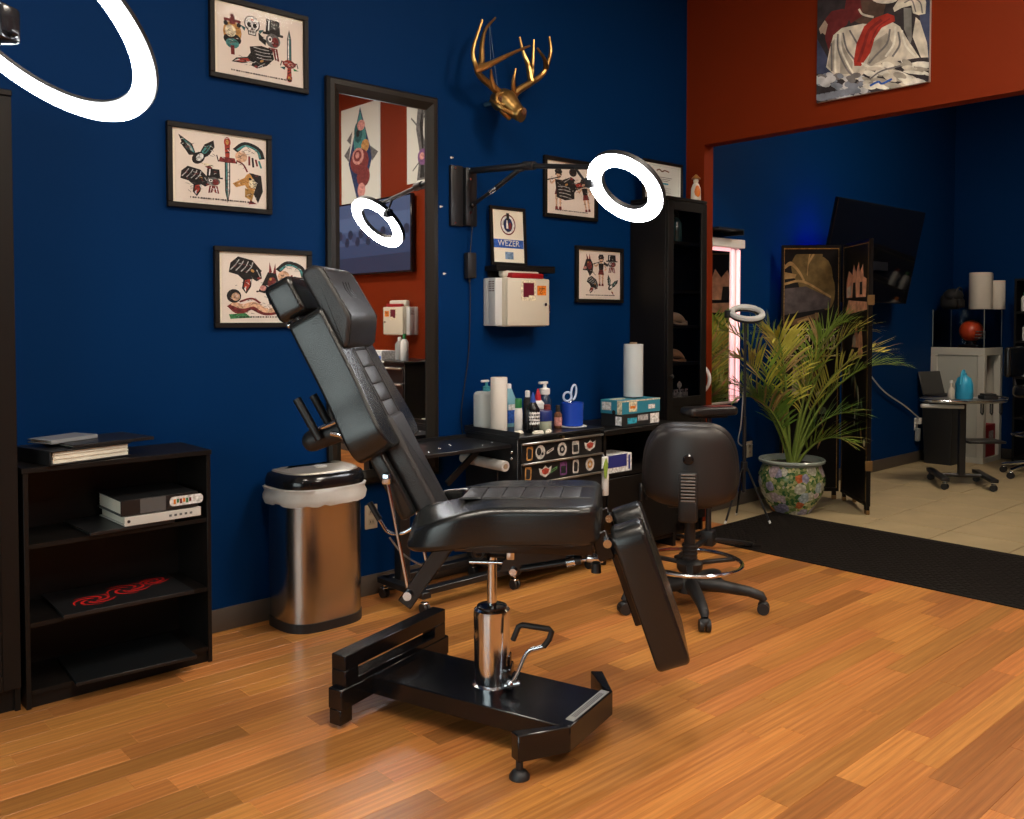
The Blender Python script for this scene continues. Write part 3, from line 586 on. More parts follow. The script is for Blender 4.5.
reclining = [RB_('dred', .3, [(-.9, .0), (-.6, -.3), (-.2, -.1), (.3, -.35), (.95, -.2)]), RB_('skin', .2, [(-.85, .05), (-.5, -.1), (-.1, -.0), (.3, -.28), (.9, -.15)]), E('black', -.78, .35, .24, .3), E('skin', -.72, .32, .14, .18), G('green', (-.95, -.45), (-.4, -.4), (-.2, -.6), (-.9, -.65)), RB_('dred', .08, [(-.6, .1), (-.2, .25), (.1, .05)])]
donkey = [G('black', (-.4, .1), (-.1, .55), (.4, .5), (.6, .0), (.4, -.6), (.0, -.9), (-.2, -.4), (-.7, -.3)), G('dred', (-.05, .5), (.0, 1), (.15, .55)), G('dred', (.2, .5), (.35, .95), (.4, .5)), E('dred', .15, .0, .28, .35), E('pink', -.4, -.15, .2, .12), E('ochre', .05, .25, .07), S('black', .05, (.3, -.5), (.7, -.9))]
def print_mesh(T, name, shapes, w, h, x0=0.0, z0=0.0, y=0.0, ystep=-0.00001, flip=False):
    """shapes in unit coordinates (-1..1 across w and h) laid on the plane y"""
    b = MB(); cols = []
    for i, (c, P) in enumerate(shapes):
        if c not in cols: cols.append(c)
        b.cur = cols.index(c)
        pts = [(x0 + u * w / 2, y + ystep * (i + 1), z0 + v * h / 2) for u, v in P]
        if sum((pts[k][0] * pts[(k + 1) % len(pts)][2] - pts[(k + 1) % len(pts)][0] * pts[k][2]) for k in range(len(pts))) < 0: pts = pts[::-1]
        b.add(pts, [tuple(range(len(pts)))])
    return b.build(name, [INK[c] for c in cols], T, smooth=False)
FRAME = mat('frame_black', (0.007, 0.0055, 0.0045), 0.5, spec=0.25, bump=0.04, bscale=30, stretch=(1, 1, 0.1))
def picture(name, lab, cat, cx, zb, w, h, fw=0.022, dep=0.022, y=YB, paper=PAPER, matw=0.0, group=None, pane=True):
    T = thing(name, lab, cat, (cx, y, zb), 0, group)
    def fr(b):
        for x0, x1, z0, z1 in ((-w / 2, w / 2, 0, fw), (-w / 2, w / 2, h - fw, h), (-w / 2, -w / 2 + fw, fw, h - fw), (w / 2 - fw, w / 2, fw, h - fw)):
            b.bb(x0, x1, -dep, -0.001, z0, z1, 0.002, 1)
    part(T, 'frame', FRAME, fr)
    part(T, 'backing_board', paper, lambda b: b.bb(-w / 2 + fw, w / 2 - fw, -0.008, -0.002, fw, h - fw), smooth=False)
    if pane: part(T, 'glass_pane', MATTE_PANE, lambda b: b.add([(-w / 2 + fw, -0.016, fw), (w / 2 - fw, -0.016, fw), (w / 2 - fw, -0.016, h - fw), (-w / 2 + fw, -0.016, h - fw)], [(0, 1, 2, 3)]), smooth=False)
    return T
SHEET = mat('flash_sheet', (0.76, 0.68, 0.61), 0.75, spec=0.2, var=0.04, vscale=5)
def caption(y, x0=-.72, x1=.72, n=30, seed=1):
    q = random.Random(seed); o = []; x = x0
    while x < x1:
        l = q.choice((.02, .03, .045)); o.append(G('black', (x, y - .022), (x + l, y - .022), (x + l, y + .022), (x, y + .022))); x += l + q.choice((.012, .014, .03))
    return o
def flash(lab, cx, zb, shapes, w=0.465, h=0.35, seed=1, capx=(-.72, .72)):
    T = picture('framed_flash_sheet', lab, 'picture', cx, zb, w, h, group=None)
    q = random.Random(seed + 40)
    for c, P in list(shapes):                    # fine ink hatching inside the larger shapes
        xs, ys = [p[0] for p in P], [p[1] for p in P]; ex, ey = max(xs) - min(xs), max(ys) - min(ys); mx, my = sum(xs) / len(xs), sum(ys) / len(ys)
        if ex * ey < 0.03: continue
        for k in range(int(3 + ex * ey * 22)):
            a, r = q.uniform(0, 6.28), q.uniform(0.1, 0.42); x, y = mx + ex * r * math.cos(a), my + ey * r * math.sin(a); t = q.uniform(-1, 1); l = q.uniform(0.02, 0.05)
            shapes = shapes + [S(q.choice(('black', 'black', 'black', 'white', 'grey', 'dred')), 0.011, (x - l * math.cos(t), y - l * math.sin(t)), (x, y + 0.008), (x + l * math.cos(t), y + l * math.sin(t)))]
    sh = part(T, 'flash_sheet', SHEET, lambda b: b.bb(-w / 2 + 0.037, w / 2 - 0.024, -0.0092, -0.008, 0.026, h - 0.034), smooth=False)
    print_mesh(sh, 'print', shapes + caption(-.90, *capx, seed=seed), w - 0.07, h - 0.07, 0.006, h / 2 - 0.002, -0.0093)
    return T
flash('black framed flash sheet with top hat, skull and daggers, hung highest', 1.868, 2.373,
      TR(jug, -.68, .18, .52, 0, .7) + TR(skull, -.22, .55, .32, 0, .8) + TR(hat, .28, .28, .55, 0, .55) + TR(panther, -.2, -.38, .5, -75, .62) + TR(dagger, .68, -.1, .68, 180, .55) + TR(rose, .68, -.38, .2), seed=2)
flash('black framed flash sheet with eagle, dagger and toucan beside the tall mirror', 1.682, 1.812,
      TR(eagle, -.55, .42, .45, 0, .85) + TR(dagger, .12, .0, .82, 0, .5) + TR(chief, .58, .48, .4) + TR(panther, -.62, -.42, .38, -10, .8) + TR(hat, -.2, -.35, .32, 0, .8) + TR(bird, .6, -.42, .46, 0, .75), seed=3)
flash('black framed flash sheet with panther head and reclining woman, partly behind headrest', 1.878, 1.312,
      TR(panther, -.5, .4, .5, -12, .75) + TR(donkey, .1, .12, .62, 0, .55) + TR(chief, .6, .4, .42) + TR(reclining, -.2, -.5, .6, 0, 1) + [E('black', -.12, .55, .03), E('black', -.2, -.1, .03)], seed=4)
flash('black framed flash sheet of three figures behind the wall lamp arm', 3.83, 1.935,
      TR(lady, -.58, .0, .75, 0, .62) + TR(panther, .05, .05, .72, 100, .6) + TR(lady, .62, -.15, .6, 10, .7) + [E('black', .05, .72, .17)], w=0.45, h=0.35, seed=5)
flash('black framed flash sheet of five small figures left of the tall cabinet', 4.08, 1.448,
      TR(donkey, -.6, .42, .46, 10, .8) + TR(lady, .05, .25, .62, 0, .7) + TR(hat, .6, .55, .36) + TR(panther, -.42, -.45, .33, -30, .9) + TR(eagle, .55, -.42, .36, -20, .8), w=0.425, h=0.338, seed=6)
# small framed sign with lettering, leaning on its shelf
T = picture('framed_sign', 'small black framed sign with WEZER lettering standing on narrow wall shelf', 'picture', 3.312, 1.64, 0.262, 0.322, 0.018, 0.016, y=3.665)
T.rotation_euler = (R(-3), 0, 0); 
print_mesh(T, 'print', [G('blue', (-1, -.12), (1, -.12), (1, -.45), (-1, -.45)), E('dred', 0, .45, .5, .4, n=24), E('white', 0, .45, .44, .35, n=24), E('navy', 0, .45, .3, .28), G('black', (-.08, .6), (.08, .6), (.1, .9), (-.1, .9)), G('white', (-.12, .3), (.02, .3), (-.02, .62), (-.1, .62)), E('dred', .14, .4, .1, .14), G('sky', (-.25, -.6), (.3, -.6), (.3, -.88), (-.25, -.88))], 0.222, 0.284, 0, 0.161, -0.0082)
text(T, 'lettering', 'WEZER', 0.046, INK['white'], (0, -0.0095, 0.122), (R(90), 0, 0), sx=1.05)
tag(part(None, 'wall_shelf', BLACKW, lambda b: (b.bb(-0.22, 0.22, -0.1, 0, -0.03, -0.002, 0.002, 1), b.bb(-0.22, 0.22, -0.1, -0.092, -0.002, 0.006), b.bb(-0.2, 0.2, -0.02, 0, -0.06, -0.03))), 'narrow black wall shelf holding the small lettered frame', 'shelf', loc=(3.39, YB, 1.638))
# sharps container on the wall
def sharps(loc, rz, lab):
    T = thing('sharps_container', lab, 'sharps box', loc, rz)
    part(T, 'wall_bracket', mat('bracket_white', (0.6, 0.6, 0.58), 0.4), lambda b: (b.bb(-0.20, 0.12, -0.04, 0, 0.005, 0.262, 0.006), b.bb(-0.20, -0.15, -0.10, -0.04, 0.005, 0.262, 0.006)))
    part(T, 'vent_grid', mat('vent_brown', (0.12, 0.05, 0.045), 0.6), lambda b: [b.bb(-0.201, -0.199, -0.09 + 0.012 * i, -0.083 + 0.012 * i, 0.19 + 0.012 * j, 0.197 + 0.012 * j) for i in range(4) for j in range(5)], kind='stuff')
    part(T, 'cabinet_body', CREAM, lambda b: b.bb(-0.15, 0.16, -0.125, -0.04, 0.0, 0.265, 0.01, 3))
    d = part(T, 'door', CREAM, lambda b: b.bb(-0.148, 0.165, -0.14, -0.125, 0.005, 0.262, 0.006, 2))
    part(d, 'window', mat('maroon_label', (0.13, 0.012, 0.025), 0.35), lambda b: (b.bb(-0.035, 0.045, -0.1415, -0.1395, 0.16, 0.238),), smooth=False)
    part(d, 'label_print', [INK['cream'], INK['dred']], lambda b: (b.bb(-0.05, 0.058, -0.1408, -0.139, 0.142, 0.252), b.bb(0.005, 0.05, -0.1425, -0.139, 0.152, 0.17)), smooth=False)
    w = part(d, 'warning_label', INK['orange'], lambda b: b.bb(0.07, 0.138, -0.1412, -0.139, 0.172, 0.225), smooth=False)
    part(w, 'warning_print', INK['black'], lambda b: (b.bb(0.08, 0.128, -0.1416, -0.1411, 0.209, 0.213), b.bb(0.08, 0.115, -0.1416, -0.1411, 0.2, 0.204), b.torus((0.1, -0.1413, 0.187), (0, 1, 0), 0.007, 0.0015, 14, 4)), smooth=False, kind='stuff')
    part(d, 'lock', CHROME, lambda b: (b.cyl((0.128, -0.14, 0.122), (0.128, -0.15, 0.122), 0.009), b.box((0.162, -0.135, 0.1), (0.012, 0.02, 0.05), 0.004)))
    part(T, 'clear_bin', mat('bin_ivory', (0.62, 0.58, 0.48), 0.35), lambda b: (b.bb(-0.14, 0.13, -0.1, -0.045, 0.265, 0.325, 0.02, 3),))
    part(T, 'red_lid', mat('red_plastic', (0.3, 0.008, 0.012), 0.35), lambda b: b.bb(-0.11, 0.13, -0.13, -0.07, 0.262, 0.292, 0.006))
    return T
sharps((3.36, YB, 1.308), 0, 'cream sharps container cabinet with red lid below the small wall shelf')
# wall adapter with cord
T = thing('power_adapter', 'black power adapter hanging on its cord under the lamp bracket', 'adapter', (3.052, YB, 1.565))
part(T, 'adapter_body', BLACKP, lambda b: b.bb(-0.03, 0.03, -0.04, -0.004, 0.0, 0.135, 0.006))
part(T, 'cord', mat('cord_black', (0.01, 0.01, 0.01), 0.5), lambda b: (b.tube(spl([(0, -0.015, 0.0), (0.01, -0.008, -0.1), (0.0, -0.006, -0.4), (-0.05, -0.006, -0.7), (-0.04, -0.006, -0.84)], 5), 0.0028, 6), b.cyl((0, -0.015, 0.002), (0, -0.015, -0.02), 0.006)))
# outlets
def outlet(x, z, lab, y=YB, dark=False):
    T = thing('wall_outlet', lab, 'outlet', (x, y, z))
    part(T, 'cover_plate', mat('outlet_ivory', (0.5, 0.43, 0.31), 0.4), lambda b: b.bb(-0.036, 0.036, -0.007, 0, 0, 0.118, 0.003))
    for zz in (0.035, 0.083):
        o = part(T, 'socket', mat('outlet_ivory2', (0.4, 0.34, 0.25), 0.4), lambda b: b.bb(-0.017, 0.017, -0.0095, -0.007, zz - 0.014, zz + 0.014, 0.002))
        part(o, 'slot', INK['black'], lambda b: [b.bb(sx - 0.0015, sx + 0.0015, -0.0102, -0.009, zz - 0.005, zz + 0.006) for sx in (-0.007, 0.007)], smooth=False, kind='stuff')
    return T
outlet(2.435, 0.325, 'ivory wall outlet between the steel bin and the chair')
outlet(5.728, 0.335, 'ivory wall outlet beside the potted palm')
# little white wall anchors
for i, (x, z) in enumerate(((2.94, 2.19), (2.87, 1.93), (2.89, 1.585))):
    tag(part(None, 'wall_anchor', WHITEP, lambda b: (b.cyl((0, 0, 0), (0, -0.004, 0), 0.006, n=10), b.cyl((0.012, 0, 0.001), (0.012, -0.003, 0.001), 0.003, n=8))), 'tiny white wall anchor in the blue wall ' + ('just above the lamp bracket', 'between mirror and lamp bracket', 'left of the hanging power adapter')[i], 'wall anchor', 'wall anchors beside the mirror', loc=(x, YB, z))
# tall mirror
MIR = mat('mirror_silver', (0.86, 0.87, 0.88), 0.012, 1.0)
MW, MZ0, MZ1 = 0.645, 0.55, 2.475
T = thing('wall_mirror', 'tall wall mirror in a wide dark wooden frame', 'mirror', (2.512, YB, MZ0))
mh = MZ1 - MZ0
def mfr(b):
    prof = [(0.0, -0.004), (0.0, -0.026), (0.012, -0.040), (0.034, -0.040), (0.052, -0.030), (0.068, -0.020), (0.068, -0.010)]
    cn = [(-1, 0), (1, 0), (1, 1), (-1, 1)]; vs = []
    for sx, sz in cn:
        for i, y in prof: vs.append((sx * (MW / 2 - i), y, (i if sz == 0 else mh - i)))
    n = len(prof); fs = []
    for k in range(4):
        j = (k + 1) % 4
        for i in range(n - 1): fs.append((k * n + i, j * n + i, j * n + i + 1, k * n + i + 1))
    b.add(vs, fs)
part(T, 'frame', mat('frame_darkwood', (0.012, 0.009, 0.006), 0.42, spec=0.3, bump=0.04, bscale=20, stretch=(1, 1, 0.1)), mfr, ang=25)
part(T, 'mirror_glass', MIR, lambda b: b.add([(-MW / 2 + 0.06, -0.012, 0.06), (MW / 2 - 0.06, -0.012, 0.06), (MW / 2 - 0.06, -0.012, mh - 0.06), (-MW / 2 + 0.06, -0.012, mh - 0.06)], [(0, 1, 2, 3)]), smooth=False)
part(T, 'back_panel', BLACKW, lambda b: b.bb(-MW / 2 + 0.004, MW / 2 - 0.004, -0.011, -0.001, 0.004, mh - 0.004), smooth=False)

# ---------------------------------------------------------------- gold deer skull
GOLD = mat('gold_paint', (0.42, 0.24, 0.075), 0.32, 0.9, bump=0.25, bscale=45, var=0.25, vscale=20)
T = thing('deer_skull', 'gold painted deer skull with antlers mounted on the blue wall', 'skull', (3.165, 3.55, 2.40))
O3 = Vector((3.19, 3.55, 2.40))
def ant(b, pts, r0, r1, k=6):
    r0 *= 1.2; r1 *= 1.25
    P = spl(pts, k); b.tube([p - O3 for p in P], [r0 + (r1 - r0) * (i / (len(P) - 1)) for i in range(len(P))], 8)
def antL(b):
    ant(b, [(3.215, 3.56, 2.51), (3.14, 3.56, 2.553), (3.031, 3.54, 2.59), (2.985, 3.52, 2.63), (2.965, 3.52, 2.703), (3.01, 3.5, 2.862)], 0.02, 0.005)
    ant(b, [(3.0, 3.53, 2.615), (3.03, 3.53, 2.66), (3.042, 3.54, 2.75), (3.076, 3.55, 2.84), (3.143, 3.55, 2.914)], 0.017, 0.004)
    ant(b, [(2.99, 3.53, 2.61), (3.06, 3.48, 2.65), (3.14, 3.44, 2.70), (3.265, 3.42, 2.765)], 0.017, 0.004)
    ant(b, [(3.13, 3.55, 2.55), (3.10, 3.53, 2.585), (3.085, 3.52, 2.632)], 0.013, 0.004)
def antR(b):
    ant(b, [(3.27, 3.56, 2.515), (3.30, 3.56, 2.56), (3.386, 3.55, 2.617), (3.466, 3.54, 2.673), (3.5, 3.53, 2.735), (3.527, 3.53, 2.814), (3.516, 3.53, 2.89)], 0.02, 0.005)
    ant(b, [(3.40, 3.55, 2.625), (3.385, 3.56, 2.72), (3.36, 3.57, 2.78), (3.332, 3.57, 2.858)], 0.016, 0.004)
    ant(b, [(3.40, 3.55, 2.64), (3.42, 3.56, 2.75), (3.428, 3.56, 2.862)], 0.012, 0.004)
    ant(b, [(3.492, 3.53, 2.715), (3.43, 3.48, 2.74), (3.34, 3.44, 2.772)], 0.013, 0.004)
    ant(b, [(3.275, 3.55, 2.535), (3.25, 3.53, 2.60), (3.258, 3.52, 2.668)], 0.013, 0.004)
part(T, 'antler', GOLD, antL); part(T, 'antler', GOLD, antR)
def skullb(b):
    # cranium to muzzle along a slanting axis, pointing out of the wall and down to the right
    ax = [(3.20, 3.62, 2.50), (3.21, 3.58, 2.505), (3.215, 3.55, 2.495), (3.225, 3.52, 2.465), (3.235, 3.49, 2.435), (3.242, 3.465, 2.415), (3.245, 3.455, 2.41)]
    rad = [0.045, 0.06, 0.062, 0.052, 0.042, 0.038, 0.026]
    b.tube([Vector(p) - O3 for p in spl(ax, 4)], [rad[min(int(i / 4), 5)] + (rad[min(int(i / 4) + 1, 6)] - rad[min(int(i / 4), 5)]) * (i % 4) / 4 for i in range(25)], 14)
    b.box(Vector((3.20, 3.53, 2.43)) - O3, (0.08, 0.03, 0.05), 0.012, 2, Matrix.Rotation(R(30), 3, 'Y'))
part(T, 'cranium', GOLD, skullb, ang=60)
for c in ((3.168, 3.53, 2.495), (3.262, 3.535, 2.495)):
    o = part(T, 'eye_rim', GOLD, lambda b: b.torus(Vector(c) - O3, (-0.5 if c[0] < 3.2 else .6, -1, 0.2), 0.03, 0.011, 20, 8))
    part(o, 'eye_socket', INK['brown'], lambda b: b.ball(Vector(c) - O3 + Vector((0.004 if c[0] < 3.2 else -0.004, 0.012, 0)), 0.024))
part(T, 'nose_cavity', INK['brown'], lambda b: b.ball(Vector((3.248, 3.448, 2.43)) - O3, (0.016, 0.014, 0.022)))
part(T, 'cheek_bone', GOLD, lambda b: b.tube([Vector(p) - O3 for p in spl([(3.14, 3.58, 2.49), (3.135, 3.53, 2.46), (3.17, 3.50, 2.43), (3.215, 3.48, 2.415)], 4)], 0.012, 8))
part(T, 'hanging_wire', mat('thin_wire', (0.05, 0.12, 0.2), 0.4), lambda b: (b.cyl(Vector((3.20, 3.64, 2.5)) - O3, Vector((3.22, 3.69, 2.95)) - O3, 0.0012, n=5), b.cyl(Vector((3.25, 3.64, 2.5)) - O3, Vector((3.22, 3.69, 2.95)) - O3, 0.0012, n=5), b.cyl(Vector((3.2, 3.6, 2.5)) - O3, Vector((3.2, 3.70, 2.5)) - O3, 0.012, n=8)))

# ---------------------------------------------------------------- ring lamps
GLOW = emis('ring_glow', (0.95, 0.97, 1.0), 34.0)
GLOWN = emis('ring_glow_soft', (0.97, 0.98, 1.0), 34.0)
def ring(T, c, nrm, r_out, r_in, m, hs=0.03):
    q = rot_to(nrm); c = Vector(c)
    def ring_sec(b, a0, a1, z0, z1):
        vs = []; n = 72
        for i in range(n):
            t = 2 * math.pi * i / n
            for rr, z in ((a0, z0), (a1, z0), (a1, z1), (a0, z1)): vs.append(c + q @ Vector((rr * math.cos(t), rr * math.sin(t), z)))
        fs = []
        for i in range(n):
            j = (i + 1) % n
            for k in range(4): fs.append((i * 4 + k, i * 4 + (k + 1) % 4, j * 4 + (k + 1) % 4, j * 4 + k))
        b.add(vs, fs)
    part(T, 'ring_housing', BLACKP, lambda b: ring_sec(b, r_in - 0.003, r_out + 0.003, -hs, -0.004))
    part(T, 'ring_diffuser', m, lambda b: ring_sec(b, r_in, r_out, -0.006, 0.004))
T = thing('ring_lamp', 'black wall arm lamp with glowing white ring reflected in the mirror', 'ring lamp', (3.01, YB, 1.835))
O4 = Vector((3.01, YB, 1.835)); V = lambda *p: Vector(p) - O4
pl = part(T, 'wall_plate', BLACKM, lambda b: (b.bb(-0.085, -0.002, -0.02, 0, 0, 0.315, 0.004), b.bb(0.004, 0.08, -0.035, 0, 0.005, 0.31, 0.006)))
for x, z in ((-0.06, 0.3), (-0.06, 0.015), (0.03, 0.3), (0.03, 0.075), (0.03, 0.25)):
    part(pl, 'screw', CHROME, lambda b: b.cyl((x, -0.018, z), (x, -0.04 if x > 0 else -0.024, z), 0.007, n=10))
part(T, 'arm', BLACKM, lambda b: (b.cyl(V(3.05, 3.67, 2.13), V(3.06, 3.25, 2.105), 0.017), b.cyl(V(3.06, 3.25, 2.105), V(3.10, 2.79, 2.045), 0.0125)))
part(T, 'arm_collar', BLACKP, lambda b: (b.cyl(V(3.059, 3.27, 2.107), V(3.062, 3.2, 2.10), 0.022), b.box(V(3.055, 3.3, 2.09), (0.012, 0.07, 0.02), 0.004)))
part(T, 'brace', BLACKM, lambda b: (b.cyl(V(3.05, 3.655, 1.95), V(3.058, 3.48, 2.02), 0.009), b.cyl(V(3.058, 3.48, 2.02), V(3.06, 3.3, 2.095), 0.013), b.ball(V(3.05, 3.655, 1.95), 0.016)))
part(T, 'brace_sleeve', CHROME, lambda b: b.cyl(V(3.056, 3.52, 2.004), V(3.058, 3.46, 2.028), 0.0125))
rc, rn = Vector((3.14, 2.69, 1.94)), Vector((-0.72, 0.0, -0.69)).normalized()
part(T, 'swivel_head', BLACKP, lambda b: (b.ball(V(3.10, 2.80, 2.043), 0.026), b.cyl(V(3.10, 2.8, 2.04), V(3.12, 2.84, 1.99), 0.014), b.box(V(3.105, 2.86, 1.985), (0.05, 0.05, 0.05), 0.01, 2), b.tube(spl([V(3.08, 2.95, 2.07), V(3.09, 2.88, 1.99), V(3.12, 2.82, 1.985)], 4), 0.006, 6)))
ring(T, rc - O4, rn, 0.19, 0.123, GLOW)
part(T, 'cord', MATS['cord_black'], lambda b: b.tube(spl([V(3.05, 3.655, 1.95), V(3.06, 3.67, 1.86), V(3.053, 3.68, 1.7005)], 4), 0.003, 6))
# the nearer ring lamp on a floor stand
T = thing('ring_lamp', 'large glowing ring lamp on a black floor stand before the tall cabinet', 'ring lamp', (-0.05, 1.75, 0))
O5 = Vector((-0.05, 1.75, 0)); V5 = lambda *p: Vector(p) - O5
for a in (100, 190, 330):
    part(T, 'stand_leg', BLACKM, lambda b: b.cyl((0, 0, 0.32), (0.42 * math.cos(R(a)), 0.42 * math.sin(R(a)), 0.012), 0.011, n=10))
part(T, 'pole', BLACKM, lambda b: (b.cyl((0, 0, 0.06), (0, 0, 1.1), 0.016), b.cyl((0, 0, 1.1), (0, 0, 1.93), 0.012)))
part(T, 'boom', BLACKM, lambda b: b.cyl((0, 0, 1.9), V5(0.36, 1.705, 1.85), 0.011))
part(T, 'pole_clamp', BLACKP, lambda b: (b.cyl((0, 0, 1.07), (0, 0, 1.13), 0.024), b.box((0, 0, 1.9), (0.05, 0.05, 0.05), 0.008)))
part(T, 'lamp_bracket', BLACKG, lambda b: (b.box(V5(0.389, 1.70, 1.843), (0.05, 0.05, 0.06), 0.008, 2, Matrix.Rotation(R(40), 3, 'Z')), b.box(V5(0.404, 1.672, 1.822), (0.012, 0.03, 0.01), 0.003)))
ring(T, V5(0.43, 1.684, 1.865), Vector((-0.612, -0.136, -0.779)).normalized(), 0.23, 0.194, GLOWN, 0.011)
part(T, 'ring_spoke', BLACKM, lambda b: b.cyl(V5(0.389, 1.70, 1.843), V5(0.28, 1.80, 1.945), 0.008))
# ---------------------------------------------------------------- tall glass door cabinets
CABIN = mat('cabinet_blackbrown', (0.006, 0.0048, 0.0042), 0.45, spec=0.28, bump=0.04, bscale=12, stretch=(1, 1, 0.06), var=0.25, vscale=6)
def glass_cabinet(lab, loc, w, d, h, doors, split=0.22, shelves=(0.5, 0.85, 1.2, 1.55, 1.85), lined=None):
    """open body, shelves, glazed doors with a solid lower panel; front at local y=-d"""
    T = thing('glass_cabinet', lab, 'cabinet', loc)
    part(T, 'side_panel', CABIN, lambda b: b.bb(-w / 2, -w / 2 + 0.018, -d + 0.02, 0, 0, h, 0.001, 1)); part(T, 'side_panel', CABIN, lambda b: b.bb(w / 2 - 0.018, w / 2, -d + 0.02, 0, 0, h, 0.001, 1))
    part(T, 'back_panel', CABIN, lambda b: b.bb(-w / 2 + 0.018, w / 2 - 0.018, -0.008, 0, 0.08, h - 0.018))
    part(T, 'top_panel', CABIN, lambda b: b.bb(-w / 2 - 0.0, w / 2, -d + 0.0, 0, h, h + 0.02, 0.002, 1))
    part(T, 'plinth', CABIN, lambda b: b.bb(-w / 2 + 0.018, w / 2 - 0.018, -d + 0.035, -d + 0.05, 0, 0.08))
    for z in (0.08,) + tuple(shelves): part(T, 'shelf', CABIN, lambda b: b.bb(-w / 2 + 0.018, w / 2 - 0.018, -d + 0.03, -0.008, z - 0.009, z + 0.009))
    dw = w / doors
    for k in range(doors):
        x0, x1 = -w / 2 + k * dw + 0.002, -w / 2 + (k + 1) * dw - 0.002; zb, zt = 0.085, h - 0.003; zs = zb + (zt - zb) * split; sw = 0.056
        D = part(T, 'door', CABIN, lambda b: [b.bb(a, c, -d, -d + 0.018, e, g, 0.0015, 1) for a, c, e, g in ((x0, x0 + sw, zb, zt), (x1 - sw, x1, zb, zt), (x0 + sw, x1 - sw, zb, zb + sw), (x0 + sw, x1 - sw, zt - sw, zt), (x0 + sw, x1 - sw, zs - sw / 2, zs + sw / 2))] + [b.bb(x0 + sw, x1 - sw, -d + 0.006, -d + 0.014, zb + sw, zs - sw / 2)])
        part(D, 'glass_pane', GLASS, lambda b: b.add([(x0 + sw, -d + 0.009, zs + sw / 2), (x1 - sw, -d + 0.009, zs + sw / 2), (x1 - sw, -d + 0.009, zt - sw), (x0 + sw, -d + 0.009, zt - sw)], [(0, 1, 2, 3)]), smooth=False)
        part(D, 'knob', BLACKM, lambda b: b.lathe([(0.006, 0), (0.006, 0.01), (0.012, 0.014), (0.012, 0.02), (0.007, 0.024)], 12, ((x1 - 0.028) if k == 0 and doors > 1 else x0 + 0.028, -d, 1.0), rot_to((0, -1, 0))))
    return T
glass_cabinet('tall black cabinet with glazed doors beside the low bookcase', (0.412, YB - 0.005, 0), 0.80, 0.305, 2.10, 2)
c2 = glass_cabinet('tall narrow black glass door cabinet in the corner by red wall', (4.572, YB - 0.005, 0), 0.40, 0.295, 2.075, 1, 0.38, (0.84, 1.07, 1.3, 1.52, 1.82))
# something pale kept in the left cabinet, behind its glass
for i, x in enumerate((0.62, 0.70)):
    tag(part(None, 'paper_stack', PAPER, lambda b: [b.box((0, 0, 0.012 + 0.02 * k), (0.2 - 0.01 * (k % 3), 0.16, 0.018), 0.001, 1, Matrix.Rotation(R(3 * (k % 3) - 3), 3, 'Z')) for k in range(8)]), 'white paper stack on %s shelf of glazed cabinet' % ('a low' if i else 'an upper'), 'paper', loc=(0.6, 3.56, 1.209 if i == 0 else 0.859))
# display pieces inside the narrow cabinet
BONE = mat('bone', (0.45, 0.38, 0.28), 0.6, bump=0.2, bscale=60)
def jar(loc, lab):
    T = thing('glass_jar', lab, 'jar', loc)
    part(T, 'jar_body', mat('bottle_teal', (0.03, 0.07, 0.075), 0.15, spec=0.6), lambda b: b.lathe([(0.035, 0), (0.042, 0.01), (0.042, 0.12), (0.03, 0.15), (0.02, 0.16)], 20))
    part(T, 'stopper', mat('bottle_cap', (0.05, 0.09, 0.09), 0.3), lambda b: b.lathe([(0.022, 0.16), (0.022, 0.185), (0.008, 0.21)], 16))
jar((4.60, 3.52, 1.829), 'dark teal lidded jar on top shelf of the corner cabinet')
def skel(loc, lab, m, n):
    T = thing('animal_skull', lab, 'skull', loc)
    part(T, 'cranium', m, lambda b: b.tube(spl([(-0.075, 0, 0.045), (-0.03, 0, 0.055), (0.03, -0.01, 0.045), (0.08, -0.02, 0.02)], 5), [0.022 + 0.012 * math.sin(i / 15 * 3.1) - 0.018 * (i / 15) ** 2 for i in range(16)], 12))
    part(T, 'jaw', m, lambda b: b.tube(spl([(-0.06, -0.02, 0.02), (0.0, -0.025, 0.01), (0.085, -0.025, 0.008)], 4), 0.008, 8))
    for k in range(n): part(T, 'tooth', m, lambda b: b.cyl((0.03 + 0.012 * k, -0.03, 0.03), (0.03 + 0.012 * k, -0.035, 0.004), 0.004, 0.001, n=6))
skel((4.58, 3.50, 1.309), 'pale toothed animal skull behind the cabinet glass', BONE, 5)
skel((4.57, 3.50, 1.079), 'tan small animal skull behind the cabinet glass', mat('bone_tan', (0.34, 0.21, 0.13), 0.6, bump=0.2, bscale=60), 3)
T = thing('lettered_plaque', 'small cut-out plaque of pale lettering on lower cabinet shelf', 'plaque', (4.585, 3.47, 0.849))
part(T, 'base', BLACKW, lambda b: b.bb(-0.095, 0.095, -0.015, 0.03, 0, 0.012))
for i in range(6):
    part(T, 'letter', INK['lgrey'], lambda b: (b.bb(-0.085 + 0.029 * i, -0.076 + 0.029 * i, -0.004, 0.004, 0.012, 0.06), b.bb(-0.085 + 0.029 * i, -0.062 + 0.029 * i, -0.004, 0.004, 0.05 if i % 2 else 0.03, 0.06 if i % 2 else 0.04), b.bb(-0.07 + 0.029 * i, -0.062 + 0.029 * i, -0.004, 0.004, 0.012, 0.04)), smooth=False)
part(T, 'emblem', INK['lgrey'], lambda b: (b.torus((0.0, 0, 0.085), (0, 1, 0), 0.016, 0.005, 18, 6), b.bb(-0.003, 0.003, -0.003, 0.003, 0.055, 0.11)))
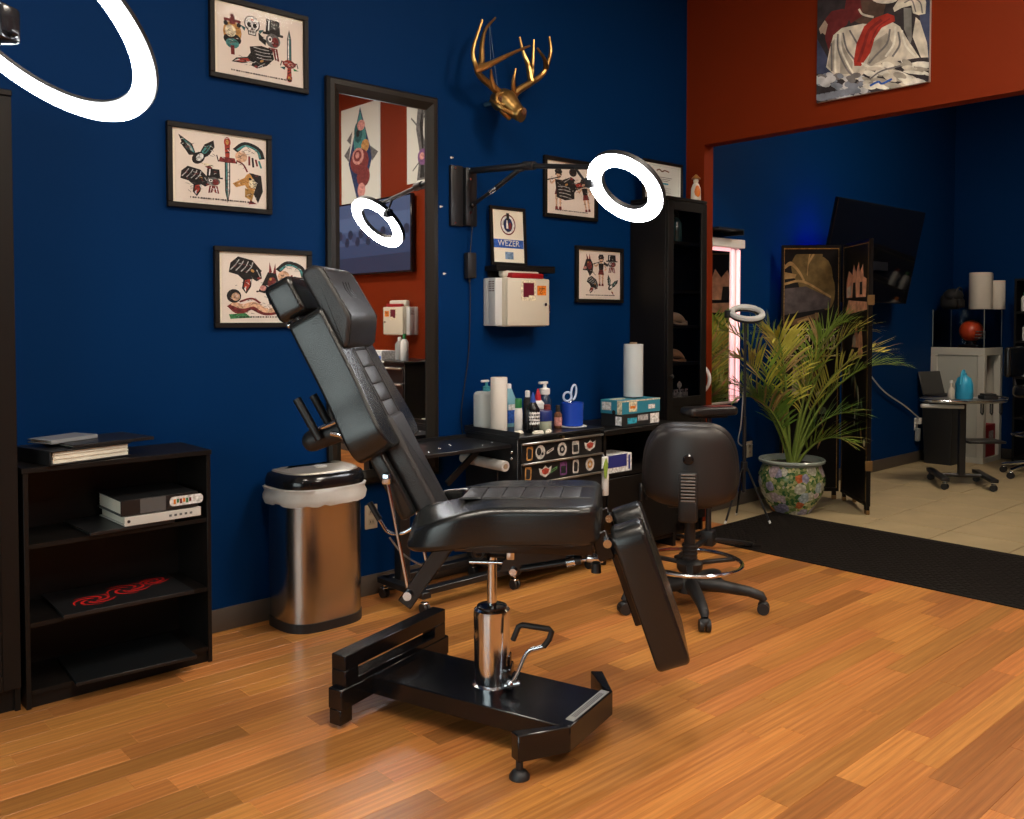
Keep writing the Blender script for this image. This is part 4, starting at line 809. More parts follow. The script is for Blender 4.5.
# certificate and figurine on top of the cabinet
CT = 2.09
T = picture('framed_certificate', 'black framed certificate standing on the tall corner cabinet', 'certificate', 4.565, CT, 0.40, 0.255, 0.018, 0.016, y=3.60, paper=mat('certificate_paper', (0.66, 0.69, 0.66), 0.7))
print_mesh(T, 'print', [S('lgrey', .015, (-.9, -.86), (.9, -.86)), S('lgrey', .015, (-.9, .86), (.9, .86)), S('lgrey', .012, (-.9, -.86), (-.9, .86)), S('lgrey', .012, (.9, -.86), (.9, .86)), S('cyan', .09, (-.3, -.1), (.3, -.1))] + [S('grey', .03, (-.5 + .1 * k, .25 - .1 * k), (.5 - .1 * k, .25 - .1 * k)) for k in range(3)] + [S('lgrey', .03, (-.45, -.35 - .12 * k), (.45, -.35 - .12 * k)) for k in range(3)] + [RB_('brown', .07, [(-.35, .6), (-.2, .68), (-.05, .58), (.1, .66), (.35, .6)])], 0.36, 0.22, 0, 0.128, -0.0082)
T = thing('figurine', 'small orange and white figurine on the tall corner cabinet', 'figurine', (4.745, 3.47, CT))
part(T, 'robe', mat('porcelain', (0.6, 0.55, 0.47), 0.3), lambda b: b.lathe([(0.028, 0), (0.032, 0.02), (0.03, 0.09), (0.018, 0.12), (0.01, 0.125)], 18))
part(T, 'apron', mat('orange_glaze', (0.65, 0.17, 0.02), 0.35), lambda b: b.ball((-0.008, -0.014, 0.065), (0.022, 0.022, 0.045)))
part(T, 'head', MATS['porcelain'], lambda b: b.ball((0, 0, 0.138), (0.017, 0.017, 0.02)))
part(T, 'hat', mat('brown_glaze', (0.28, 0.12, 0.03), 0.4), lambda b: b.lathe([(0.03, 0.15), (0.026, 0.158), (0.006, 0.178), (0.002, 0.18)], 16))

# ---------------------------------------------------------------- low bookcase with binders
T = thing('bookcase', 'low black open bookcase with binders against the blue wall', 'bookcase', (1.158, YB - 0.014, 0))
bw, bd, bh = 0.665, 0.295, 0.838
part(T, 'side_panel', CABIN, lambda b: b.bb(-bw / 2, -bw / 2 + 0.016, -bd, 0, 0, bh - 0.018, 0.001, 1)); sd = part(T, 'side_panel', CABIN, lambda b: b.bb(bw / 2 - 0.016, bw / 2, -bd, 0, 0, bh - 0.018, 0.001, 1))
part(sd, 'peg_hole', BLACKP, lambda b: [b.cyl((bw / 2 - 0.0165, -bd + 0.03, 0.36 + 0.032 * k), (bw / 2 - 0.0155, -bd + 0.03, 0.36 + 0.032 * k), 0.003, n=8) for k in range(12)], kind='stuff')
part(T, 'top_panel', CABIN, lambda b: b.bb(-bw / 2 - 0.004, bw / 2 + 0.004, -bd - 0.003, 0, bh - 0.018, bh, 0.001, 1))
part(T, 'back_panel', CABIN, lambda b: b.bb(-bw / 2 + 0.016, bw / 2 - 0.016, -0.006, 0, 0.05, bh - 0.018))
for z in (0.572, 0.298, 0.062): part(T, 'shelf', CABIN, lambda b: b.bb(-bw / 2 + 0.016, bw / 2 - 0.016, -bd + 0.004, -0.006, z - 0.016, z))
part(T, 'kick_board', CABIN, lambda b: b.bb(-bw / 2 + 0.016, bw / 2 - 0.016, -bd + 0.012, -bd + 0.024, 0, 0.046))
def binder(lab, loc, rz, w, d, h, m, spine='front', extra=None, rx=0):
    """a ring binder lying flat: two boards, a spine and the sheets between them; spine along local -y"""
    T = thing('ring_binder', lab, 'binder', loc, rz); T.rotation_euler = (R(rx), 0, R(rz))
    part(T, 'cover', m, lambda b: b.bb(-w / 2, w / 2, -d / 2, d / 2, 0, 0.004, 0.001, 1)); part(T, 'cover', m, lambda b: b.bb(-w / 2, w / 2, -d / 2, d / 2, h - 0.004, h, 0.001, 1))
    sp = part(T, 'spine', m, lambda b: b.bb(-w / 2, w / 2, -d / 2 - 0.003, -d / 2 + 0.001, 0, h, 0.001, 1))
    part(T, 'sheets', PAPER, lambda b: [b.bb(-w / 2 + 0.008, w / 2 - 0.008 - 0.002 * (k % 3), -d / 2 + 0.012, d / 2 - 0.008 + 0.002 * (k % 2), 0.005 + (h - 0.011) * k / 8, 0.005 + (h - 0.011) * (k + 0.86) / 8) for k in range(8)], smooth=False, kind='stuff')
    if extra: extra(sp, w, d, h)
    return T
BBK = mat('binder_black', (0.012, 0.012, 0.013), 0.35)
BWH = mat('binder_white', (0.62, 0.60, 0.55), 0.4)
def sp_black(sp, w, d, h):
    y = -d / 2 - 0.0032
    part(sp, 'spine_label', INK['white'], lambda b: b.prism(round_poly([(0.035, 0.012), (0.165, 0.012), (0.165, h - 0.01), (0.035, h - 0.01)], 0.016), -0.001, 0, frame3((0, y, 0), (1, 0, 0), (0, 0, 1), (0, -1, 0))), smooth=False)
    part(sp, 'label_print', [INK['orange'], INK['green'], INK['dred']], lambda b: [(setattr(b, 'cur', k % 3), b.bb(0.05 + 0.012 * k, 0.058 + 0.012 * k, y - 0.0014, y, 0.02 + 0.004 * (k % 2), h - 0.02)) for k in range(6)], smooth=False, kind='stuff')
    part(sp, 'tape_strip', mat('grey_tape', (0.1, 0.1, 0.1), 0.4), lambda b: b.bb(-0.075, 0.02, y - 0.0006, y, 0.002, h - 0.002), smooth=False)
def sp_white(sp, w, d, h):
    y = -d / 2 - 0.0034
    part(sp, 'finger_hole', BLACKM, lambda b: b.cyl((-0.13, y, h / 2), (-0.13, y - 0.001, h / 2), 0.006, n=12))
    part(sp, 'spine_print', INK['grey'], lambda b: [b.bb(0.02 + 0.02 * k, 0.03 + 0.02 * k, y - 0.0005, y, h * 0.35, h * 0.6) for k in range(5)], smooth=False, kind='stuff')
binder('thin black binder lying lowest on the upper bookcase shelf', (1.185, 3.52, 0.574), 3, 0.31, 0.27, 0.012, BBK)
binder('white ring binder under a black one on upper bookcase shelf', (1.30, 3.515, 0.588), 1, 0.29, 0.26, 0.034, BWH, extra=sp_white)
binder('black ring binder with pale spine label stacked on white binder', (1.29, 3.515, 0.626), 0, 0.29, 0.26, 0.058, BBK, extra=sp_black)
binder('thick black ring binder full of cream sheets on the low bookcase', (1.03, 3.525, bh + 0.002), -78, 0.25, 0.30, 0.05, BBK)
binder('flat black folder resting on the thick binder', (1.12, 3.535, bh + 0.053), 10, 0.31, 0.23, 0.012, BBK)
binder('slim silver folder lying on the flat black folder', (1.0, 3.55, bh + 0.067), 24, 0.20, 0.12, 0.014, mat('folder_silver', (0.35, 0.36, 0.37), 0.25, 0.3))
T = binder('black portfolio with red dragon-like swirls on middle bookcase shelf', (1.175, 3.51, 0.300), -2, 0.46, 0.31, 0.014, BBK)
def swirl(T):
    b = MB()
    for cx, cy, s in ((-0.1, -0.04, 1.45), (0.04, 0.02, 1.6), (0.15, 0.06, 1.1)):
        for k in range(5):
            a0 = k * 1.26; P = [(cx + s * 0.06 * math.cos(a0 + t) * (0.25 + t * 0.28), cy + s * 0.05 * math.sin(a0 + t) * (0.25 + t * 0.28), 0.0146) for t in (0, 0.6, 1.2, 1.8, 2.4)]
            b.tube(spl(P, 3), [0.004, 0.006, 0.0065, 0.006, 0.005, 0.006, 0.0065, 0.005, 0.004, 0.004, 0.003, 0.002, 0.001], 5)
    for i, v in enumerate(b.v): b.v[i] = (v[0], v[1], 0.0142 + (v[2] - 0.0142) * 0.05)
    b.build('red_print', mat('red_foil', (0.6, 0.015, 0.012), 0.5), T, kind='stuff')
swirl(T)
binder('dark portfolio jutting out from the bottom bookcase shelf', (1.19, 3.47, 0.064), -4, 0.42, 0.31, 0.012, mat('portfolio_dark', (0.006, 0.007, 0.008), 0.4))

# ---------------------------------------------------------------- steel bin
def racetrack(w, d, r, k=8):
    return round_poly([(-w / 2, -d / 2), (w / 2, -d / 2), (w / 2, d / 2), (-w / 2, d / 2)], r, k)
T = thing('trash_bin', 'brushed steel sensor bin with black rim and white liner by the wall', 'trash bin', (2.05, 3.535, 0))
bo = round_poly([(-0.19, -0.06), (-0.12, -0.135), (0.12, -0.135), (0.19, -0.06), (0.19, 0.12), (-0.19, 0.12)], [0.09, 0.09, 0.09, 0.09, 0.04, 0.04], 6)
def loft(b, secs):
    n = len(secs[0][0]); vs = [(x, y, z) for P, z in secs for x, y in P]
    fs = [(j * n + i, j * n + (i + 1) % n, (j + 1) * n + (i + 1) % n, (j + 1) * n + i) for j in range(len(secs) - 1) for i in range(n)]
    b.add(vs, fs + [tuple(range(n - 1, -1, -1)), tuple(range((len(secs) - 1) * n, len(secs) * n))])
part(T, 'foot_rim', BLACKP, lambda b: loft(b, [(offset_poly(bo, -0.004), 0.0), (offset_poly(bo, -0.004), 0.04)]))
part(T, 'body', STEEL, lambda b: loft(b, [(bo, 0.04), (offset_poly(bo, -0.002), 0.3), (bo, 0.585)]), ang=60)
rl = random.Random(5)
def liner(b):
    secs = []
    for k, (o, z) in enumerate(((-0.004, 0.56), (-0.022, 0.552), (-0.030, 0.575), (-0.020, 0.60), (-0.026, 0.618), (-0.004, 0.624))):
        P = offset_poly(bo, o); n = len(P)
        secs.append(([(x * (1 + rl.uniform(-0.016, 0.016)), y * (1 + rl.uniform(-0.03, 0.03))) for x, y in P], z))
    n = len(secs[0][0]); b.add([(x, y, z + (rl.uniform(-0.008, 0.006) if k < 3 else 0)) for k, (P, z) in enumerate(secs) for x, y in P], [(j * n + i, j * n + (i + 1) % n, (j + 1) * n + (i + 1) % n, (j + 1) * n + i) for j in range(5) for i in range(n)])
part(T, 'bin_liner', mat('liner_white', (0.6, 0.58, 0.54), 0.45, bump=0.4, bscale=30), liner, ang=80)
lid = part(T, 'lid', BLACKG, lambda b: loft(b, [(offset_poly(bo, -0.004), 0.615), (offset_poly(bo, -0.016), 0.622), (offset_poly(bo, -0.018), 0.645), (offset_poly(bo, -0.008), 0.672), (offset_poly(bo, 0.012), 0.682)]), ang=50)
part(lid, 'lid_plate', mat('lid_steel', (0.42, 0.38, 0.32), 0.42, 0.55), lambda b: loft(b, [(offset_poly(bo, 0.01), 0.680), (offset_poly(bo, 0.016), 0.688), (offset_poly(bo, 0.05), 0.694), (offset_poly(bo, 0.09), 0.696)]), ang=30)
part(lid, 'sensor_button', mat('button_grey', (0.5, 0.49, 0.47), 0.3), lambda b: b.lathe([(0.03, 0.694), (0.03, 0.700), (0.026, 0.702)], 20, (0.0, -0.02, 0)))

# ---------------------------------------------------------------- mobile workstation with drawers
CART = mat('cart_black', (0.010, 0.010, 0.011), 0.32, spec=0.5)
ALU = mat('aluminium', (0.5, 0.47, 0.42), 0.3, 0.9)
STK = {k: ink('st_' + k, c) for k, c in dict(w=(0.5, 0.47, 0.42), r=(0.35, 0.05, 0.03), b=(0.02, 0.02, 0.02), o=(0.4, 0.2, 0.06), p=(0.14, 0.05, 0.15), g=(0.1, 0.22, 0.08)).items()}
def caster(T, x, y, r=0.024):
    o = part(T, 'caster', BLACKP, lambda b: [b.cyl((x + e, y, r), (x + e + 0.012, y, r), r, n=16) for e in (-0.016, 0.004)])
    part(o, 'fork', CHROME, lambda b: (b.cyl((x, y, r), (x, y, 2 * r + 0.018), 0.006, n=8), b.box((x, y, 2 * r), (0.03, 0.034, 0.012), 0.004, 1)))
T = thing('tool_cart', 'black mobile workstation cart with stickered drawers and side tray', 'cart', (3.29, 3.43, 0))
CX0, CX1, CY0, CY1, CTZ = -0.305, 0.305, -0.21, 0.21, 0.772        # cabinet extents around (3.29,3.43)
part(T, 'cabinet_body', CART, lambda b: (b.bb(CX0, CX1, CY0 + 0.016, CY1, 0.16, CTZ - 0.012, 0.003, 1),))
part(T, 'cabinet_top', CART, lambda b: (b.bb(CX0 - 0.006, CX1 + 0.006, CY0 - 0.004, CY1 + 0.004, CTZ - 0.014, CTZ, 0.003, 1),))
part(T, 'top_rim', CART, lambda b: (b.bb(CX0 - 0.006, CX0, CY0, CY1, CTZ, CTZ + 0.022), b.bb(CX0, CX1, CY1 - 0.004, CY1 + 0.002, CTZ, CTZ + 0.022)), smooth=False)
part(T, 'lock', mat('brass', (0.3, 0.2, 0.1), 0.35, 0.9), lambda b: b.cyl((0.0, CY0 - 0.002, CTZ - 0.028), (0.0, CY0 + 0.02, CTZ - 0.028), 0.009, n=12))
zs = [0.735, 0.635, 0.535, 0.435, 0.325, 0.205]
stick = [[('o', -.24, 'jug'), ('w', -.165, 'blob'), ('w', -.095, 'bar'), ('b', -.01, 'wreath'), ('w', .09, 'frame'), ('r', .2, 'crest')], [('o', -.25, 'jug'), ('r', -.13, 'crest'), ('g', -.07, 'bar'), ('p', .0, 'frame'), ('w', .09, 'jug'), ('w', .2, 'wreath')]]
for i in range(len(zs) - 1):
    z1, z0 = zs[i], zs[i + 1] + 0.006
    D = part(T, 'drawer', CART, lambda b: b.bb(CX0 + 0.012, CX1 - 0.012, CY0, CY0 + 0.02, z0, z1, 0.002, 1))
    part(D, 'handle_rail', ALU, lambda b: b.bb(CX0 + 0.012, CX1 - 0.012, CY0 - 0.014, CY0 + 0.002, z1 - 0.006, z1 + 0.004, 0.002, 1))
    if i < 2:
        for c, x, kind in stick[i]:
            zc = (z0 + z1) / 2 - 0.004; y = CY0 - 0.0006
            def stf(b):
                fr_ = lambda P, h, k: (setattr(b, 'cur', k), b.prism(P, 0, h, frame3((x, CY0, zc), (1, 0, 0), (0, 0, 1), (0, -1, 0))))
                if kind == 'jug': fr_(round_poly([(-.022, -.034), (.022, -.034), (.024, .034), (-.02, .034)], .01, 2), .0006, 0); fr_(round_poly([(-.014, -.026), (.014, -.026), (.016, .02), (-.012, .026)], .008, 2), .0010, 1)
                elif kind == 'blob': fr_(E(0, 0, 0, .034, .036, n=12)[1], .0006, 0); fr_(E(0, -.01, .004, .016, .02)[1], .001, 1); fr_(E(0, .014, -.01, .008)[1], .001, 1)
                elif kind == 'bar': fr_(round_poly([(-.026, -.016), (.026, .004), (.024, .018), (-.028, -.002)], .006, 2), .0006, 0); fr_([(-.018, -.006), (.016, .006), (.016, .01), (-.018, -.002)], .001, 1)
                elif kind == 'wreath': fr_(E(0, 0, 0, .033, .035, n=18)[1], .0006, 0 if c != 'b' else 2); fr_(E(0, 0, 0, .02, .022)[1], .001, 1); fr_(E(0, 0, 0, .009)[1], .0013, 0)
                elif kind == 'frame': fr_(round_poly([(-.025, -.034), (.025, -.034), (.025, .034), (-.025, .034)], .008, 2), .0006, 0); fr_(round_poly([(-.018, -.024), (.018, -.024), (.018, .014), (-.018, .014)], .005, 2), .001, 1)
                else: fr_([(-.045, .02), (-.02, .012), (0, .03), (.02, .012), (.045, .024), (.036, -.012), (.0, -.03), (-.036, -.014)], .0006, 0); fr_([(-.028, .008), (0, .018), (.028, .008), (.02, -.01), (0, -.018), (-.02, -.01)], .001, 1)
            part(D, 'sticker', [STK['w' if c in 'rb' else c], STK['r' if c == 'r' else 'o' if c == 'w' and kind == 'wreath' else 'b'], STK['b' if c != 'b' else 'w']], stf, smooth=False)
# left side tray, rail and the wide base on casters
part(T, 'side_tray', CART, lambda b: (b.bb(-0.86, CX0 - 0.008, -0.16, 0.2, 0.715, 0.733, 0.002, 1), b.bb(-0.86, CX0 - 0.008, 0.194, 0.2, 0.733, 0.75)))
part(T, 'tray_bracket', BLACKM, lambda b: (b.box((-0.44, 0.05, 0.62), (0.28, 0.016, 0.03), 0, 2, Matrix.Rotation(R(-36), 3, 'Y')),))
for k in range(5): part(T, 'rivet', CHROME, lambda b: b.ball((-0.78 + 0.11 * k, -0.1 + 0.06 * (k % 3), 0.7335), (0.006, 0.006, 0.003), 8, 6))
for x, z in ((CX0 - 0.002, 0.69), (CX0 - 0.002, 0.66), (CX0 - 0.002, 0.5)): part(T, 'side_bolt', CHROME, lambda b: b.ball((x, -0.15, z), (0.005, 0.008, 0.008), 8, 6))
part(T, 'post', CART, lambda b: b.bb(-0.80, -0.74, 0.1, 0.15, 0.09, 0.716, 0.003, 1))
part(T, 'base_frame', CART, lambda b: (b.bb(-0.84, 0.30, -0.12, -0.07, 0.072, 0.102, 0.003, 1), b.bb(-0.86, -0.81, -0.16, 0.21, 0.072, 0.102, 0.003, 1), b.bb(-0.3, -0.25, -0.16, 0.21, 0.072, 0.102, 0.003, 1), b.bb(0.25, 0.30, -0.16, 0.21, 0.072, 0.102, 0.003, 1), b.bb(-0.84, 0.30, 0.15, 0.2, 0.072, 0.102, 0.003, 1), b.bb(CX0, CX1, -0.18, 0.2, 0.1, 0.165, 0.003, 1)))
for x in (-0.835, -0.275, 0.275):
    for y in (-0.14, 0.185): caster(T, x, y)
# paper towel roll held along the side of the cart
T = thing('paper_roll', 'grey white paper roll on the side of the black cart', 'paper roll', (2.945, 3.28, 0.625))
part(T, 'roll', mat('paper_grey', (0.52, 0.49, 0.45), 0.7, var=0.08, vscale=20), lambda b: b.lathe([(0.012, 0), (0.026, 0), (0.027, 0.004), (0.027, 0.326), (0.026, 0.33), (0.012, 0.33)], 22, (0, 0, 0), rot_to((0, 1, 0.02))))
part(T, 'core', mat('cardboard', (0.3, 0.2, 0.12), 0.8), lambda b: b.lathe([(0.010, -0.003), (0.013, -0.003), (0.013, 0.02), (0.010, 0.02)], 16, (0, 0, 0), rot_to((0, 1, 0.02))))
part(T, 'holder', BLACKM, lambda b: (b.cyl((0.0, 0.31, 0.005), (0.04, 0.31, 0.005), 0.006, n=8), b.cyl((0, 0.02, 0), (0, 0.32, 0.006), 0.005, n=8), b.cyl((0.0, 0.06, -0.02), (0.0, 0.06, -0.1), 0.003, n=6)))

# ---------------------------------------------------------------- things standing on the cart
Z0 = CTZ
def bottle(name, lab, x, y, prof, m, cap=None, capm=None, z=Z0, label=None, labm=None, n=20, cat='bottle', extra=None):
    T = thing(name, lab, cat, (x, y, z))
    part(T, 'body', m, lambda b: b.lathe(prof, n))
    if cap: part(T, 'cap', capm, lambda b: b.lathe(cap, n))
    if label: part(T, 'label', labm, lambda b: b.lathe(label, n, cap=False))
    if extra: extra(T)
    return T
T = thing('paper_towel_roll', 'tall white paper towel roll standing at the cart corner', 'paper roll', (3.052, 3.45, CTZ))
TOWEL = mat('towel_white', (0.72, 0.66, 0.58), 0.8, bump=0.15, bscale=120)
part(T, 'towels', TOWEL, lambda b: b.lathe([(0.016, 0), (0.042, 0), (0.043, 0.003), (0.043, 0.277), (0.041, 0.28), (0.016, 0.28)], 26)); part(T, 'core', MATS['cardboard'], lambda b: b.lathe([(0.014, 0.001), (0.017, 0.001), (0.017, 0.281), (0.014, 0.281)], 16))
T = thing('soap_jug', 'white jug with pump behind the paper towel roll', 'jug', (3.075, 3.575, CTZ))
part(T, 'body', mat('jug_white', (0.52, 0.55, 0.54), 0.35), lambda b: (pad(b, racetrack(0.13, 0.09, 0.03, 4), 0, 0.20, 0.022),))
part(T, 'label', INK['grey'], lambda b: (b.bb(-0.01, 0.03, -0.0465, -0.044, 0.12, 0.165),), smooth=False)
part(T, 'pump', mat('cap_teal', (0.05, 0.26, 0.3), 0.4), lambda b: (b.lathe([(0.02, 0.2), (0.02, 0.225), (0.008, 0.228), (0.007, 0.25)], 14, (0.0, 0, 0)),)); part(T, 'nozzle', WHITEP, lambda b: (b.box((-0.01, 0, 0.253), (0.05, 0.016, 0.012), 0.004), ))
T = thing('spray_jug', 'clear blue cleaner bottle partly hidden by the towel roll', 'bottle', (3.245, 3.59, CTZ))
part(T, 'body', mat('blue_liquid', (0.2, 0.42, 0.5), 0.25), lambda b: loft(b, [(racetrack(0.09, 0.06, 0.02, 3), 0), (racetrack(0.09, 0.06, 0.02, 3), 0.13), (racetrack(0.04, 0.04, 0.015, 3), 0.19), (racetrack(0.03, 0.03, 0.012, 3), 0.205)]))
part(T, 'label', INK['blue'], lambda b: b.bb(-0.035, 0.035, -0.0315, -0.029, 0.02, 0.09), smooth=False); part(T, 'label_print', INK['white'], lambda b: b.bb(-0.03, 0.03, -0.032, -0.0312, 0.09, 0.12), smooth=False)
part(T, 'cap', WHITEP, lambda b: b.lathe([(0.015, 0.2), (0.015, 0.225), (0.012, 0.23)], 14))
bottle('squeeze_bottle', 'small white bottle with green cap on the cart', 3.105, 3.36, [(0.018, 0), (0.021, 0.004), (0.021, 0.1), (0.018, 0.125)], WHITEP, [(0.018, 0.122), (0.018, 0.17), (0.015, 0.174)], mat('cap_green', (0.01, 0.16, 0.04), 0.4))
def stripes(T):
    part(T, 'label_print', [INK['white']], lambda b: [b.box((0.0352 * math.sin(a), -0.0352 * math.cos(a), 0.05 + 0.017 * k), (0.014, 0.001, 0.011), 0, 2, Matrix.Rotation(a, 3, 'Z') @ Matrix.Rotation(0.5 if k % 2 else -0.5, 3, 'Y')) for k in range(4) for a in (-1.1, -0.75, -0.4, 0.0, 0.4)], smooth=False, kind='stuff')
bottle('ink_bottle', 'black bottle with white lettering and blue tip on the cart', 3.155, 3.305, [(0.032, 0), (0.0345, 0.004), (0.0345, 0.12), (0.015, 0.155)], BLACKG, [(0.015, 0.153), (0.013, 0.17), (0.003, 0.205)], mat('cap_blue', (0.02, 0.07, 0.35), 0.4), extra=stripes)
bottle('white_tube', 'slim white capped bottle behind the black lettered bottle', 3.225, 3.42, [(0.02, 0), (0.022, 0.003), (0.022, 0.15), (0.014, 0.17)], INK['black'], [(0.013, 0.165), (0.013, 0.2), (0.009, 0.204)], WHITEP)
bottle('glue_bottle', 'white bottle with pointed red cap on the cart', 3.325, 3.445, [(0.032, 0), (0.034, 0.004), (0.034, 0.13), (0.02, 0.145)], WHITEP, [(0.019, 0.143), (0.016, 0.165), (0.005, 0.205), (0.002, 0.207)], mat('cap_red', (0.45, 0.01, 0.02), 0.35), label=[(0.0346, 0.02), (0.0346, 0.1)], labm=INK['dred'])
def pumpx(T): part(T, 'pump', WHITEP, lambda b: (b.lathe([(0.016, 0.165), (0.028, 0.17), (0.028, 0.2), (0.01, 0.205), (0.01, 0.225)], 16), b.box((-0.012, 0, 0.232), (0.06, 0.022, 0.014), 0.005)))
bottle('foam_pump_bottle', 'dark foam bottle with white pump top on the cart', 3.42, 3.49, [(0.034, 0), (0.037, 0.004), (0.037, 0.14), (0.02, 0.168)], mat('bottle_navy', (0.012, 0.03, 0.07), 0.2), extra=pumpx)
bottle('ointment_jar', 'wide blue and cream ointment jar at the cart front', 3.25, 3.325, [(0.04, 0), (0.043, 0.004), (0.043, 0.05), (0.04, 0.055)], mat('jar_pale', (0.35, 0.38, 0.28), 0.3), [(0.045, 0.053), (0.045, 0.1), (0.042, 0.105)], mat('lid_navy', (0.015, 0.03, 0.16), 0.3), cat='jar')
bottle('small_jar', 'little dark jar with red print lying behind ointment jar', 3.315, 3.365, [(0.022, 0), (0.024, 0.003), (0.024, 0.08), (0.02, 0.1)], INK['navy'], [(0.018, 0.098), (0.018, 0.125), (0.016, 0.128)], INK['dred'], label=[(0.0245, 0.02), (0.0245, 0.055)], labm=INK['white'], cat='jar')
bottle('brown_bottle', 'small brown dropper bottle with pale label on the cart', 3.375, 3.345, [(0.019, 0), (0.021, 0.003), (0.021, 0.075), (0.01, 0.09)], INK['brown'], [(0.012, 0.088), (0.012, 0.12), (0.01, 0.123)], INK['black'], label=[(0.0214, 0.015), (0.0214, 0.06)], labm=INK['pink'])
T = thing('tape_cup', 'blue cup on a white saucer at the cart end', 'cup', (3.475, 3.335, CTZ + 0.0075))
part(T, 'cup', mat('cup_blue', (0.012, 0.06, 0.42), 0.25), lambda b: b.lathe([(0.05, 0.0), (0.057, 0.004), (0.06, 0.125), (0.054, 0.125), (0.05, 0.02), (0.01, 0.018)], 28))
tag(part(None, 'saucer', WHITEP, lambda b: b.lathe([(0.03, 0.0), (0.078, 0.004), (0.08, 0.0065), (0.05, 0.006)], 30)), 'flat white saucer under the blue cup', 'saucer', loc=(3.475, 3.335, CTZ))
T = thing('scissors', 'scissors with pale blue handles standing in the blue cup', 'scissors', (3.465, 3.335, CTZ + 0.03))
SB = mat('scissor_blue', (0.45, 0.55, 0.75), 0.4)
part(T, 'handle', SB, lambda b: b.torus((-0.028, 0.0, 0.135), (0.3, 1, 0), 0.024, 0.006, 22, 8)); part(T, 'handle', SB, lambda b: b.tube([(0.03 + 0.02 * math.cos(t), 0.01, 0.155 + 0.038 * math.sin(t) + 0.01 * math.cos(t)) for t in [2 * math.pi * i / 20 for i in range(20)]], 0.006, 8, closed=True))
part(T, 'blade', CHROME, lambda b: (b.box((0.0, 0.004, 0.06), (0.012, 0.003, 0.12), 0.001, 1, Matrix.Rotation(R(-12), 3, 'Y')),)); part(T, 'blade', CHROME, lambda b: (b.box((0.0, 0.0085, 0.06), (0.012, 0.003, 0.12), 0.001, 1, Matrix.Rotation(R(14), 3, 'Y')),))
tag(part(None, 'drinking_glass', glass('glass_tumbler', (0.8, 0.85, 0.85)), lambda b: b.lathe([(0.02, 0), (0.024, 0.003), (0.027, 0.06), (0.025, 0.06), (0.022, 0.006)], 20)), 'tiny clear cup right beside the blue cup on cart', 'cup', loc=(3.56, 3.42, CTZ))
for i, (x, y, r) in enumerate(((3.05, 3.30, 10), (3.13, 3.242, -15), (3.2, 3.238, 30))):
    tag(part(None, 'folded_wipe', PAPER, lambda b: (b.box((0, 0, 0.006), (0.06, 0.022, 0.012), 0.004, 2), b.box((0.004, 0.002, 0.014), (0.05, 0.016, 0.007), 0.003, 2))), 'small folded white wipe ' + ('beside the paper towel roll on cart', 'before the black lettered bottle on cart', 'before the ointment jar on cart')[i], 'wipe', 'folded wipes on the cart edge', loc=(x, y, CTZ), rz=r)
# spray bottle hanging at the right side of the cart
T = thing('spray_bottle', 'white spray bottle with green label hung on the cart side', 'bottle', (3.622, 3.235, 0.40))
part(T, 'body', WHITEP, lambda b: b.lathe([(0.02, 0.0), (0.023, 0.004), (0.023, 0.13), (0.012, 0.16), (0.01, 0.17)], 18)); part(T, 'trigger_head', WHITEP, lambda b: (b.box((-0.008, -0.005, 0.19), (0.05, 0.022, 0.04), 0.007), b.box((-0.028, -0.01, 0.17), (0.01, 0.016, 0.05), 0.003, 1, Matrix.Rotation(R(20), 3, 'Y'))))
part(T, 'tag', mat('tag_green', (0.28, 0.42, 0.06), 0.5), lambda b: b.prism(round_poly([(-0.03, 0.1), (-0.012, 0.09), (0.0, 0.17), (-0.015, 0.21), (-0.035, 0.17)], 0.012, 3), 0.024, 0.026, Matrix.Rotation(R(90), 4, 'X')), smooth=False)
part(T, 'hook', CHROME, lambda b: b.tube(spl([(-0.024, 0.0, 0.20), (-0.02, 0.0, 0.225), (-0.008, 0, 0.22), (0.0, 0, 0.2)], 4), 0.003, 6))

# ---------------------------------------------------------------- low black side table with glove boxes
T = thing('side_table', 'low black side cabinet holding glove boxes beside the drawer cart', 'side table', (3.985, 3.48, 0))
part(T, 'table_top', CABIN, lambda b: b.bb(-0.33, 0.33, -0.215, 0.21, 0.712, 0.742, 0.003, 1))
for s in (-1, 1): part(T, 'side_panel', CABIN, lambda b: b.bb(s * 0.31 - 0.012, s * 0.31 + 0.012, -0.2, 0.2, 0, 0.712))
part(T, 'back_panel', CABIN, lambda b: b.bb(-0.30, 0.30, 0.18, 0.2, 0.05, 0.71)); part(T, 'shelf', CABIN, lambda b: b.bb(-0.30, 0.30, -0.195, 0.18, 0.475, 0.495)); part(T, 'shelf', CABIN, lambda b: b.bb(-0.30, 0.30, -0.195, 0.18, 0.06, 0.08))
D = part(T, 'door', CABIN, lambda b: b.bb(-0.295, 0.0, -0.208, -0.195, 0.085, 0.47, 0.002, 1)); part(D, 'handle', BLACKM, lambda b: b.bb(-0.03, -0.02, -0.225, -0.208, 0.32, 0.42, 0.003, 1))
D = part(T, 'door', CABIN, lambda b: b.bb(0.004, 0.298, -0.208, -0.195, 0.085, 0.47, 0.002, 1)); part(D, 'handle', BLACKM, lambda b: b.bb(0.02, 0.03, -0.225, -0.208, 0.32, 0.42, 0.003, 1))
TEAL = mat('glove_teal', (0.03, 0.23, 0.33), 0.5); 
T = thing('glove_box', 'black lower box of gloves with pale print on the side table', 'box', (3.995, 3.37, 0.742))
part(T, 'carton', mat('carton_black', (0.016, 0.017, 0.018), 0.5), lambda b: b.bb(-0.165, 0.165, -0.08, 0.08, 0, 0.072, 0.002, 1))
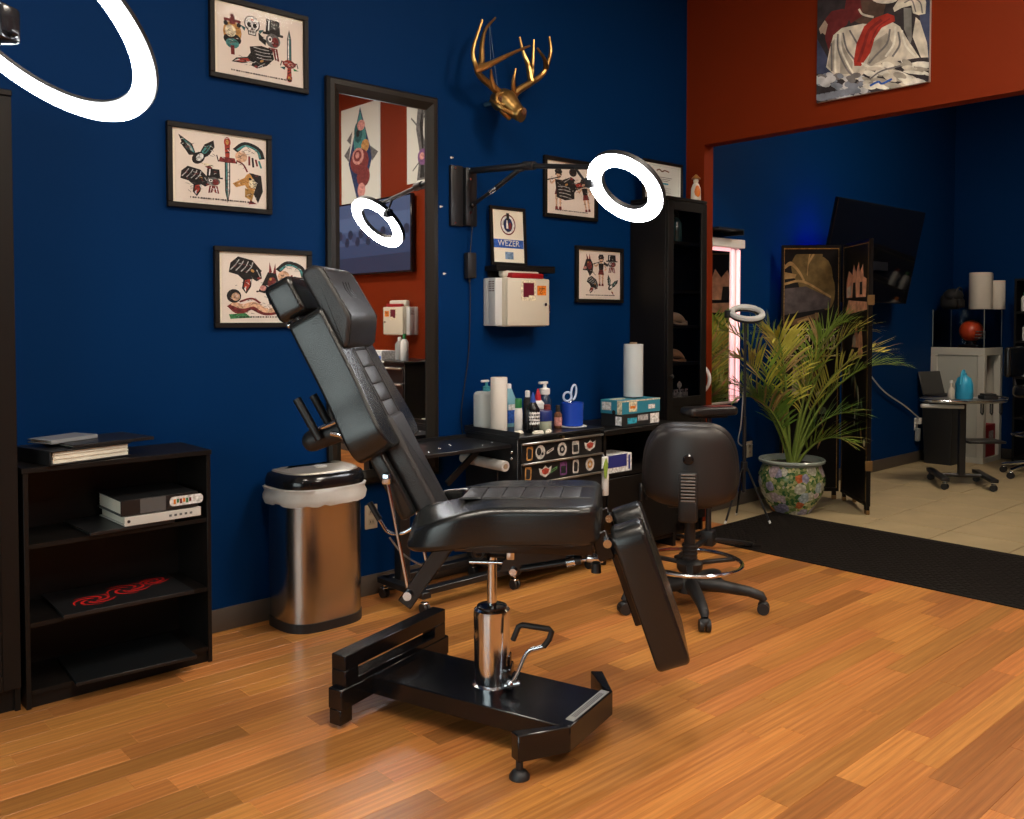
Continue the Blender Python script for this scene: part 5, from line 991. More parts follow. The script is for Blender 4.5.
part(T, 'print', [INK['cyan'], INK['lgrey'], INK['white']], lambda b: (b.bb(-0.12, -0.04, -0.0806, -0.08, 0.018, 0.05), setattr(b, 'cur', 1), b.bb(-0.03, 0.06, -0.0806, -0.08, 0.03, 0.062), setattr(b, 'cur', 2), b.bb(0.08, 0.16, -0.0806, -0.08, 0.008, 0.064), b.bb(-0.1656, -0.165, -0.075, -0.03, 0.01, 0.06)), smooth=False, kind='stuff')
T = thing('glove_box', 'bright teal box of gloves stacked on the black glove box', 'box', (3.995, 3.37, 0.8145))
part(T, 'carton', TEAL, lambda b: b.bb(-0.168, 0.168, -0.082, 0.082, 0, 0.078, 0.002, 1))
part(T, 'print', [INK['white'], INK['cream'], INK['orange'], INK['black']], lambda b: (b.bb(0.06, 0.12, -0.0826, -0.082, 0.02, 0.045), b.bb(-0.1686, -0.168, 0.0, 0.07, 0.02, 0.065), setattr(b, 'cur', 1), b.bb(-0.11, -0.04, -0.0826, -0.082, 0.012, 0.068), b.bb(-0.168, 0.168, -0.0826, -0.082, 0.07, 0.078), b.bb(-0.1686, -0.168, -0.08, -0.045, 0.0, 0.078), setattr(b, 'cur', 2), b.bb(-0.1, -0.055, -0.0832, -0.0825, 0.03, 0.045), setattr(b, 'cur', 3), b.cyl((-0.168, -0.02, 0.01), (-0.1695, -0.02, 0.01), 0.013, n=12)), smooth=False, kind='stuff')
part(T, 'opening', INK['cream'], lambda b: b.prism(E(0, -0.09, 0.02, 0.06, 0.03)[1], 0.078, 0.0788), smooth=False)
T = thing('film_roll', 'tall roll of clear stretch film standing on the teal box', 'film roll', (4.03, 3.38, 0.8935))
part(T, 'film', mat('stretch_film', (0.55, 0.60, 0.62), 0.22, spec=0.6, bump=0.1, bscale=8, stretch=(1, 1, 6)), lambda b: b.lathe([(0.02, 0.008), (0.056, 0.008), (0.057, 0.012), (0.057, 0.308), (0.055, 0.312), (0.02, 0.312)], 28)); part(T, 'core', MATS['cardboard'], lambda b: b.lathe([(0.016, 0), (0.022, 0), (0.022, 0.322), (0.016, 0.322)], 18))
T = thing('tissue_box', 'purple and white carton on the open side table shelf', 'box', (3.80, 3.385, 0.495))
part(T, 'carton', INK['white'], lambda b: b.bb(-0.1, 0.12, -0.09, 0.07, 0, 0.1, 0.002, 1)); part(T, 'print', [mat('carton_violet', (0.025, 0.03, 0.2), 0.5)], lambda b: (b.bb(-0.099, 0.075, -0.0906, -0.09, 0.03, 0.099), b.bb(-0.1006, -0.1, -0.088, 0.065, 0.03, 0.098), b.bb(0.09, 0.105, -0.0906, -0.09, 0.01, 0.09)), smooth=False, kind='stuff')

# ---------------------------------------------------------------- padded arm rest on a flat-footed stand
T = thing('arm_rest_stand', 'black padded arm rest on a three-footed stand behind the stool', 'arm rest', (4.36, 3.085, 0), 18)
part(T, 'column', BLACKM, lambda b: (b.cyl((0, 0, 0.05), (0, 0, 0.45), 0.017), b.cyl((0, 0, 0.45), (0, 0, 0.78), 0.012)))
part(T, 'junction', BLACKM, lambda b: (b.box((0, 0, 0.075), (0.075, 0.075, 0.09), 0.008),))
for a in (-50, 165, 60):
    o = part(T, 'leg', BLACKM, lambda b: b.box((0.15 * math.cos(R(a)), 0.15 * math.sin(R(a)), 0.045), (0.26, 0.032, 0.022), 0.005, 2, Matrix.Rotation(R(a), 3, 'Z') @ Matrix.Rotation(R(9), 3, 'Y')))
    part(o, 'foot', RUBBER, lambda b: b.box((0.29 * math.cos(R(a)), 0.29 * math.sin(R(a)), 0.014), (0.06, 0.045, 0.027), 0.008, 2, Matrix.Rotation(R(a), 3, 'Z')))
b = MB(); pad(b, racetrack(0.33, 0.14, 0.04), 0.79, 0.842, 0.02, Matrix.Rotation(R(-40), 4, 'Z')); pd_ = b.build('arm_pad', mat('arm_pad_vinyl', (0.018, 0.017, 0.018), 0.3, bump=0.08, bscale=200, kind='vor'), T, ang=60)
part(pd_, 'pad_plate', BLACKM, lambda b: b.box((0, 0, 0.784), (0.2, 0.08, 0.012), 0, 2, Matrix.Rotation(R(-40), 3, 'Z')))
b = MB(); b.prism(round_poly([(-0.02, -0.04), (0.14, -0.04), (0.14, 0.04), (-0.02, 0.04)], 0.02), 0.842, 0.845, Matrix.Rotation(R(-40), 4, 'Z')); b.build('red_cover', mat('red_vinyl', (0.16, 0.03, 0.03), 0.4), pd_)
# ---------------------------------------------------------------- painting on the red header
def xform_paint(P):
    out = []
    for x, y in P:
        yb = 780 - 155 * (x - 65) / 830; k = 0.00078 - 0.00009 * (x - 65) / 830
        out.append(((x - 65) / 415 - 1, (yb - y) * k / 0.475 - 1))
    return out
PT = thing('painting', 'unframed painting of white robed seated figure with red sash on clouds', 'painting', (XR, 2.418, 2.622), -90)
part(PT, 'canvas', mat('canvas_edge', (0.5, 0.42, 0.36), 0.7), lambda b: b.bb(-0.326, 0.326, -0.024, -0.001, 0, 0.95, 0.002, 1))
pw = {}
def pcol(n, c): INK[n] = ink('paint_' + n, c, 0.35, 16); return n
for n, c in dict(p_bg=(0.035, 0.028, 0.03), p_bg2=(0.05, 0.06, 0.11), p_robe=(0.58, 0.52, 0.42), p_robe2=(0.36, 0.32, 0.26), p_fold=(0.17, 0.155, 0.15), p_hi=(0.72, 0.68, 0.58), p_sash=(0.33, 0.03, 0.018), p_sash2=(0.2, 0.02, 0.015), p_cl=(0.5, 0.5, 0.5), p_cl2=(0.2, 0.22, 0.26), p_slv=(0.13, 0.02, 0.02), p_col=(0.2, 0.19, 0.17), p_skin=(0.42, 0.32, 0.24), p_brown=(0.09, 0.055, 0.04)).items(): pcol(n, c)
sh = [G('p_bg', (65, -400), (895, -400), (895, 660), (65, 800)), G('p_bg2', (820, -300), (895, -300), (895, 460), (830, 300)), G('p_bg2', (65, 300), (140, 420), (200, 560), (65, 560)),
      G('p_brown', (300, -100), (620, -100), (560, 150), (440, 200), (330, 150)), G('p_slv', (130, 150), (180, 90), (270, 70), (330, 110), (300, 190), (220, 250), (165, 400), (130, 300)), G('p_slv', (300, -60), (400, 0), (420, 120), (330, 180), (280, 80)),
      G('p_skin', (80, 225), (125, 160), (150, 190), (130, 270), (108, 255), (92, 265)),
      G('p_robe', (140, 510), (165, 380), (195, 270), (260, 215), (420, 180), (560, 190), (640, 168), (690, 200), (740, 290), (830, 440), (640, 470), (560, 480), (430, 560), (350, 620), (230, 590)),
      G('p_robe2', (500, 320), (600, 250), (640, 330), (600, 440), (520, 480), (440, 540)), G('p_robe2', (150, 500), (185, 320), (205, 300), (200, 550)), G('p_robe2', (255, 300), (290, 380), (350, 470), (340, 560), (250, 560))]
for P in (((230, 260), (235, 380), (300, 520), (370, 590)), ((270, 250), (300, 370), (360, 450)), ((620, 220), (600, 330), (520, 420), (470, 480)), ((680, 240), (690, 340), (640, 430)), ((320, 230), (380, 330)), ((180, 330), (185, 540))): sh.append(RB_('p_fold', 14, P, 4))
for P in (((250, 250), (260, 380), (330, 520), (390, 600)), ((660, 200), (650, 330), (590, 430)), ((705, 230), (730, 340), (800, 430)), ((215, 290), (212, 420), (215, 550))): sh.append(RB_('p_hi', 15, P, 4))
sh += [G('p_sash', (430, 200), (500, 140), (600, 100), (650, 120), (655, 160), (560, 210), (510, 290), (480, 400), (410, 500), (360, 500), (355, 460), (375, 330)), RB_('p_sash2', 22, ((560, 150), (470, 230), (430, 350), (390, 470)), 4), RB_('p_sash2', 10, ((620, 140), (530, 210), (480, 330)), 4),
       G('p_col', (715, 60), (770, 60), (775, 300), (765, 340), (720, 220)), G('p_robe', (640, 60), (700, -40), (850, -60), (870, 20), (865, 105), (820, 115), (780, 100), (770, 40), (700, 60), (650, 90)), G('p_robe', (800, 130), (830, 160), (880, 330), (890, 440), (840, 440), (780, 280)), RB_('p_fold', 10, ((720, 20), (770, 0), (800, 90)), 4), RB_('p_fold', 10, ((780, -20), (830, 20), (845, 100)), 4),
       E('p_hi', 580, -10, 95, 38), RB_('p_robe', 16, ((390, 70), (420, 110), (500, 130)), 4)]
rq = random.Random(11)
for i in range(46): sh.append(E(('p_cl2', 'p_cl', 'p_cl', 'p_fold')[i % 4], 80 + rq.uniform(0, 390), 600 + rq.uniform(-30, 150) - 0.1 * 40, rq.uniform(22, 52), rq.uniform(14, 30), rq.uniform(-20, 30), 10))
for i in range(60): sh.append(E(('p_hi', 'p_robe', 'p_hi', 'p_robe2')[i % 4], 450 + rq.uniform(0, 430), 575 + rq.uniform(-100, 90), rq.uniform(35, 75), rq.uniform(12, 26), rq.uniform(-5, 35), 10))
for i in range(8): sh.append(E('p_cl2', 90 + 40 * i, 740 - 8 * i, 46, 24, 10, 10))
sh.append(RB_('p_fold', 12, ((480, 600), (560, 540), (700, 500)), 4)); sh.append(RB_('blue', 16, ((480, 650), (540, 620), (570, 635), (640, 600)), 4))
def clip(P, x0, x1, y0, y1):
    def cut(P, f):
        o = []
        for i in range(len(P)):
            a, b = P[i], P[(i + 1) % len(P)]; fa_, fb = f(a), f(b)
            if fa_ >= 0: o.append(a)
            if (fa_ >= 0) != (fb >= 0): t = fa_ / (fa_ - fb); o.append((a[0] + (b[0] - a[0]) * t, a[1] + (b[1] - a[1]) * t))
        return o
    for f in (lambda p: p[0] - x0, lambda p: x1 - p[0], lambda p: p[1] - y0, lambda p: y1 - p[1]):
        if P: P = cut(P, f)
    return P
sh = [(c, clip(xform_paint(P), -1, 1, -1, 1)) for c, P in sh]; sh = [s for s in sh if len(s[1]) > 2]
print_mesh(PT, 'paint_layer', sh, 0.652, 0.95, 0, 0.475, -0.0242)

# ---------------------------------------------------------------- floor mat
T = thing('door_mat', 'long black ribbed mat across the red wall opening', 'mat', (5.05, 2.05, 0))
part(T, 'mat_sheet', RUBBER, lambda b: b.bb(-0.51, 0.51, -0.92, 1.34, 0.0, 0.007, 0.002, 1))
part(T, 'rib', mat('mat_rib', (0.009, 0.0065, 0.005), 0.8, spec=0.12), lambda b: [b.add([(x, y, 0.007), (x + 0.03, y, 0.007), (x + 0.03 + dx, y + 0.028, 0.007), (x + dx, y + 0.028, 0.007), (x + 0.008, y, 0.0105), (x + 0.022, y, 0.0105), (x + 0.022 + dx, y + 0.028, 0.0105), (x + 0.008 + dx, y + 0.028, 0.0105)], [(4, 5, 6, 7), (0, 1, 5, 4), (1, 2, 6, 5), (2, 3, 7, 6), (3, 0, 4, 7)])
     for i in range(24) for j in range(72) for x, y, dx in ((-0.48 + 0.039 * i, -0.90 + 0.031 * j, 0.012 if (i + j // 1) % 2 else -0.012),)], smooth=False, kind='stuff')

# ---------------------------------------------------------------- hung white ring on the red pier
tag(part(None, 'hanging_ring', WHITEP, lambda b: (b.torus((0, 0, 0), (1, 0, 0.0), 0.095, 0.011, 36, 8), b.cyl((0.005, 0, 0.1), (0.016, 0, 0.1), 0.006, n=8), b.torus((-0.004, 0, 0.004), (1, 0, 0.1), 0.093, 0.007, 36, 6))), 'white coiled ring hung on the red pier behind the tall cabinet', 'ring', loc=(XR - 0.016, 3.585, 0.955))

# ---------------------------------------------------------------- the next room: lit vanity mirror
T = thing('vanity_mirror', 'white edged mirror with pink lit strips behind the red pier', 'mirror', (5.34, YB, 0.75))
part(T, 'back_box', WHITEP, lambda b: b.bb(-0.24, 0.19, -0.035, 0, 0, 1.14, 0.004, 1)); part(T, 'top_bar', WHITEP, lambda b: b.bb(-0.24, 0.205, -0.075, 0, 1.10, 1.16, 0.004, 1))
part(T, 'mirror_glass', MIR, lambda b: b.add([(-0.22, -0.0365, 0.02), (0.07, -0.0365, 0.02), (0.07, -0.0365, 1.09), (-0.22, -0.0365, 1.09)], [(0, 1, 2, 3)]), smooth=False)
PINK = emis('led_pink', (1.0, 0.42, 0.46), 1.3)
for x in (0.085, 0.155): part(T, 'light_strip', PINK, lambda b: b.bb(x, x + 0.03, -0.05, -0.036, 0.02, 1.09, 0.004, 1))
part(T, 'light_strip', PINK, lambda b: b.bb(-0.22, 0.07, -0.045, -0.038, 1.075, 1.095, 0.002, 1))
T = thing('black_shelf_box', 'thin black hood above the pink lit mirror', 'shelf', (5.26, YB, 1.93)); part(T, 'hood_top', BLACKM, lambda b: b.bb(-0.16, 0.14, -0.16, 0, 0.028, 0.04)); part(T, 'hood_side', BLACKM, lambda b: b.bb(0.128, 0.14, -0.16, 0, 0, 0.028))

# ---------------------------------------------------------------- small ring light on a tripod
T = thing('tripod_ring_light', 'small unlit ring light on thin black tripod before the palm', 'ring light', (5.10, 3.33, 0.0105))
for a in (-70, 50, 170):
    o = part(T, 'tripod_leg', BLACKM, lambda b: b.cyl((0.02 * math.cos(R(a)), 0.02 * math.sin(R(a)), 0.36), (0.17 * math.cos(R(a)), 0.17 * math.sin(R(a)), 0.012), 0.007, n=8))
    part(o, 'leg_tip', WHITEP, lambda b: b.cyl((0.163 * math.cos(R(a)), 0.163 * math.sin(R(a)), 0.028), (0.172 * math.cos(R(a)), 0.172 * math.sin(R(a)), 0.011), 0.008, n=8))
part(T, 'pole', BLACKM, lambda b: (b.cyl((0, 0, 0.2), (0, 0, 0.7), 0.012, n=12), b.cyl((0, 0, 0.7), (0, 0, 1.33), 0.009, n=12), b.cyl((0, 0, 0.34), (0, 0, 0.4), 0.022, n=12)))
part(T, 'lamp_head', BLACKP, lambda b: (b.ball((0, 0, 1.34), 0.022), b.box((-0.085, 0.075, 1.372), (0.05, 0.03, 0.05), 0.006), b.cyl((0, 0, 1.34), (-0.07, 0.06, 1.37), 0.008)))
part(T, 'ring_diffuser', mat('ring_off', (0.62, 0.63, 0.63), 0.4), lambda b: b.torus((0.01, -0.005, 1.378), (-0.28, -0.3, 0.91), 0.098, 0.02, 40, 8))
part(T, 'ring_housing', BLACKP, lambda b: b.torus((0.014, -0.001, 1.368), (-0.28, -0.3, 0.91), 0.098, 0.019, 40, 8))
part(T, 'cord', mat('cord_white', (0.55, 0.55, 0.53), 0.5), lambda b: b.tube(spl([(0, 0.01, 1.25), (0.03, 0.02, 1.0), (0.07, 0.06, 0.8), (0.14, 0.12, 0.62), (0.2, 0.18, 0.5), (0.38, 0.26, 0.44), (0.55, 0.335, 0.43), (0.628, 0.342, 0.42)], 6), 0.0045, 6))

# ---------------------------------------------------------------- palm in a painted planter
def pot_mat():
    m = bpy.data.materials.new('painted_porcelain'); m.use_nodes = True; n, l = nt(m); b = n['Principled BSDF']; b.inputs['Roughness'].default_value = 0.16
    tc = n.new('ShaderNodeTexCoord')
    def vor(scale, rnd=1.0):
        v = n.new('ShaderNodeTexVoronoi'); v.inputs['Scale'].default_value = scale; v.inputs['Randomness'].default_value = rnd; l.new(tc.outputs['Object'], v.inputs['Vector']); return v
    def ramp(src, stops, interp='CONSTANT'):
        r = n.new('ShaderNodeValToRGB'); r.color_ramp.interpolation = interp
        while len(r.color_ramp.elements) < len(stops): r.color_ramp.elements.new(0.5)
        for e, (p, c) in zip(r.color_ramp.elements, stops): e.position = p; e.color = (*c, 1)
        l.new(src, r.inputs[0]); return r
    def mixc(f, a, c):
        x = n.new('ShaderNodeMix'); x.data_type = 'RGBA'; l.new(f, x.inputs[0]); l.new(a, x.inputs[6]); l.new(c, x.inputs[7]); return x.outputs[2]
    leaf = vor(55); g = ramp(leaf.outputs['Color'], [(0.0, (0.04, 0.11, 0.035)), (0.35, (0.14, 0.2, 0.06)), (0.6, (0.3, 0.32, 0.14)), (0.8, (0.5, 0.45, 0.22))])
    fl1 = vor(11.5, 0.75); sep = n.new('ShaderNodeSeparateColor'); l.new(fl1.outputs['Color'], sep.inputs[0])
    fc = ramp(sep.outputs[0], [(0.0, (0.58, 0.56, 0.44)), (0.25, (0.34, 0.32, 0.44)), (0.5, (0.55, 0.14, 0.045)), (0.62, (0.58, 0.46, 0.48)), (0.82, (0.42, 0.50, 0.52))])
    pet = vor(48); pv_ = ramp(pet.outputs['Distance'], [(0.0, (1.15, 1.15, 1.15)), (0.7, (0.55, 0.55, 0.55))], 'LINEAR')
    mu = n.new('ShaderNodeMix'); mu.data_type = 'RGBA'; mu.blend_type = 'MULTIPLY'; mu.inputs[0].default_value = 1; l.new(fc.outputs[0], mu.inputs[6]); l.new(pv_.outputs[0], mu.inputs[7])
    no = n.new('ShaderNodeTexNoise'); no.inputs['Scale'].default_value = 38; l.new(tc.outputs['Object'], no.inputs['Vector'])
    ad = n.new('ShaderNodeMath'); ad.operation = 'MULTIPLY_ADD'; l.new(no.outputs[0], ad.inputs[0]); ad.inputs[1].default_value = 0.35; l.new(fl1.outputs['Distance'], ad.inputs[2])
    mk = ramp(ad.outputs[0], [(0.0, (1, 1, 1)), (0.66, (0, 0, 0))])
    col = mixc(mk.outputs[0], g.outputs[0], mu.outputs[2])
    sx = n.new('ShaderNodeSeparateXYZ'); l.new(tc.outputs['Object'], sx.inputs[0])
    rim = ramp(sx.outputs[2], [(0.0, (0, 0, 0)), (0.335, (1, 1, 1))]); rc_ = n.new('ShaderNodeRGB'); rc_.outputs[0].default_value = (0.30, 0.34, 0.30, 1)
    l.new(mixc(rim.outputs[0], col, rc_.outputs[0]), b.inputs['Base Color']); return m
PX, PY = 5.69, 3.33
T = thing('potted_palm', 'green palm in a floral porcelain planter on the tiled floor', 'potted palm', (PX, PY, 0))
pot = part(T, 'planter', pot_mat(), lambda b: b.lathe([(0.13, 0), (0.138, 0.01), (0.17, 0.06), (0.212, 0.14), (0.228, 0.21), (0.224, 0.27), (0.203, 0.325), (0.200, 0.342), (0.226, 0.352), (0.23, 0.366), (0.222, 0.374), (0.196, 0.366), (0.19, 0.33), (0.15, 0.328), (0.02, 0.328)], 56), ang=50)
part(pot, 'soil', mat('soil', (0.03, 0.02, 0.012), 0.95, bump=0.6, bscale=60), lambda b: b.lathe([(0.19, 0.332), (0.12, 0.342), (0.01, 0.345)], 30))
LEAF = [mat('palm_green', (0.2, 0.31, 0.035), 0.5, var=0.4, vscale=9), mat('palm_yellow', (0.5, 0.46, 0.07), 0.5, var=0.3, vscale=9), mat('palm_deep', (0.12, 0.23, 0.03), 0.45, var=0.3, vscale=9), mat('palm_tan', (0.36, 0.24, 0.09), 0.6, var=0.3, vscale=9)]
STEM = mat('palm_stem', (0.16, 0.22, 0.035), 0.5)
tips = [(5.129, 3.579, 1.357), (5.086, 3.484, 1.177), (5.569, 3.517, 1.357), (5.514, 3.364, 1.309), (5.199, 3.448, 0.906), (6.017, 3.244, 1.329), (6.0, 3.056, 1.413), (5.997, 2.924, 1.357), (6.088, 2.774, 1.124), (6.271, 2.945, 1.201), (5.941, 2.975, 0.777), (5.236, 3.617, 0.985), (5.787, 2.98, 0.609), (5.795, 3.108, 1.171)]
rpm = random.Random(21)
for i, tp in enumerate(tips):
    t = Vector(tp) - Vector((PX, PY, 0.0)); t.z -= 0.09; a = math.atan2(t.y, t.x); r0 = rpm.uniform(0.01, 0.045)
    p0 = Vector((r0 * math.cos(a + rpm.uniform(-1, 1)), r0 * math.sin(a + rpm.uniform(-1, 1)), 0.335))
    hz = Vector((t.x, t.y, 0)); c1 = p0 + hz * 0.12 + Vector((0, 0, (t.z - 0.335) * 0.52)); c2 = p0 + hz * 0.5 + Vector((0, 0, (t.z - 0.335) * 0.98 + 0.08))
    path = [((1 - s) ** 3) * p0 + 3 * s * (1 - s) ** 2 * c1 + 3 * s * s * (1 - s) * c2 + s ** 3 * t for s in [k / 26 for k in range(27)]]

    b = MB(); b.tube(path, [0.011 * (1 - k / 27) + 0.0018 for k in range(27)], 6); b.cur = 1
    mi = (0, 1, 0, 1, 2, 0)[i % 6]
    for k in range(8, 27):
        for sub in (0.0, 0.5):
            if (k == 26 and sub) or rpm.random() < 0.3: continue
            P = path[k].lerp(path[min(k + 1, 26)], sub); d = (path[min(k + 1, 26)] - path[k - 1]).normalized(); s = (k + sub - 8) / 18.5
            side = d.cross(Vector((0, 0, 1)))
            side = side.normalized() if side.length > 1e-4 else Vector((1, 0, 0)); up = side.cross(d).normalized()
            L = (0.09 + 0.25 * math.sin(math.pi * min(1, 0.22 + 0.72 * s)) ** 1.2) * rpm.uniform(0.8, 1.1)
            for sg in (-1, 1):
                fw_ = 0.55 + 0.9 * s; dr = (side * sg * 0.85 + d * fw_ + up * rpm.uniform(0.1, 0.45)).normalized(); w = dr.cross(up).normalized() * rpm.uniform(0.006, 0.009); dn = Vector((0, 0, -1)) * L * rpm.uniform(0.02, 0.22)
                q = [P, P + dr * L * 0.35, P + dr * L * 0.7 + dn * 0.35, P + dr * L + dn]
                b.cur = 1 if rpm.random() > 0.1 else 2
                b.add([q[0] - w * 0.4, q[0] + w * 0.4, q[1] - w, q[1] + w, q[2] - w * 0.8, q[2] + w * 0.8, q[3]], [(0, 1, 3, 2), (2, 3, 5, 4), (4, 5, 6)])
    for j, v in enumerate(b.v):      # keep the leaves on this side of the wall
        lim = 0.12 if v[0] + PX < 5.6 else 0.06
        if v[1] + PY > YB - lim: v = b.v[j] = (v[0], YB - lim - PY - 0.02 * abs(math.sin(v[2] * 40)), v[2])
        if v[1] + PY > 3.5 and v[0] + PX < 5.09: b.v[j] = (5.09 - PX + 0.01 * abs(math.sin(v[2] * 50)), v[1], v[2])
    b.build('frond', [STEM, LEAF[mi], LEAF[3]], T, ang=60)

# ---------------------------------------------------------------- black lacquer folding screen
LAC = mat('black_lacquer', (0.006, 0.005, 0.005), 0.4, spec=0.2)
T = thing('folding_screen', 'black lacquer folding screen with inlaid temple scenes behind the palm', 'folding screen', (6.33, 3.31, 0))
O6 = Vector((6.33, 3.31, 0)); SH = 1.90
def panel(p0, p1, shapes, hinge=True):
    p0, p1 = Vector((*p0, 0)) - O6, Vector((*p1, 0)) - O6; d = (p1 - p0); L = d.length; d.normalize(); n_ = Vector((d.y, -d.x, 0))   # n_ faces the viewer side
    M = frame3(p0, d, -n_, (0, 0, 1))
    b = MB(); b.prism([(0.004, -0.0), (L - 0.004, 0), (L - 0.004, 0.022), (0.004, 0.022)], 0.06, SH, M, 0.002, 1); o = b.build('screen_panel', LAC, T)
    b = MB(); [b.prism([(x0, -0.006), (x1, -0.006), (x1, 0.0), (x0, 0.0)], z0, z1, M) for x0, x1, z0, z1 in ((0.004, 0.022, 0.06, SH), (L - 0.022, L - 0.004, 0.06, SH), (0.022, L - 0.022, SH - 0.02, SH), (0.022, L - 0.022, 0.06, 0.085), (0.022, L - 0.022, 0.62, 0.64))]; b.build('panel_moulding', LAC, o, smooth=False)
    b = MB(); [b.prism([(x0, -0.0065), (x1, -0.0065), (x1, -0.006), (x0, -0.006)], z0, z1, M) for x0, x1, z0, z1 in ((0.02, 0.024, 0.085, SH - 0.02), (L - 0.024, L - 0.02, 0.085, SH - 0.02), (0.022, L - 0.022, SH - 0.03, SH - 0.025))]; b.build('gilt_line', INK['gold'], o, smooth=False)
    for x in (0.02, L - 0.05):
        b = MB(); b.prism([(x, 0), (x + 0.03, 0), (x + 0.03, 0.022), (x, 0.022)], 0.0, 0.06, M); f_ = b.build('foot', LAC, o); b = MB(); b.prism([(x - 0.001, -0.001), (x + 0.031, -0.001), (x + 0.031, 0.023), (x - 0.001, 0.023)], 0.002, 0.03, M); b.build('brass_shoe', mat('brass_dull', (0.28, 0.17, 0.07), 0.4, 0.7), f_)
    pm = print_mesh(o, 'inlay', shapes, L - 0.05, SH - 0.12, 0, 0, 0); pm.matrix_local = M @ Matrix.Translation((L / 2, -0.0008, SH / 2 + 0.02))
    return o, M, L
for n, c in dict(s_tree=(0.15, 0.10, 0.035), s_roof=(0.075, 0.06, 0.06), s_gold=(0.36, 0.22, 0.09), s_wood=(0.15, 0.085, 0.04), s_white=(0.6, 0.5, 0.36), s_rose=(0.8, 0.36, 0.2), s_dk=(0.03, 0.024, 0.02), s_jade=(0.12, 0.16, 0.09)).items(): pcol(n, c)
scA = [E('s_tree', -.35, .62, .4, .13), E('s_tree', .0, .72, .42, .14), E('s_tree', .35, .55, .45, .16), E('s_tree', .6, .42, .3, .16), E('s_tree', .1, .5, .6, .12), RB_('s_gold', .03, [(-.15, .55), (-.1, .68), (.0, .78)]), RB_('s_gold', .03, [(-.1, .66), (.12, .74)]),
       G('s_roof', (-1, .44), (-.2, .46), (.75, .36), (.7, .28), (-1, .22)), RB_('s_gold', .035, [(-1, .62), (-.75, .65), (-.45, .58), (-.25, .5)]), RB_('s_gold', .02, [(-1, .48), (-.3, .5), (.75, .37)]), G('s_gold', (-1, .52), (-.6, .53), (-.55, .56), (-1, .58)), G('s_wood', (-1, .16), (.3, .24), (.3, .2), (-1, .11)), G('s_gold', (-.5, .17), (-.1, .2), (-.1, .18), (-.5, .15)), G('s_wood', (.15, .24), (.28, .24), (.28, -.4), (.15, -.4)), G('s_dk', (-1, -.16), (.1, -.16), (.1, -.42), (-1, -.42))]
for zz in (.1, -.12): scA.append(S('s_white', .012, (-1, zz), (.95, zz)))
for k in range(5):
    x = -.85 + .4 * k; scA += [S('s_white', .05, (x, .0), (x + .02, .06)), S('s_white', .014, (x - .12, .05), (x + .12, .05)), S('s_white', .014, (x - .12, -.06), (x + .12, -.06)), S('s_white', .03, (x - .13, -.06), (x - .13, .05)), S('s_white', .03, (x + .13, -.06), (x + .13, .05)), S('s_white', .012, (x - .2, -.0), (x - .13, -.0))]
for x in (-.55, -.2): scA += [G('s_white', (x - .14, -.45), (x + .14, -.45), (x + .1, -.22), (x + .04, -.17), (x - .04, -.17), (x - .1, -.22)), E('s_white', x, -.15, .07, .03), S('s_gold', .02, (x - .05, -.4), (x + .02, -.22))]
scA += [E('s_jade', .5, -.6, .14, .05), RB_('s_gold', .03, [(.6, -.3), (.3, -.5), (.5, -.75), (.3, -.9)]), E('s_white', .3, -.45, .08, .03)]
scB = [G('s_rose', (-.8, .3), (.8, .3), (.85, .44), (.6, .46), (.55, .56), (.3, .5), (.2, .58), (.0, .5), (-.2, .57), (-.3, .48), (-.6, .52), (-.8, .42)), G('s_dk', (-.3, .3), (.0, .3), (-.05, .42), (-.25, .42)), G('s_dk', (.3, .32), (.5, .32), (.5, .42), (.3, .42)), G('s_white', (-.75, .3), (-.4, .32), (-.4, .4), (-.75, .38)), G('s_rose', (-.9, .16), (.9, .2), (.9, .26), (-.6, .28)), G('s_rose', (-.3, -.1), (.6, -.1), (.5, .06), (.2, .0), (.1, .1), (-.1, .0)), E('s_white', -.1, -.05, .14, .05), E('s_rose', .4, -.14, .2, .05), RB_('s_jade', .06, [(.3, -.2), (-.1, -.32), (.3, -.5), (.0, -.7)])]
for i in range(10): scB.append(E(('s_white', 's_jade', 's_gold')[i % 3], -.5 + .21 * (i % 5) + .05 * i, -.3 - .06 * i, .09, .03, 40 * i))
up_ = lambda S_, k: [(c, clip([(x, y + k) for x, y in P], -.99, .99, -.98, .97)) for c, P in S_]
scA = [s for s in up_(scA, .24) if len(s[1]) > 2]; scB = [s for s in up_(scB, .3) if len(s[1]) > 2]
V0, VB, VA = (6.33, 3.31), (6.02, 3.625), (5.945, 2.90)
panel(VB, V0, scA); panel((6.322, 3.29), VA, scB)
oC, MC, LC = panel((5.975, 2.905), (6.36, 3.20), [(c, P) for c, P in scB if c == 's_gold'])
for z in (0.28, 1.42):
    b = MB(); b.box(Vector((VA[0], VA[1], z + 0.06)) - O6 + Vector((0.012, -0.0, 0)), (0.05, 0.012, 0.07), 0.002, 1, Matrix.Rotation(R(-42), 3, 'Z')); b.build('hinge', MATS['brass_dull'], T)

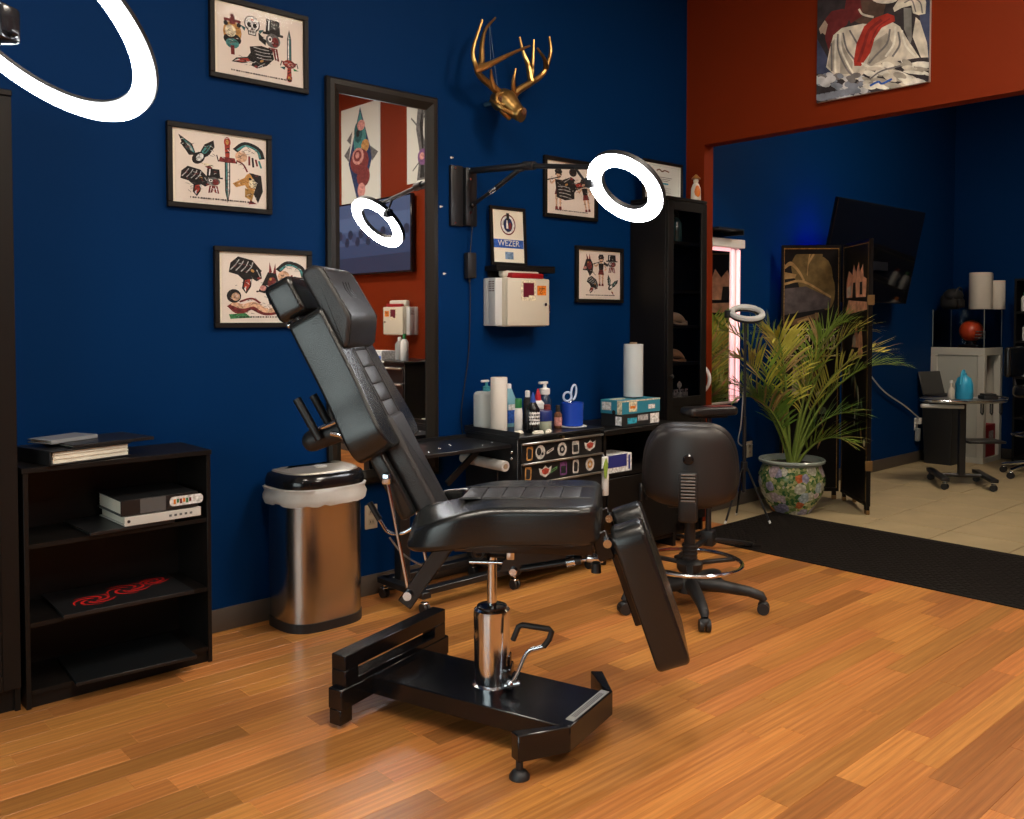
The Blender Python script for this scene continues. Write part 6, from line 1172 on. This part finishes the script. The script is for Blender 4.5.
# ---------------------------------------------------------------- wall television of the next room
T = thing('television', 'large black wall television tilted down above the folding screen', 'television', (7.12, YB - 0.006, 1.45))
yt, yb_, zt, zb_ = 3.36, 3.52, 2.265, 1.482; hh = math.hypot(yt - yb_, zt - zb_); upv = Vector((0, yt - yb_, zt - zb_)).normalized(); nv = Vector((0, -upv.z, upv.y))
M = frame3(Vector((7.12, (yt + yb_) / 2, (zt + zb_) / 2)) - Vector((7.12, YB, 1.45)), (1, 0, 0), upv, nv)
b = MB(); b.prism(round_poly([(-0.755, -hh / 2), (0.755, -hh / 2), (0.755, hh / 2), (-0.755, hh / 2)], 0.006, 2), -0.03, 0.0, M, 0.003, 1); b.build('bezel', BLACKG, T)
b = MB(); b.prism([(-0.745, -hh / 2 + 0.014), (0.745, -hh / 2 + 0.014), (0.745, hh / 2 - 0.01), (-0.745, hh / 2 - 0.01)], 0.0, 0.0008, M); b.build('screen', mat('screen_glass', (0.004, 0.004, 0.005), 0.06), T, smooth=False)
part(T, 'wall_bracket', BLACKM, lambda b: (b.bb(-0.2, 0.2, -0.02, 0, 0.25, 0.6), b.box((0, -0.12, 0.42), (0.12, 0.22, 0.06)), b.bb(-0.25, 0.25, -0.25, -0.2, 0.3, 0.55)))
b = MB(); b.prism([(-0.5, -0.2), (-0.2, -0.2), (-0.2, -0.17), (-0.5, -0.17)], -0.036, -0.031, M); b.build('glow_strip', emis('led_blue', (0.02, 0.03, 1.0), 1.5), T, smooth=False)
b = MB(); b.prism([(-0.6, -0.3), (-0.57, -0.3), (-0.57, 0.3), (-0.6, 0.3)], -0.036, -0.031, M); b.build('glow_strip', emis('led_blue2', (0.01, 0.02, 1.0), 25.0), T, smooth=False)
# black box with gauges on the wall under the tv
T = thing('wall_speaker', 'narrow black wall box between folding screen and hanging cord', 'wall box', (6.83, YB, 0.98)); part(T, 'box', BLACKP, lambda b: b.bb(-0.1, 0.1, -0.09, 0, 0, 0.42, 0.006)); [part(T, 'dial', BLACKG, lambda b: b.cyl((0.05, -0.09, 0.08 + 0.08 * k), (0.05, -0.098, 0.08 + 0.08 * k), 0.02, n=14)) for k in range(4)]
T = thing('wall_outlet', 'white outlet with plugged adapter in the dark far corner', 'outlet', (8.53, YB, 0.30)); part(T, 'cover_plate', WHITEP, lambda b: b.bb(-0.036, 0.036, -0.007, 0, 0, 0.118, 0.003)); part(T, 'plug', WHITEP, lambda b: b.bb(-0.02, 0.03, -0.05, -0.007, 0.06, 0.12, 0.006)); part(T, 'adapter', mat('grey_clear', (0.3, 0.32, 0.33), 0.3), lambda b: b.bb(-0.035, 0.025, -0.04, -0.007, -0.1, 0.02, 0.006))
part(T, 'cord', MATS['cord_white'], lambda b: b.tube(spl([(0.0, -0.04, 0.11), (-0.3, -0.03, 0.25), (-0.8, -0.03, 0.45), (-1.25, -0.03, 0.8), (-1.45, -0.04, 1.25)], 6), 0.007, 6))

# ---------------------------------------------------------------- white display unit in the corner
WUN = mat('white_laminate', (0.55, 0.54, 0.48), 0.4)
T = thing('white_cube_unit', 'white open cube unit in the far corner', 'cabinet', (9.07, 3.455, 0))
ux, uy, uz = 0.225, 0.245, 1.08
part(T, 'top_panel', WUN, lambda b: b.bb(-ux, ux, -uy, uy, uz - 0.07, uz, 0.002, 1)); part(T, 'bottom_panel', WUN, lambda b: b.bb(-ux, ux, -uy, uy, 0.0, 0.05, 0.002, 1))
for sx in (-1, 1):
    for sy in (-1, 1): part(T, 'post', WUN, lambda b: b.bb(sx * ux, sx * (ux - 0.06), sy * uy, sy * (uy - 0.06), 0.05, uz - 0.07, 0.002, 1))
part(T, 'side_panel', mat('white_laminate2', (0.46, 0.47, 0.42), 0.45), lambda b: b.bb(-ux + 0.012, -ux + 0.024, -uy + 0.06, uy - 0.06, 0.05, uz - 0.07)); part(T, 'back_panel', WUN, lambda b: b.bb(ux - 0.024, ux - 0.012, -uy + 0.06, uy - 0.06, 0.05, uz - 0.07)); part(T, 'back_panel', WUN, lambda b: b.bb(-ux + 0.06, ux - 0.06, uy - 0.03, uy - 0.018, 0.05, uz - 0.07))
T = thing('red_box', 'red box with pale label standing in the white unit', 'box', (9.08, 3.30, 0.05)); part(T, 'carton', mat('red_card', (0.32, 0.012, 0.015), 0.5), lambda b: b.bb(-0.12, 0.13, -0.065, 0.1, 0, 0.3, 0.003, 1)); part(T, 'label', INK['lgrey'], lambda b: b.bb(-0.03, 0.08, -0.066, -0.065, 0.13, 0.24), smooth=False)
ACR = glass('acrylic', (0.96, 0.97, 0.98)); 
T = thing('display_case', 'clear acrylic display case on the white cube unit', 'display case', (9.07, 3.455, 1.08))
for x0, x1, y0, y1 in ((-0.215, 0.215, -0.235, -0.235), (-0.215, 0.215, 0.235, 0.235), (-0.215, -0.215, -0.235, 0.235), (0.215, 0.215, -0.235, 0.235)): part(T, 'acrylic_wall', ACR, lambda b: b.add([(x0, y0, 0.006), (x1, y1, 0.006), (x1, y1, 0.36), (x0, y0, 0.36)], [(0, 1, 2, 3)]), smooth=False)
part(T, 'base', BLACKG, lambda b: b.bb(-0.218, 0.218, -0.238, 0.238, 0, 0.006)); part(T, 'lid', ACR, lambda b: b.add([(-0.215, -0.235, 0.362), (0.215, -0.235, 0.362), (0.215, 0.235, 0.362), (-0.215, 0.235, 0.362)], [(0, 1, 2, 3)]), smooth=False)
part(T, 'edge_strip', mat('acrylic_edge', (0.25, 0.28, 0.3), 0.3), lambda b: [b.bb(x - 0.003, x + 0.003, y - 0.003, y + 0.003, 0.006, 0.36) for x in (-0.214, 0.214) for y in (-0.234, 0.234)], smooth=False, kind='stuff')
T = thing('souvenir_helmet', 'orange red helmet on a small stand inside the acrylic case', 'helmet', (9.03, 3.40, 1.087))
part(T, 'shell', mat('helmet_orange', (0.55, 0.06, 0.015), 0.3), lambda b: b.ball((0, 0, 0.15), (0.115, 0.105, 0.1), 24, 14)); part(T, 'face_guard', mat('guard_grey', (0.2, 0.2, 0.2), 0.4, 0.5), lambda b: [b.torus((-0.045, -0.095, 0.085 + 0.03 * k), (0, 0, 1), 0.042, 0.006, 18, 6) for k in range(3)] + [b.cyl((-0.06 + 0.03 * k, -0.134, 0.085), (-0.06 + 0.03 * k, -0.134, 0.145), 0.005, n=6) for k in range(2)])
part(T, 'stand', BLACKG, lambda b: (b.bb(-0.1, 0.1, -0.09, 0.08, 0, 0.02, 0.004), b.lathe([(0.05, 0.02), (0.04, 0.06)], 16))); part(T, 'stripe', INK['black'], lambda b: b.torus((0, 0, 0.15), (0.9, 0.3, 0), 0.103, 0.008, 36, 6))
DT = 1.08 + 0.3635
T = thing('paper_towel_roll', 'white towel roll partly unwound on the acrylic case', 'paper roll', (9.13, 3.36, DT)); part(T, 'towels', TOWEL, lambda b: b.lathe([(0.02, 0), (0.098, 0), (0.1, 0.004), (0.1, 0.345), (0.098, 0.35), (0.02, 0.35)], 26)); part(T, 'loose_sheet', TOWEL, lambda b: b.add([(0.04, -0.095, 0.35), (0.12, -0.07, 0.34), (0.135, -0.062, 0.25), (0.10, -0.08, 0.03), (0.04, -0.098, 0.0)], [(0, 1, 2, 3, 4)]), smooth=False)
T = thing('paper_towel_roll', 'slim white roll behind the wide towel roll', 'paper roll', (9.268, 3.252, DT)); part(T, 'towels', TOWEL, lambda b: b.lathe([(0.02, 0), (0.062, 0), (0.064, 0.004), (0.064, 0.27), (0.062, 0.275), (0.02, 0.275)], 22)); part(T, 'core', MATS['cardboard'], lambda b: b.lathe([(0.015, 0), (0.02, 0), (0.02, 0.277), (0.015, 0.277)], 14))
T = thing('camera_bag', 'black soft equipment bag slumped on the acrylic case', 'bag', (8.98, 3.565, DT)); part(T, 'bag_body', mat('nylon_black', (0.01, 0.01, 0.011), 0.7), lambda b: (b.box((0, 0, 0.075), (0.2, 0.17, 0.15), 0.05, 4), b.ball((-0.02, -0.02, 0.13), (0.1, 0.09, 0.07)))); part(T, 'strap', BLACKP, lambda b: b.tube(spl([(-0.1, -0.05, 0.1), (-0.06, -0.08, 0.2), (0.05, -0.07, 0.19), (0.09, -0.05, 0.1)], 5), 0.008, 6)); part(T, 'pocket', MATS['nylon_black'], lambda b: b.box((-0.02, -0.095, 0.055), (0.12, 0.03, 0.08), 0.012, 3))
# black square bin
T = thing('square_bin', 'tall black square bin beside the white cube unit', 'bin', (8.66, 3.50, 0)); 
b = MB(); loft(b, [(racetrack(0.25, 0.25, 0.02, 3), 0), (racetrack(0.29, 0.29, 0.02, 3), 0.60), (racetrack(0.30, 0.30, 0.02, 3), 0.62), (racetrack(0.27, 0.27, 0.02, 3), 0.625)]); b.build('bin_body', BLACKP, T, ang=30)
T = thing('open_laptop', 'dark open laptop lid standing on the square bin', 'laptop', (8.64, 3.48, 0.627), -12); part(T, 'keyboard_base', BLACKP, lambda b: b.bb(-0.16, 0.16, -0.12, 0.1, 0, 0.018, 0.003)); part(T, 'screen_lid', mat('lid_grey', (0.05, 0.05, 0.05), 0.4), lambda b: b.box((0, 0.14, 0.12), (0.32, 0.012, 0.22), 0.003, 1, Matrix.Rotation(R(-15), 3, 'X')))
# rolling instrument tray
T = thing('rolling_tray', 'black rolling instrument stand with oval tray on the tiles', 'tray stand', (7.56, 2.90, 0))
c7 = Vector((7.56, 2.90, 0)); l1 = (Vector((7.66, 3.19, 0)) - c7, Vector((7.30, 2.93, 0)) - c7); l2 = (Vector((7.86, 2.90, 0)) - c7, Vector((7.50, 2.64, 0)) - c7)
for a, c in (l1, l2):
    dv = (c - a); q = Matrix.Rotation(math.atan2(dv.y, dv.x), 3, 'Z'); part(T, 'base_foot', BLACKM, lambda b: b.box((a + c) / 2 + Vector((0, 0, 0.085)), (dv.length + 0.06, 0.06, 0.03), 0.006, 2, q))
    for p in (a, c): caster(T, p.x, p.y, 0.026)
m1, m2 = (l1[0] + l1[1]) / 2, (l2[0] + l2[1]) / 2; part(T, 'base_bar', BLACKM, lambda b: b.cyl(m1 + Vector((0, 0, 0.085)), m2 + Vector((0, 0, 0.085)), 0.016))
cm = (m1 + m2) / 2; part(T, 'column', BLACKM, lambda b: b.box(cm + Vector((0, 0, 0.38)), (0.05, 0.05, 0.6), 0.004, 1, Matrix.Rotation(R(40), 3, 'Z')))
rt = Matrix.Rotation(R(-42.3), 4, 'Z'); b = MB(); pad(b, [(0.34 * math.cos(2 * math.pi * i / 36), 0.2 * math.sin(2 * math.pi * i / 36)) for i in range(36)], 0.68, 0.70, 0.008, Matrix.Translation((cm.x + 0.02, cm.y, 0)) @ rt, 3); tr_ = b.build('tray', mat('tray_steel', (0.35, 0.36, 0.37), 0.3, 0.8), T)
b = MB(); b.tube([Matrix.Translation((cm.x + 0.02, cm.y, 0)) @ rt @ Vector((0.345 * math.cos(2 * math.pi * i / 40), 0.205 * math.sin(2 * math.pi * i / 40), 0.70)) for i in range(40)], 0.007, 6, closed=True); b.build('tray_rim', CHROME, tr_)
b = MB(); b.box(rt.to_3x3() @ Vector((0.17, 0.02, 0)) + cm + Vector((0, 0, 0.36)), (0.3, 0.2, 0.02), 0.004, 1, rt.to_3x3()); b.build('lower_shelf', BLACKM, T)
b = MB(); [b.tube([rt.to_3x3() @ Vector((0.1 + 0.075 * k, -0.1, 0)) + cm + Vector((x, 0, z)) for x, z in ((0, 0.68), (0, 0.60), (0.03, 0.585), (0.045, 0.60), (0.045, 0.68))], 0.006, 6) for k in range(3)]; b.build('hook_rack', BLACKM, T, kind='stuff')
b = MB(); b.cyl(rt.to_3x3() @ Vector((-0.36, -0.06, 0)) + cm + Vector((0, 0, 0.655)), rt.to_3x3() @ Vector((-0.02, -0.06, 0)) + cm + Vector((0, 0, 0.645)), 0.016); b.build('push_handle', mat('white_tube', (0.5, 0.5, 0.5), 0.4), T)
tc_ = Vector((7.58, 2.90, 0.703)); rr3 = rt.to_3x3()
def on_tray(dx, dy): p = rr3 @ Vector((dx, dy, 0)) + c7 + cm + Vector((0.02, 0, 0)); return (p.x, p.y, 0.7015)
T = thing('wash_bottle', 'bright blue wrapped wash bottle on the rolling tray', 'bottle', on_tray(0.02, 0.03)); part(T, 'body', mat('bottle_bright', (0.03, 0.36, 0.6), 0.35, bump=0.4, bscale=25), lambda b: b.lathe([(0.06, 0), (0.068, 0.01), (0.066, 0.12), (0.05, 0.17), (0.02, 0.19), (0.016, 0.21)], 20)); part(T, 'nozzle', mat('bottle_bright2', (0.05, 0.4, 0.62), 0.4), lambda b: b.tube(spl([(0, 0, 0.2), (-0.01, 0, 0.23), (-0.05, 0, 0.2), (-0.08, 0, 0.12)], 4), 0.01, 8))
bottle('cream_bottle', 'small cream bottle left of the blue wash bottle', *on_tray(-0.1, 0.0)[:2], [(0.025, 0), (0.028, 0.004), (0.028, 0.07), (0.012, 0.1), (0.01, 0.14)], mat('plastic_cream', (0.5, 0.46, 0.38), 0.4), [(0.012, 0.13), (0.012, 0.15)], WHITEP, z=0.7015)
tag(part(None, 'instrument_case', BLACKP, lambda b: (b.bb(-0.06, 0.06, -0.05, 0.05, 0, 0.03, 0.006), b.bb(-0.05, 0.05, -0.04, 0.04, 0.03, 0.045, 0.005), b.tube(spl([(0.05, 0, 0.03), (0.1, 0.0, 0.02), (0.15, -0.03, 0.01)], 4), 0.006, 6))), 'low black instrument case at the end of the rolling tray', 'case', loc=on_tray(0.2, 0.0), rz=-42)
# stool and shelving at the far right
T = thing('work_stool', 'black padded stool with chrome base near the dark shelving', 'stool', (8.47, 2.63, 0))
for k in range(5):
    a = R(72 * k + 10); o = part(T, 'base_leg', CHROME, lambda b: b.tube([(0.03 * math.cos(a), 0.03 * math.sin(a), 0.13), (0.3 * math.cos(a), 0.3 * math.sin(a), 0.075)], 0.016, 8)); caster(T, 0.29 * math.cos(a), 0.29 * math.sin(a), 0.028)
part(T, 'column', CHROME, lambda b: b.cyl((0, 0, 0.1), (0, 0, 0.68), 0.025)); b = MB(); pad(b, [(0.2 * math.cos(2 * math.pi * i / 30), 0.2 * math.sin(2 * math.pi * i / 30)) for i in range(30)], 0.68, 0.78, 0.035); b.build('seat', LEATHER, T, ang=60)
part(T, 'backrest', LEATHER, lambda b: b.box((0.0, 0.2, 0.98), (0.36, 0.06, 0.26), 0.028, 4)); part(T, 'back_support', BLACKM, lambda b: b.tube([(0, 0, 0.7), (0, 0.18, 0.72), (0, 0.22, 0.95)], 0.014, 8)); part(T, 'foot_ring', CHROME, lambda b: b.torus((0, 0, 0.36), (0, 0, 1), 0.2, 0.009, 36, 8))
T = thing('shelving_unit', 'dark open shelving unit with bottles against the far wall', 'shelving', (9.15, 2.72, 0))
for y in (-0.34, 0.27): part(T, 'side_panel', CABIN, lambda b: b.bb(-0.18, 0.18, y, y + 0.018, 0, 1.72))
for z in (0.08, 0.45, 0.82, 1.15, 1.42, 1.72): part(T, 'shelf', CABIN, lambda b: b.bb(-0.18, 0.18, -0.322, 0.27, z - 0.02, z))
for i, (x, y, z, m, c) in enumerate(((9.02, 2.93, 1.42, 'green', 'green'), (9.02, 2.82, 1.42, 'red', 'cyan'), (9.03, 2.92, 1.15, 'amber', 'orange'), (9.03, 2.92, 0.82, 'grey', 'lgrey'))):
    bottle('shelf_bottle', 'white shelf bottle with %s cap on the dark shelving' % m, x, y, [(0.03, 0), (0.034, 0.004), (0.034, 0.12), (0.016, 0.145)], WHITEP, [(0.016, 0.14), (0.016, 0.175), (0.012, 0.178)], INK[c] if m != 'red' else INK['red'], z=z + 0.0005)
T = thing('small_picture', 'small colourful picture hung on the dark far wall', 'picture', (XF, 2.66, 2.21), -90); part(T, 'frame', FRAME, lambda b: [b.bb(a, c, -0.02, 0, e, g, 0.002, 1) for a, c, e, g in ((-0.2, 0.2, 0, 0.03), (-0.2, 0.2, 0.31, 0.34), (-0.2, -0.17, 0.03, 0.31), (0.17, 0.2, 0.03, 0.31))]); part(T, 'backing_board', INK['ochre'], lambda b: b.bb(-0.17, 0.17, -0.008, -0.001, 0.03, 0.31), smooth=False)
print_mesh(T, 'print', TR(rose, -.5, .2, .5) + TR(skull, .4, .1, .6) + TR(bird, -.3, -.5, .5), 0.3, 0.26, 0, 0.17, -0.0085)

# ---------------------------------------------------------------- what the mirror shows on the red wall
def poster(lab, yc, zb, w, h, shapes):
    T = thing('poster', lab, 'poster', (XR, yc, zb), -90); sh_ = part(T, 'sheet', mat('poster_paper', (0.62, 0.62, 0.56), 0.7), lambda b: b.bb(-w / 2, w / 2, -0.006, -0.001, 0, h), smooth=False)
    print_mesh(T, 'print', shapes, w, h, 0, h / 2, -0.0062)
poster('white poster with teal and pink diamond skull rose artwork', -0.29, 2.42, 0.70, 1.05, [G('navy', (0, .97), (.62, -.05), (.05, -.98), (-.62, .0)), G('teal', (0, .9), (.35, .4), (.3, .05), (-.3, .2), (-.3, .45)), E('dteal', .1, .5, .22, .2), E('pink', -.05, .62, .2, .1), E('black', .12, .48, .09, .07), E('ochre', -.25, .22, .2, .12), E('dred', .05, -.05, .48, .24), E('pink', .12, .05, .3, .16), E('dred', .14, .06, .2, .11), E('pink', .15, .07, .1, .06), E('dred', -.15, -.35, .34, .2), E('pink', -.05, -.6, .2, .14), G('grey', (.5, .3), (.85, .12), (.6, -.02)), G('grey', (-.5, .2), (-.9, .05), (-.6, -.1)), G('grey', (.4, .55), (.7, .4), (.5, .3))])
poster('white poster of a grey twisted tree with purple bloom', 0.72, 2.60, 0.44, 0.75, [G('grey', (-.5, -.95), (.3, -.95), (.1, -.3), (.35, .3), (.2, .95), (-.3, .9), (-.1, .2), (-.4, -.3)), G('black', (-.2, -.9), (.1, -.9), (-.05, -.2), (.1, .4), (-.1, .8), (-.15, .1)), E('purple', -.1, -.4, .35, .2), E('pink', -.05, -.38, .16, .09), S('grey', .05, (.1, .3), (.7, .6)), S('grey', .05, (-.1, .5), (-.6, .75)), S('grey', .04, (.1, -.5), (.6, -.7))])
T = thing('television', 'wall television showing a pale blue snowy landscape on the red wall', 'television', (XR - 0.006, -0.035, 1.785), -90)
part(T, 'bezel', BLACKG, lambda b: b.bb(-0.68, 0.68, -0.06, -0.02, 0, 0.72, 0.004, 1)); part(T, 'wall_bracket', BLACKM, lambda b: b.bb(-0.2, 0.2, -0.02, 0, 0.2, 0.5))
def glowink(n, c, s=1.0): INK[n] = mat('screen_' + n, (0.01, 0.01, 0.01), 0.3, emit=c, es=s); return n
for n, c in dict(t0=(0.02, 0.032, 0.07), t1=(0.032, 0.055, 0.12), t2=(0.055, 0.085, 0.17), t3=(0.08, 0.12, 0.22), t4=(0.012, 0.022, 0.05)).items(): glowink(n, c)
tv = [G('t2', (-1, -1), (1, -1), (1, 1), (-1, 1)), G('t3', (-1, .2), (1, .2), (1, .6), (-1, .6)), G('t1', (-1, -.1), (1, -.2), (1, -1), (-1, -1)), G('t0', (-1, -.5), (1, -.55), (1, -1), (-1, -1))]
for k in range(22): tv.append(E('t4' if k % 3 else 't1', -1 + .095 * k, .02 + .12 * math.sin(k * 2.1), .07, .14, 0, 8))
tv = [(c, clip(P, -.99, .99, -.98, .98)) for c, P in tv]; print_mesh(T, 'screen_image', tv, 1.34, 0.70, 0, 0.36, -0.0602)
sharps((XR, 0.46, 1.20), -90, 'cream sharps container cabinet on red wall below the television')
T = thing('tool_cart', 'black drawer cart with steel handles against the red wall', 'cart', (4.70, 0.735, 0), -90)
part(T, 'cabinet_body', CART, lambda b: b.bb(-0.335, 0.335, -0.2, 0.235, 0.09, 0.965, 0.003, 1)); part(T, 'cabinet_top', CART, lambda b: b.bb(-0.345, 0.345, -0.215, 0.237, 0.965, 0.985, 0.003, 1))
for i in range(6):
    D = part(T, 'drawer', CART, lambda b: b.bb(-0.325, 0.325, -0.212, -0.198, 0.12 + 0.137 * i, 0.248 + 0.137 * i, 0.002, 1)); part(D, 'handle_rail', ALU, lambda b: b.bb(-0.31, 0.31, -0.232, -0.21, 0.228 + 0.137 * i, 0.243 + 0.137 * i, 0.003, 1))
for x in (-0.29, 0.29):
    for y in (-0.16, 0.2): caster(T, x, y, 0.03)
part(T, 'tag', INK['white'], lambda b: b.bb(-0.05, 0.05, -0.218, -0.215, 0.968, 0.984), smooth=False)
bottle('lotion_bottle', 'white bottle with green cap on the red wall cart', 4.60, 0.93, [(0.032, 0), (0.035, 0.004), (0.035, 0.16), (0.018, 0.19)], WHITEP, [(0.016, 0.185), (0.016, 0.23), (0.012, 0.235)], MATS['cap_green'], z=0.9855)
bottle('lotion_bottle', 'grey bottle with white cap on the red wall cart', 4.64, 0.80, [(0.036, 0), (0.04, 0.004), (0.04, 0.14), (0.018, 0.17)], mat('bottle_grey', (0.3, 0.3, 0.3), 0.4), [(0.016, 0.165), (0.016, 0.2), (0.012, 0.205)], WHITEP, z=0.9855)
T = thing('glove_box', 'white and blue carton lying on the red wall cart', 'box', (4.62, 0.55, 0.9855)); part(T, 'carton', INK['white'], lambda b: b.bb(-0.09, 0.09, -0.13, 0.13, 0, 0.08, 0.002, 1)); part(T, 'print', INK['blue'], lambda b: b.bb(-0.0908, -0.09, -0.12, 0.12, 0.005, 0.035), smooth=False)
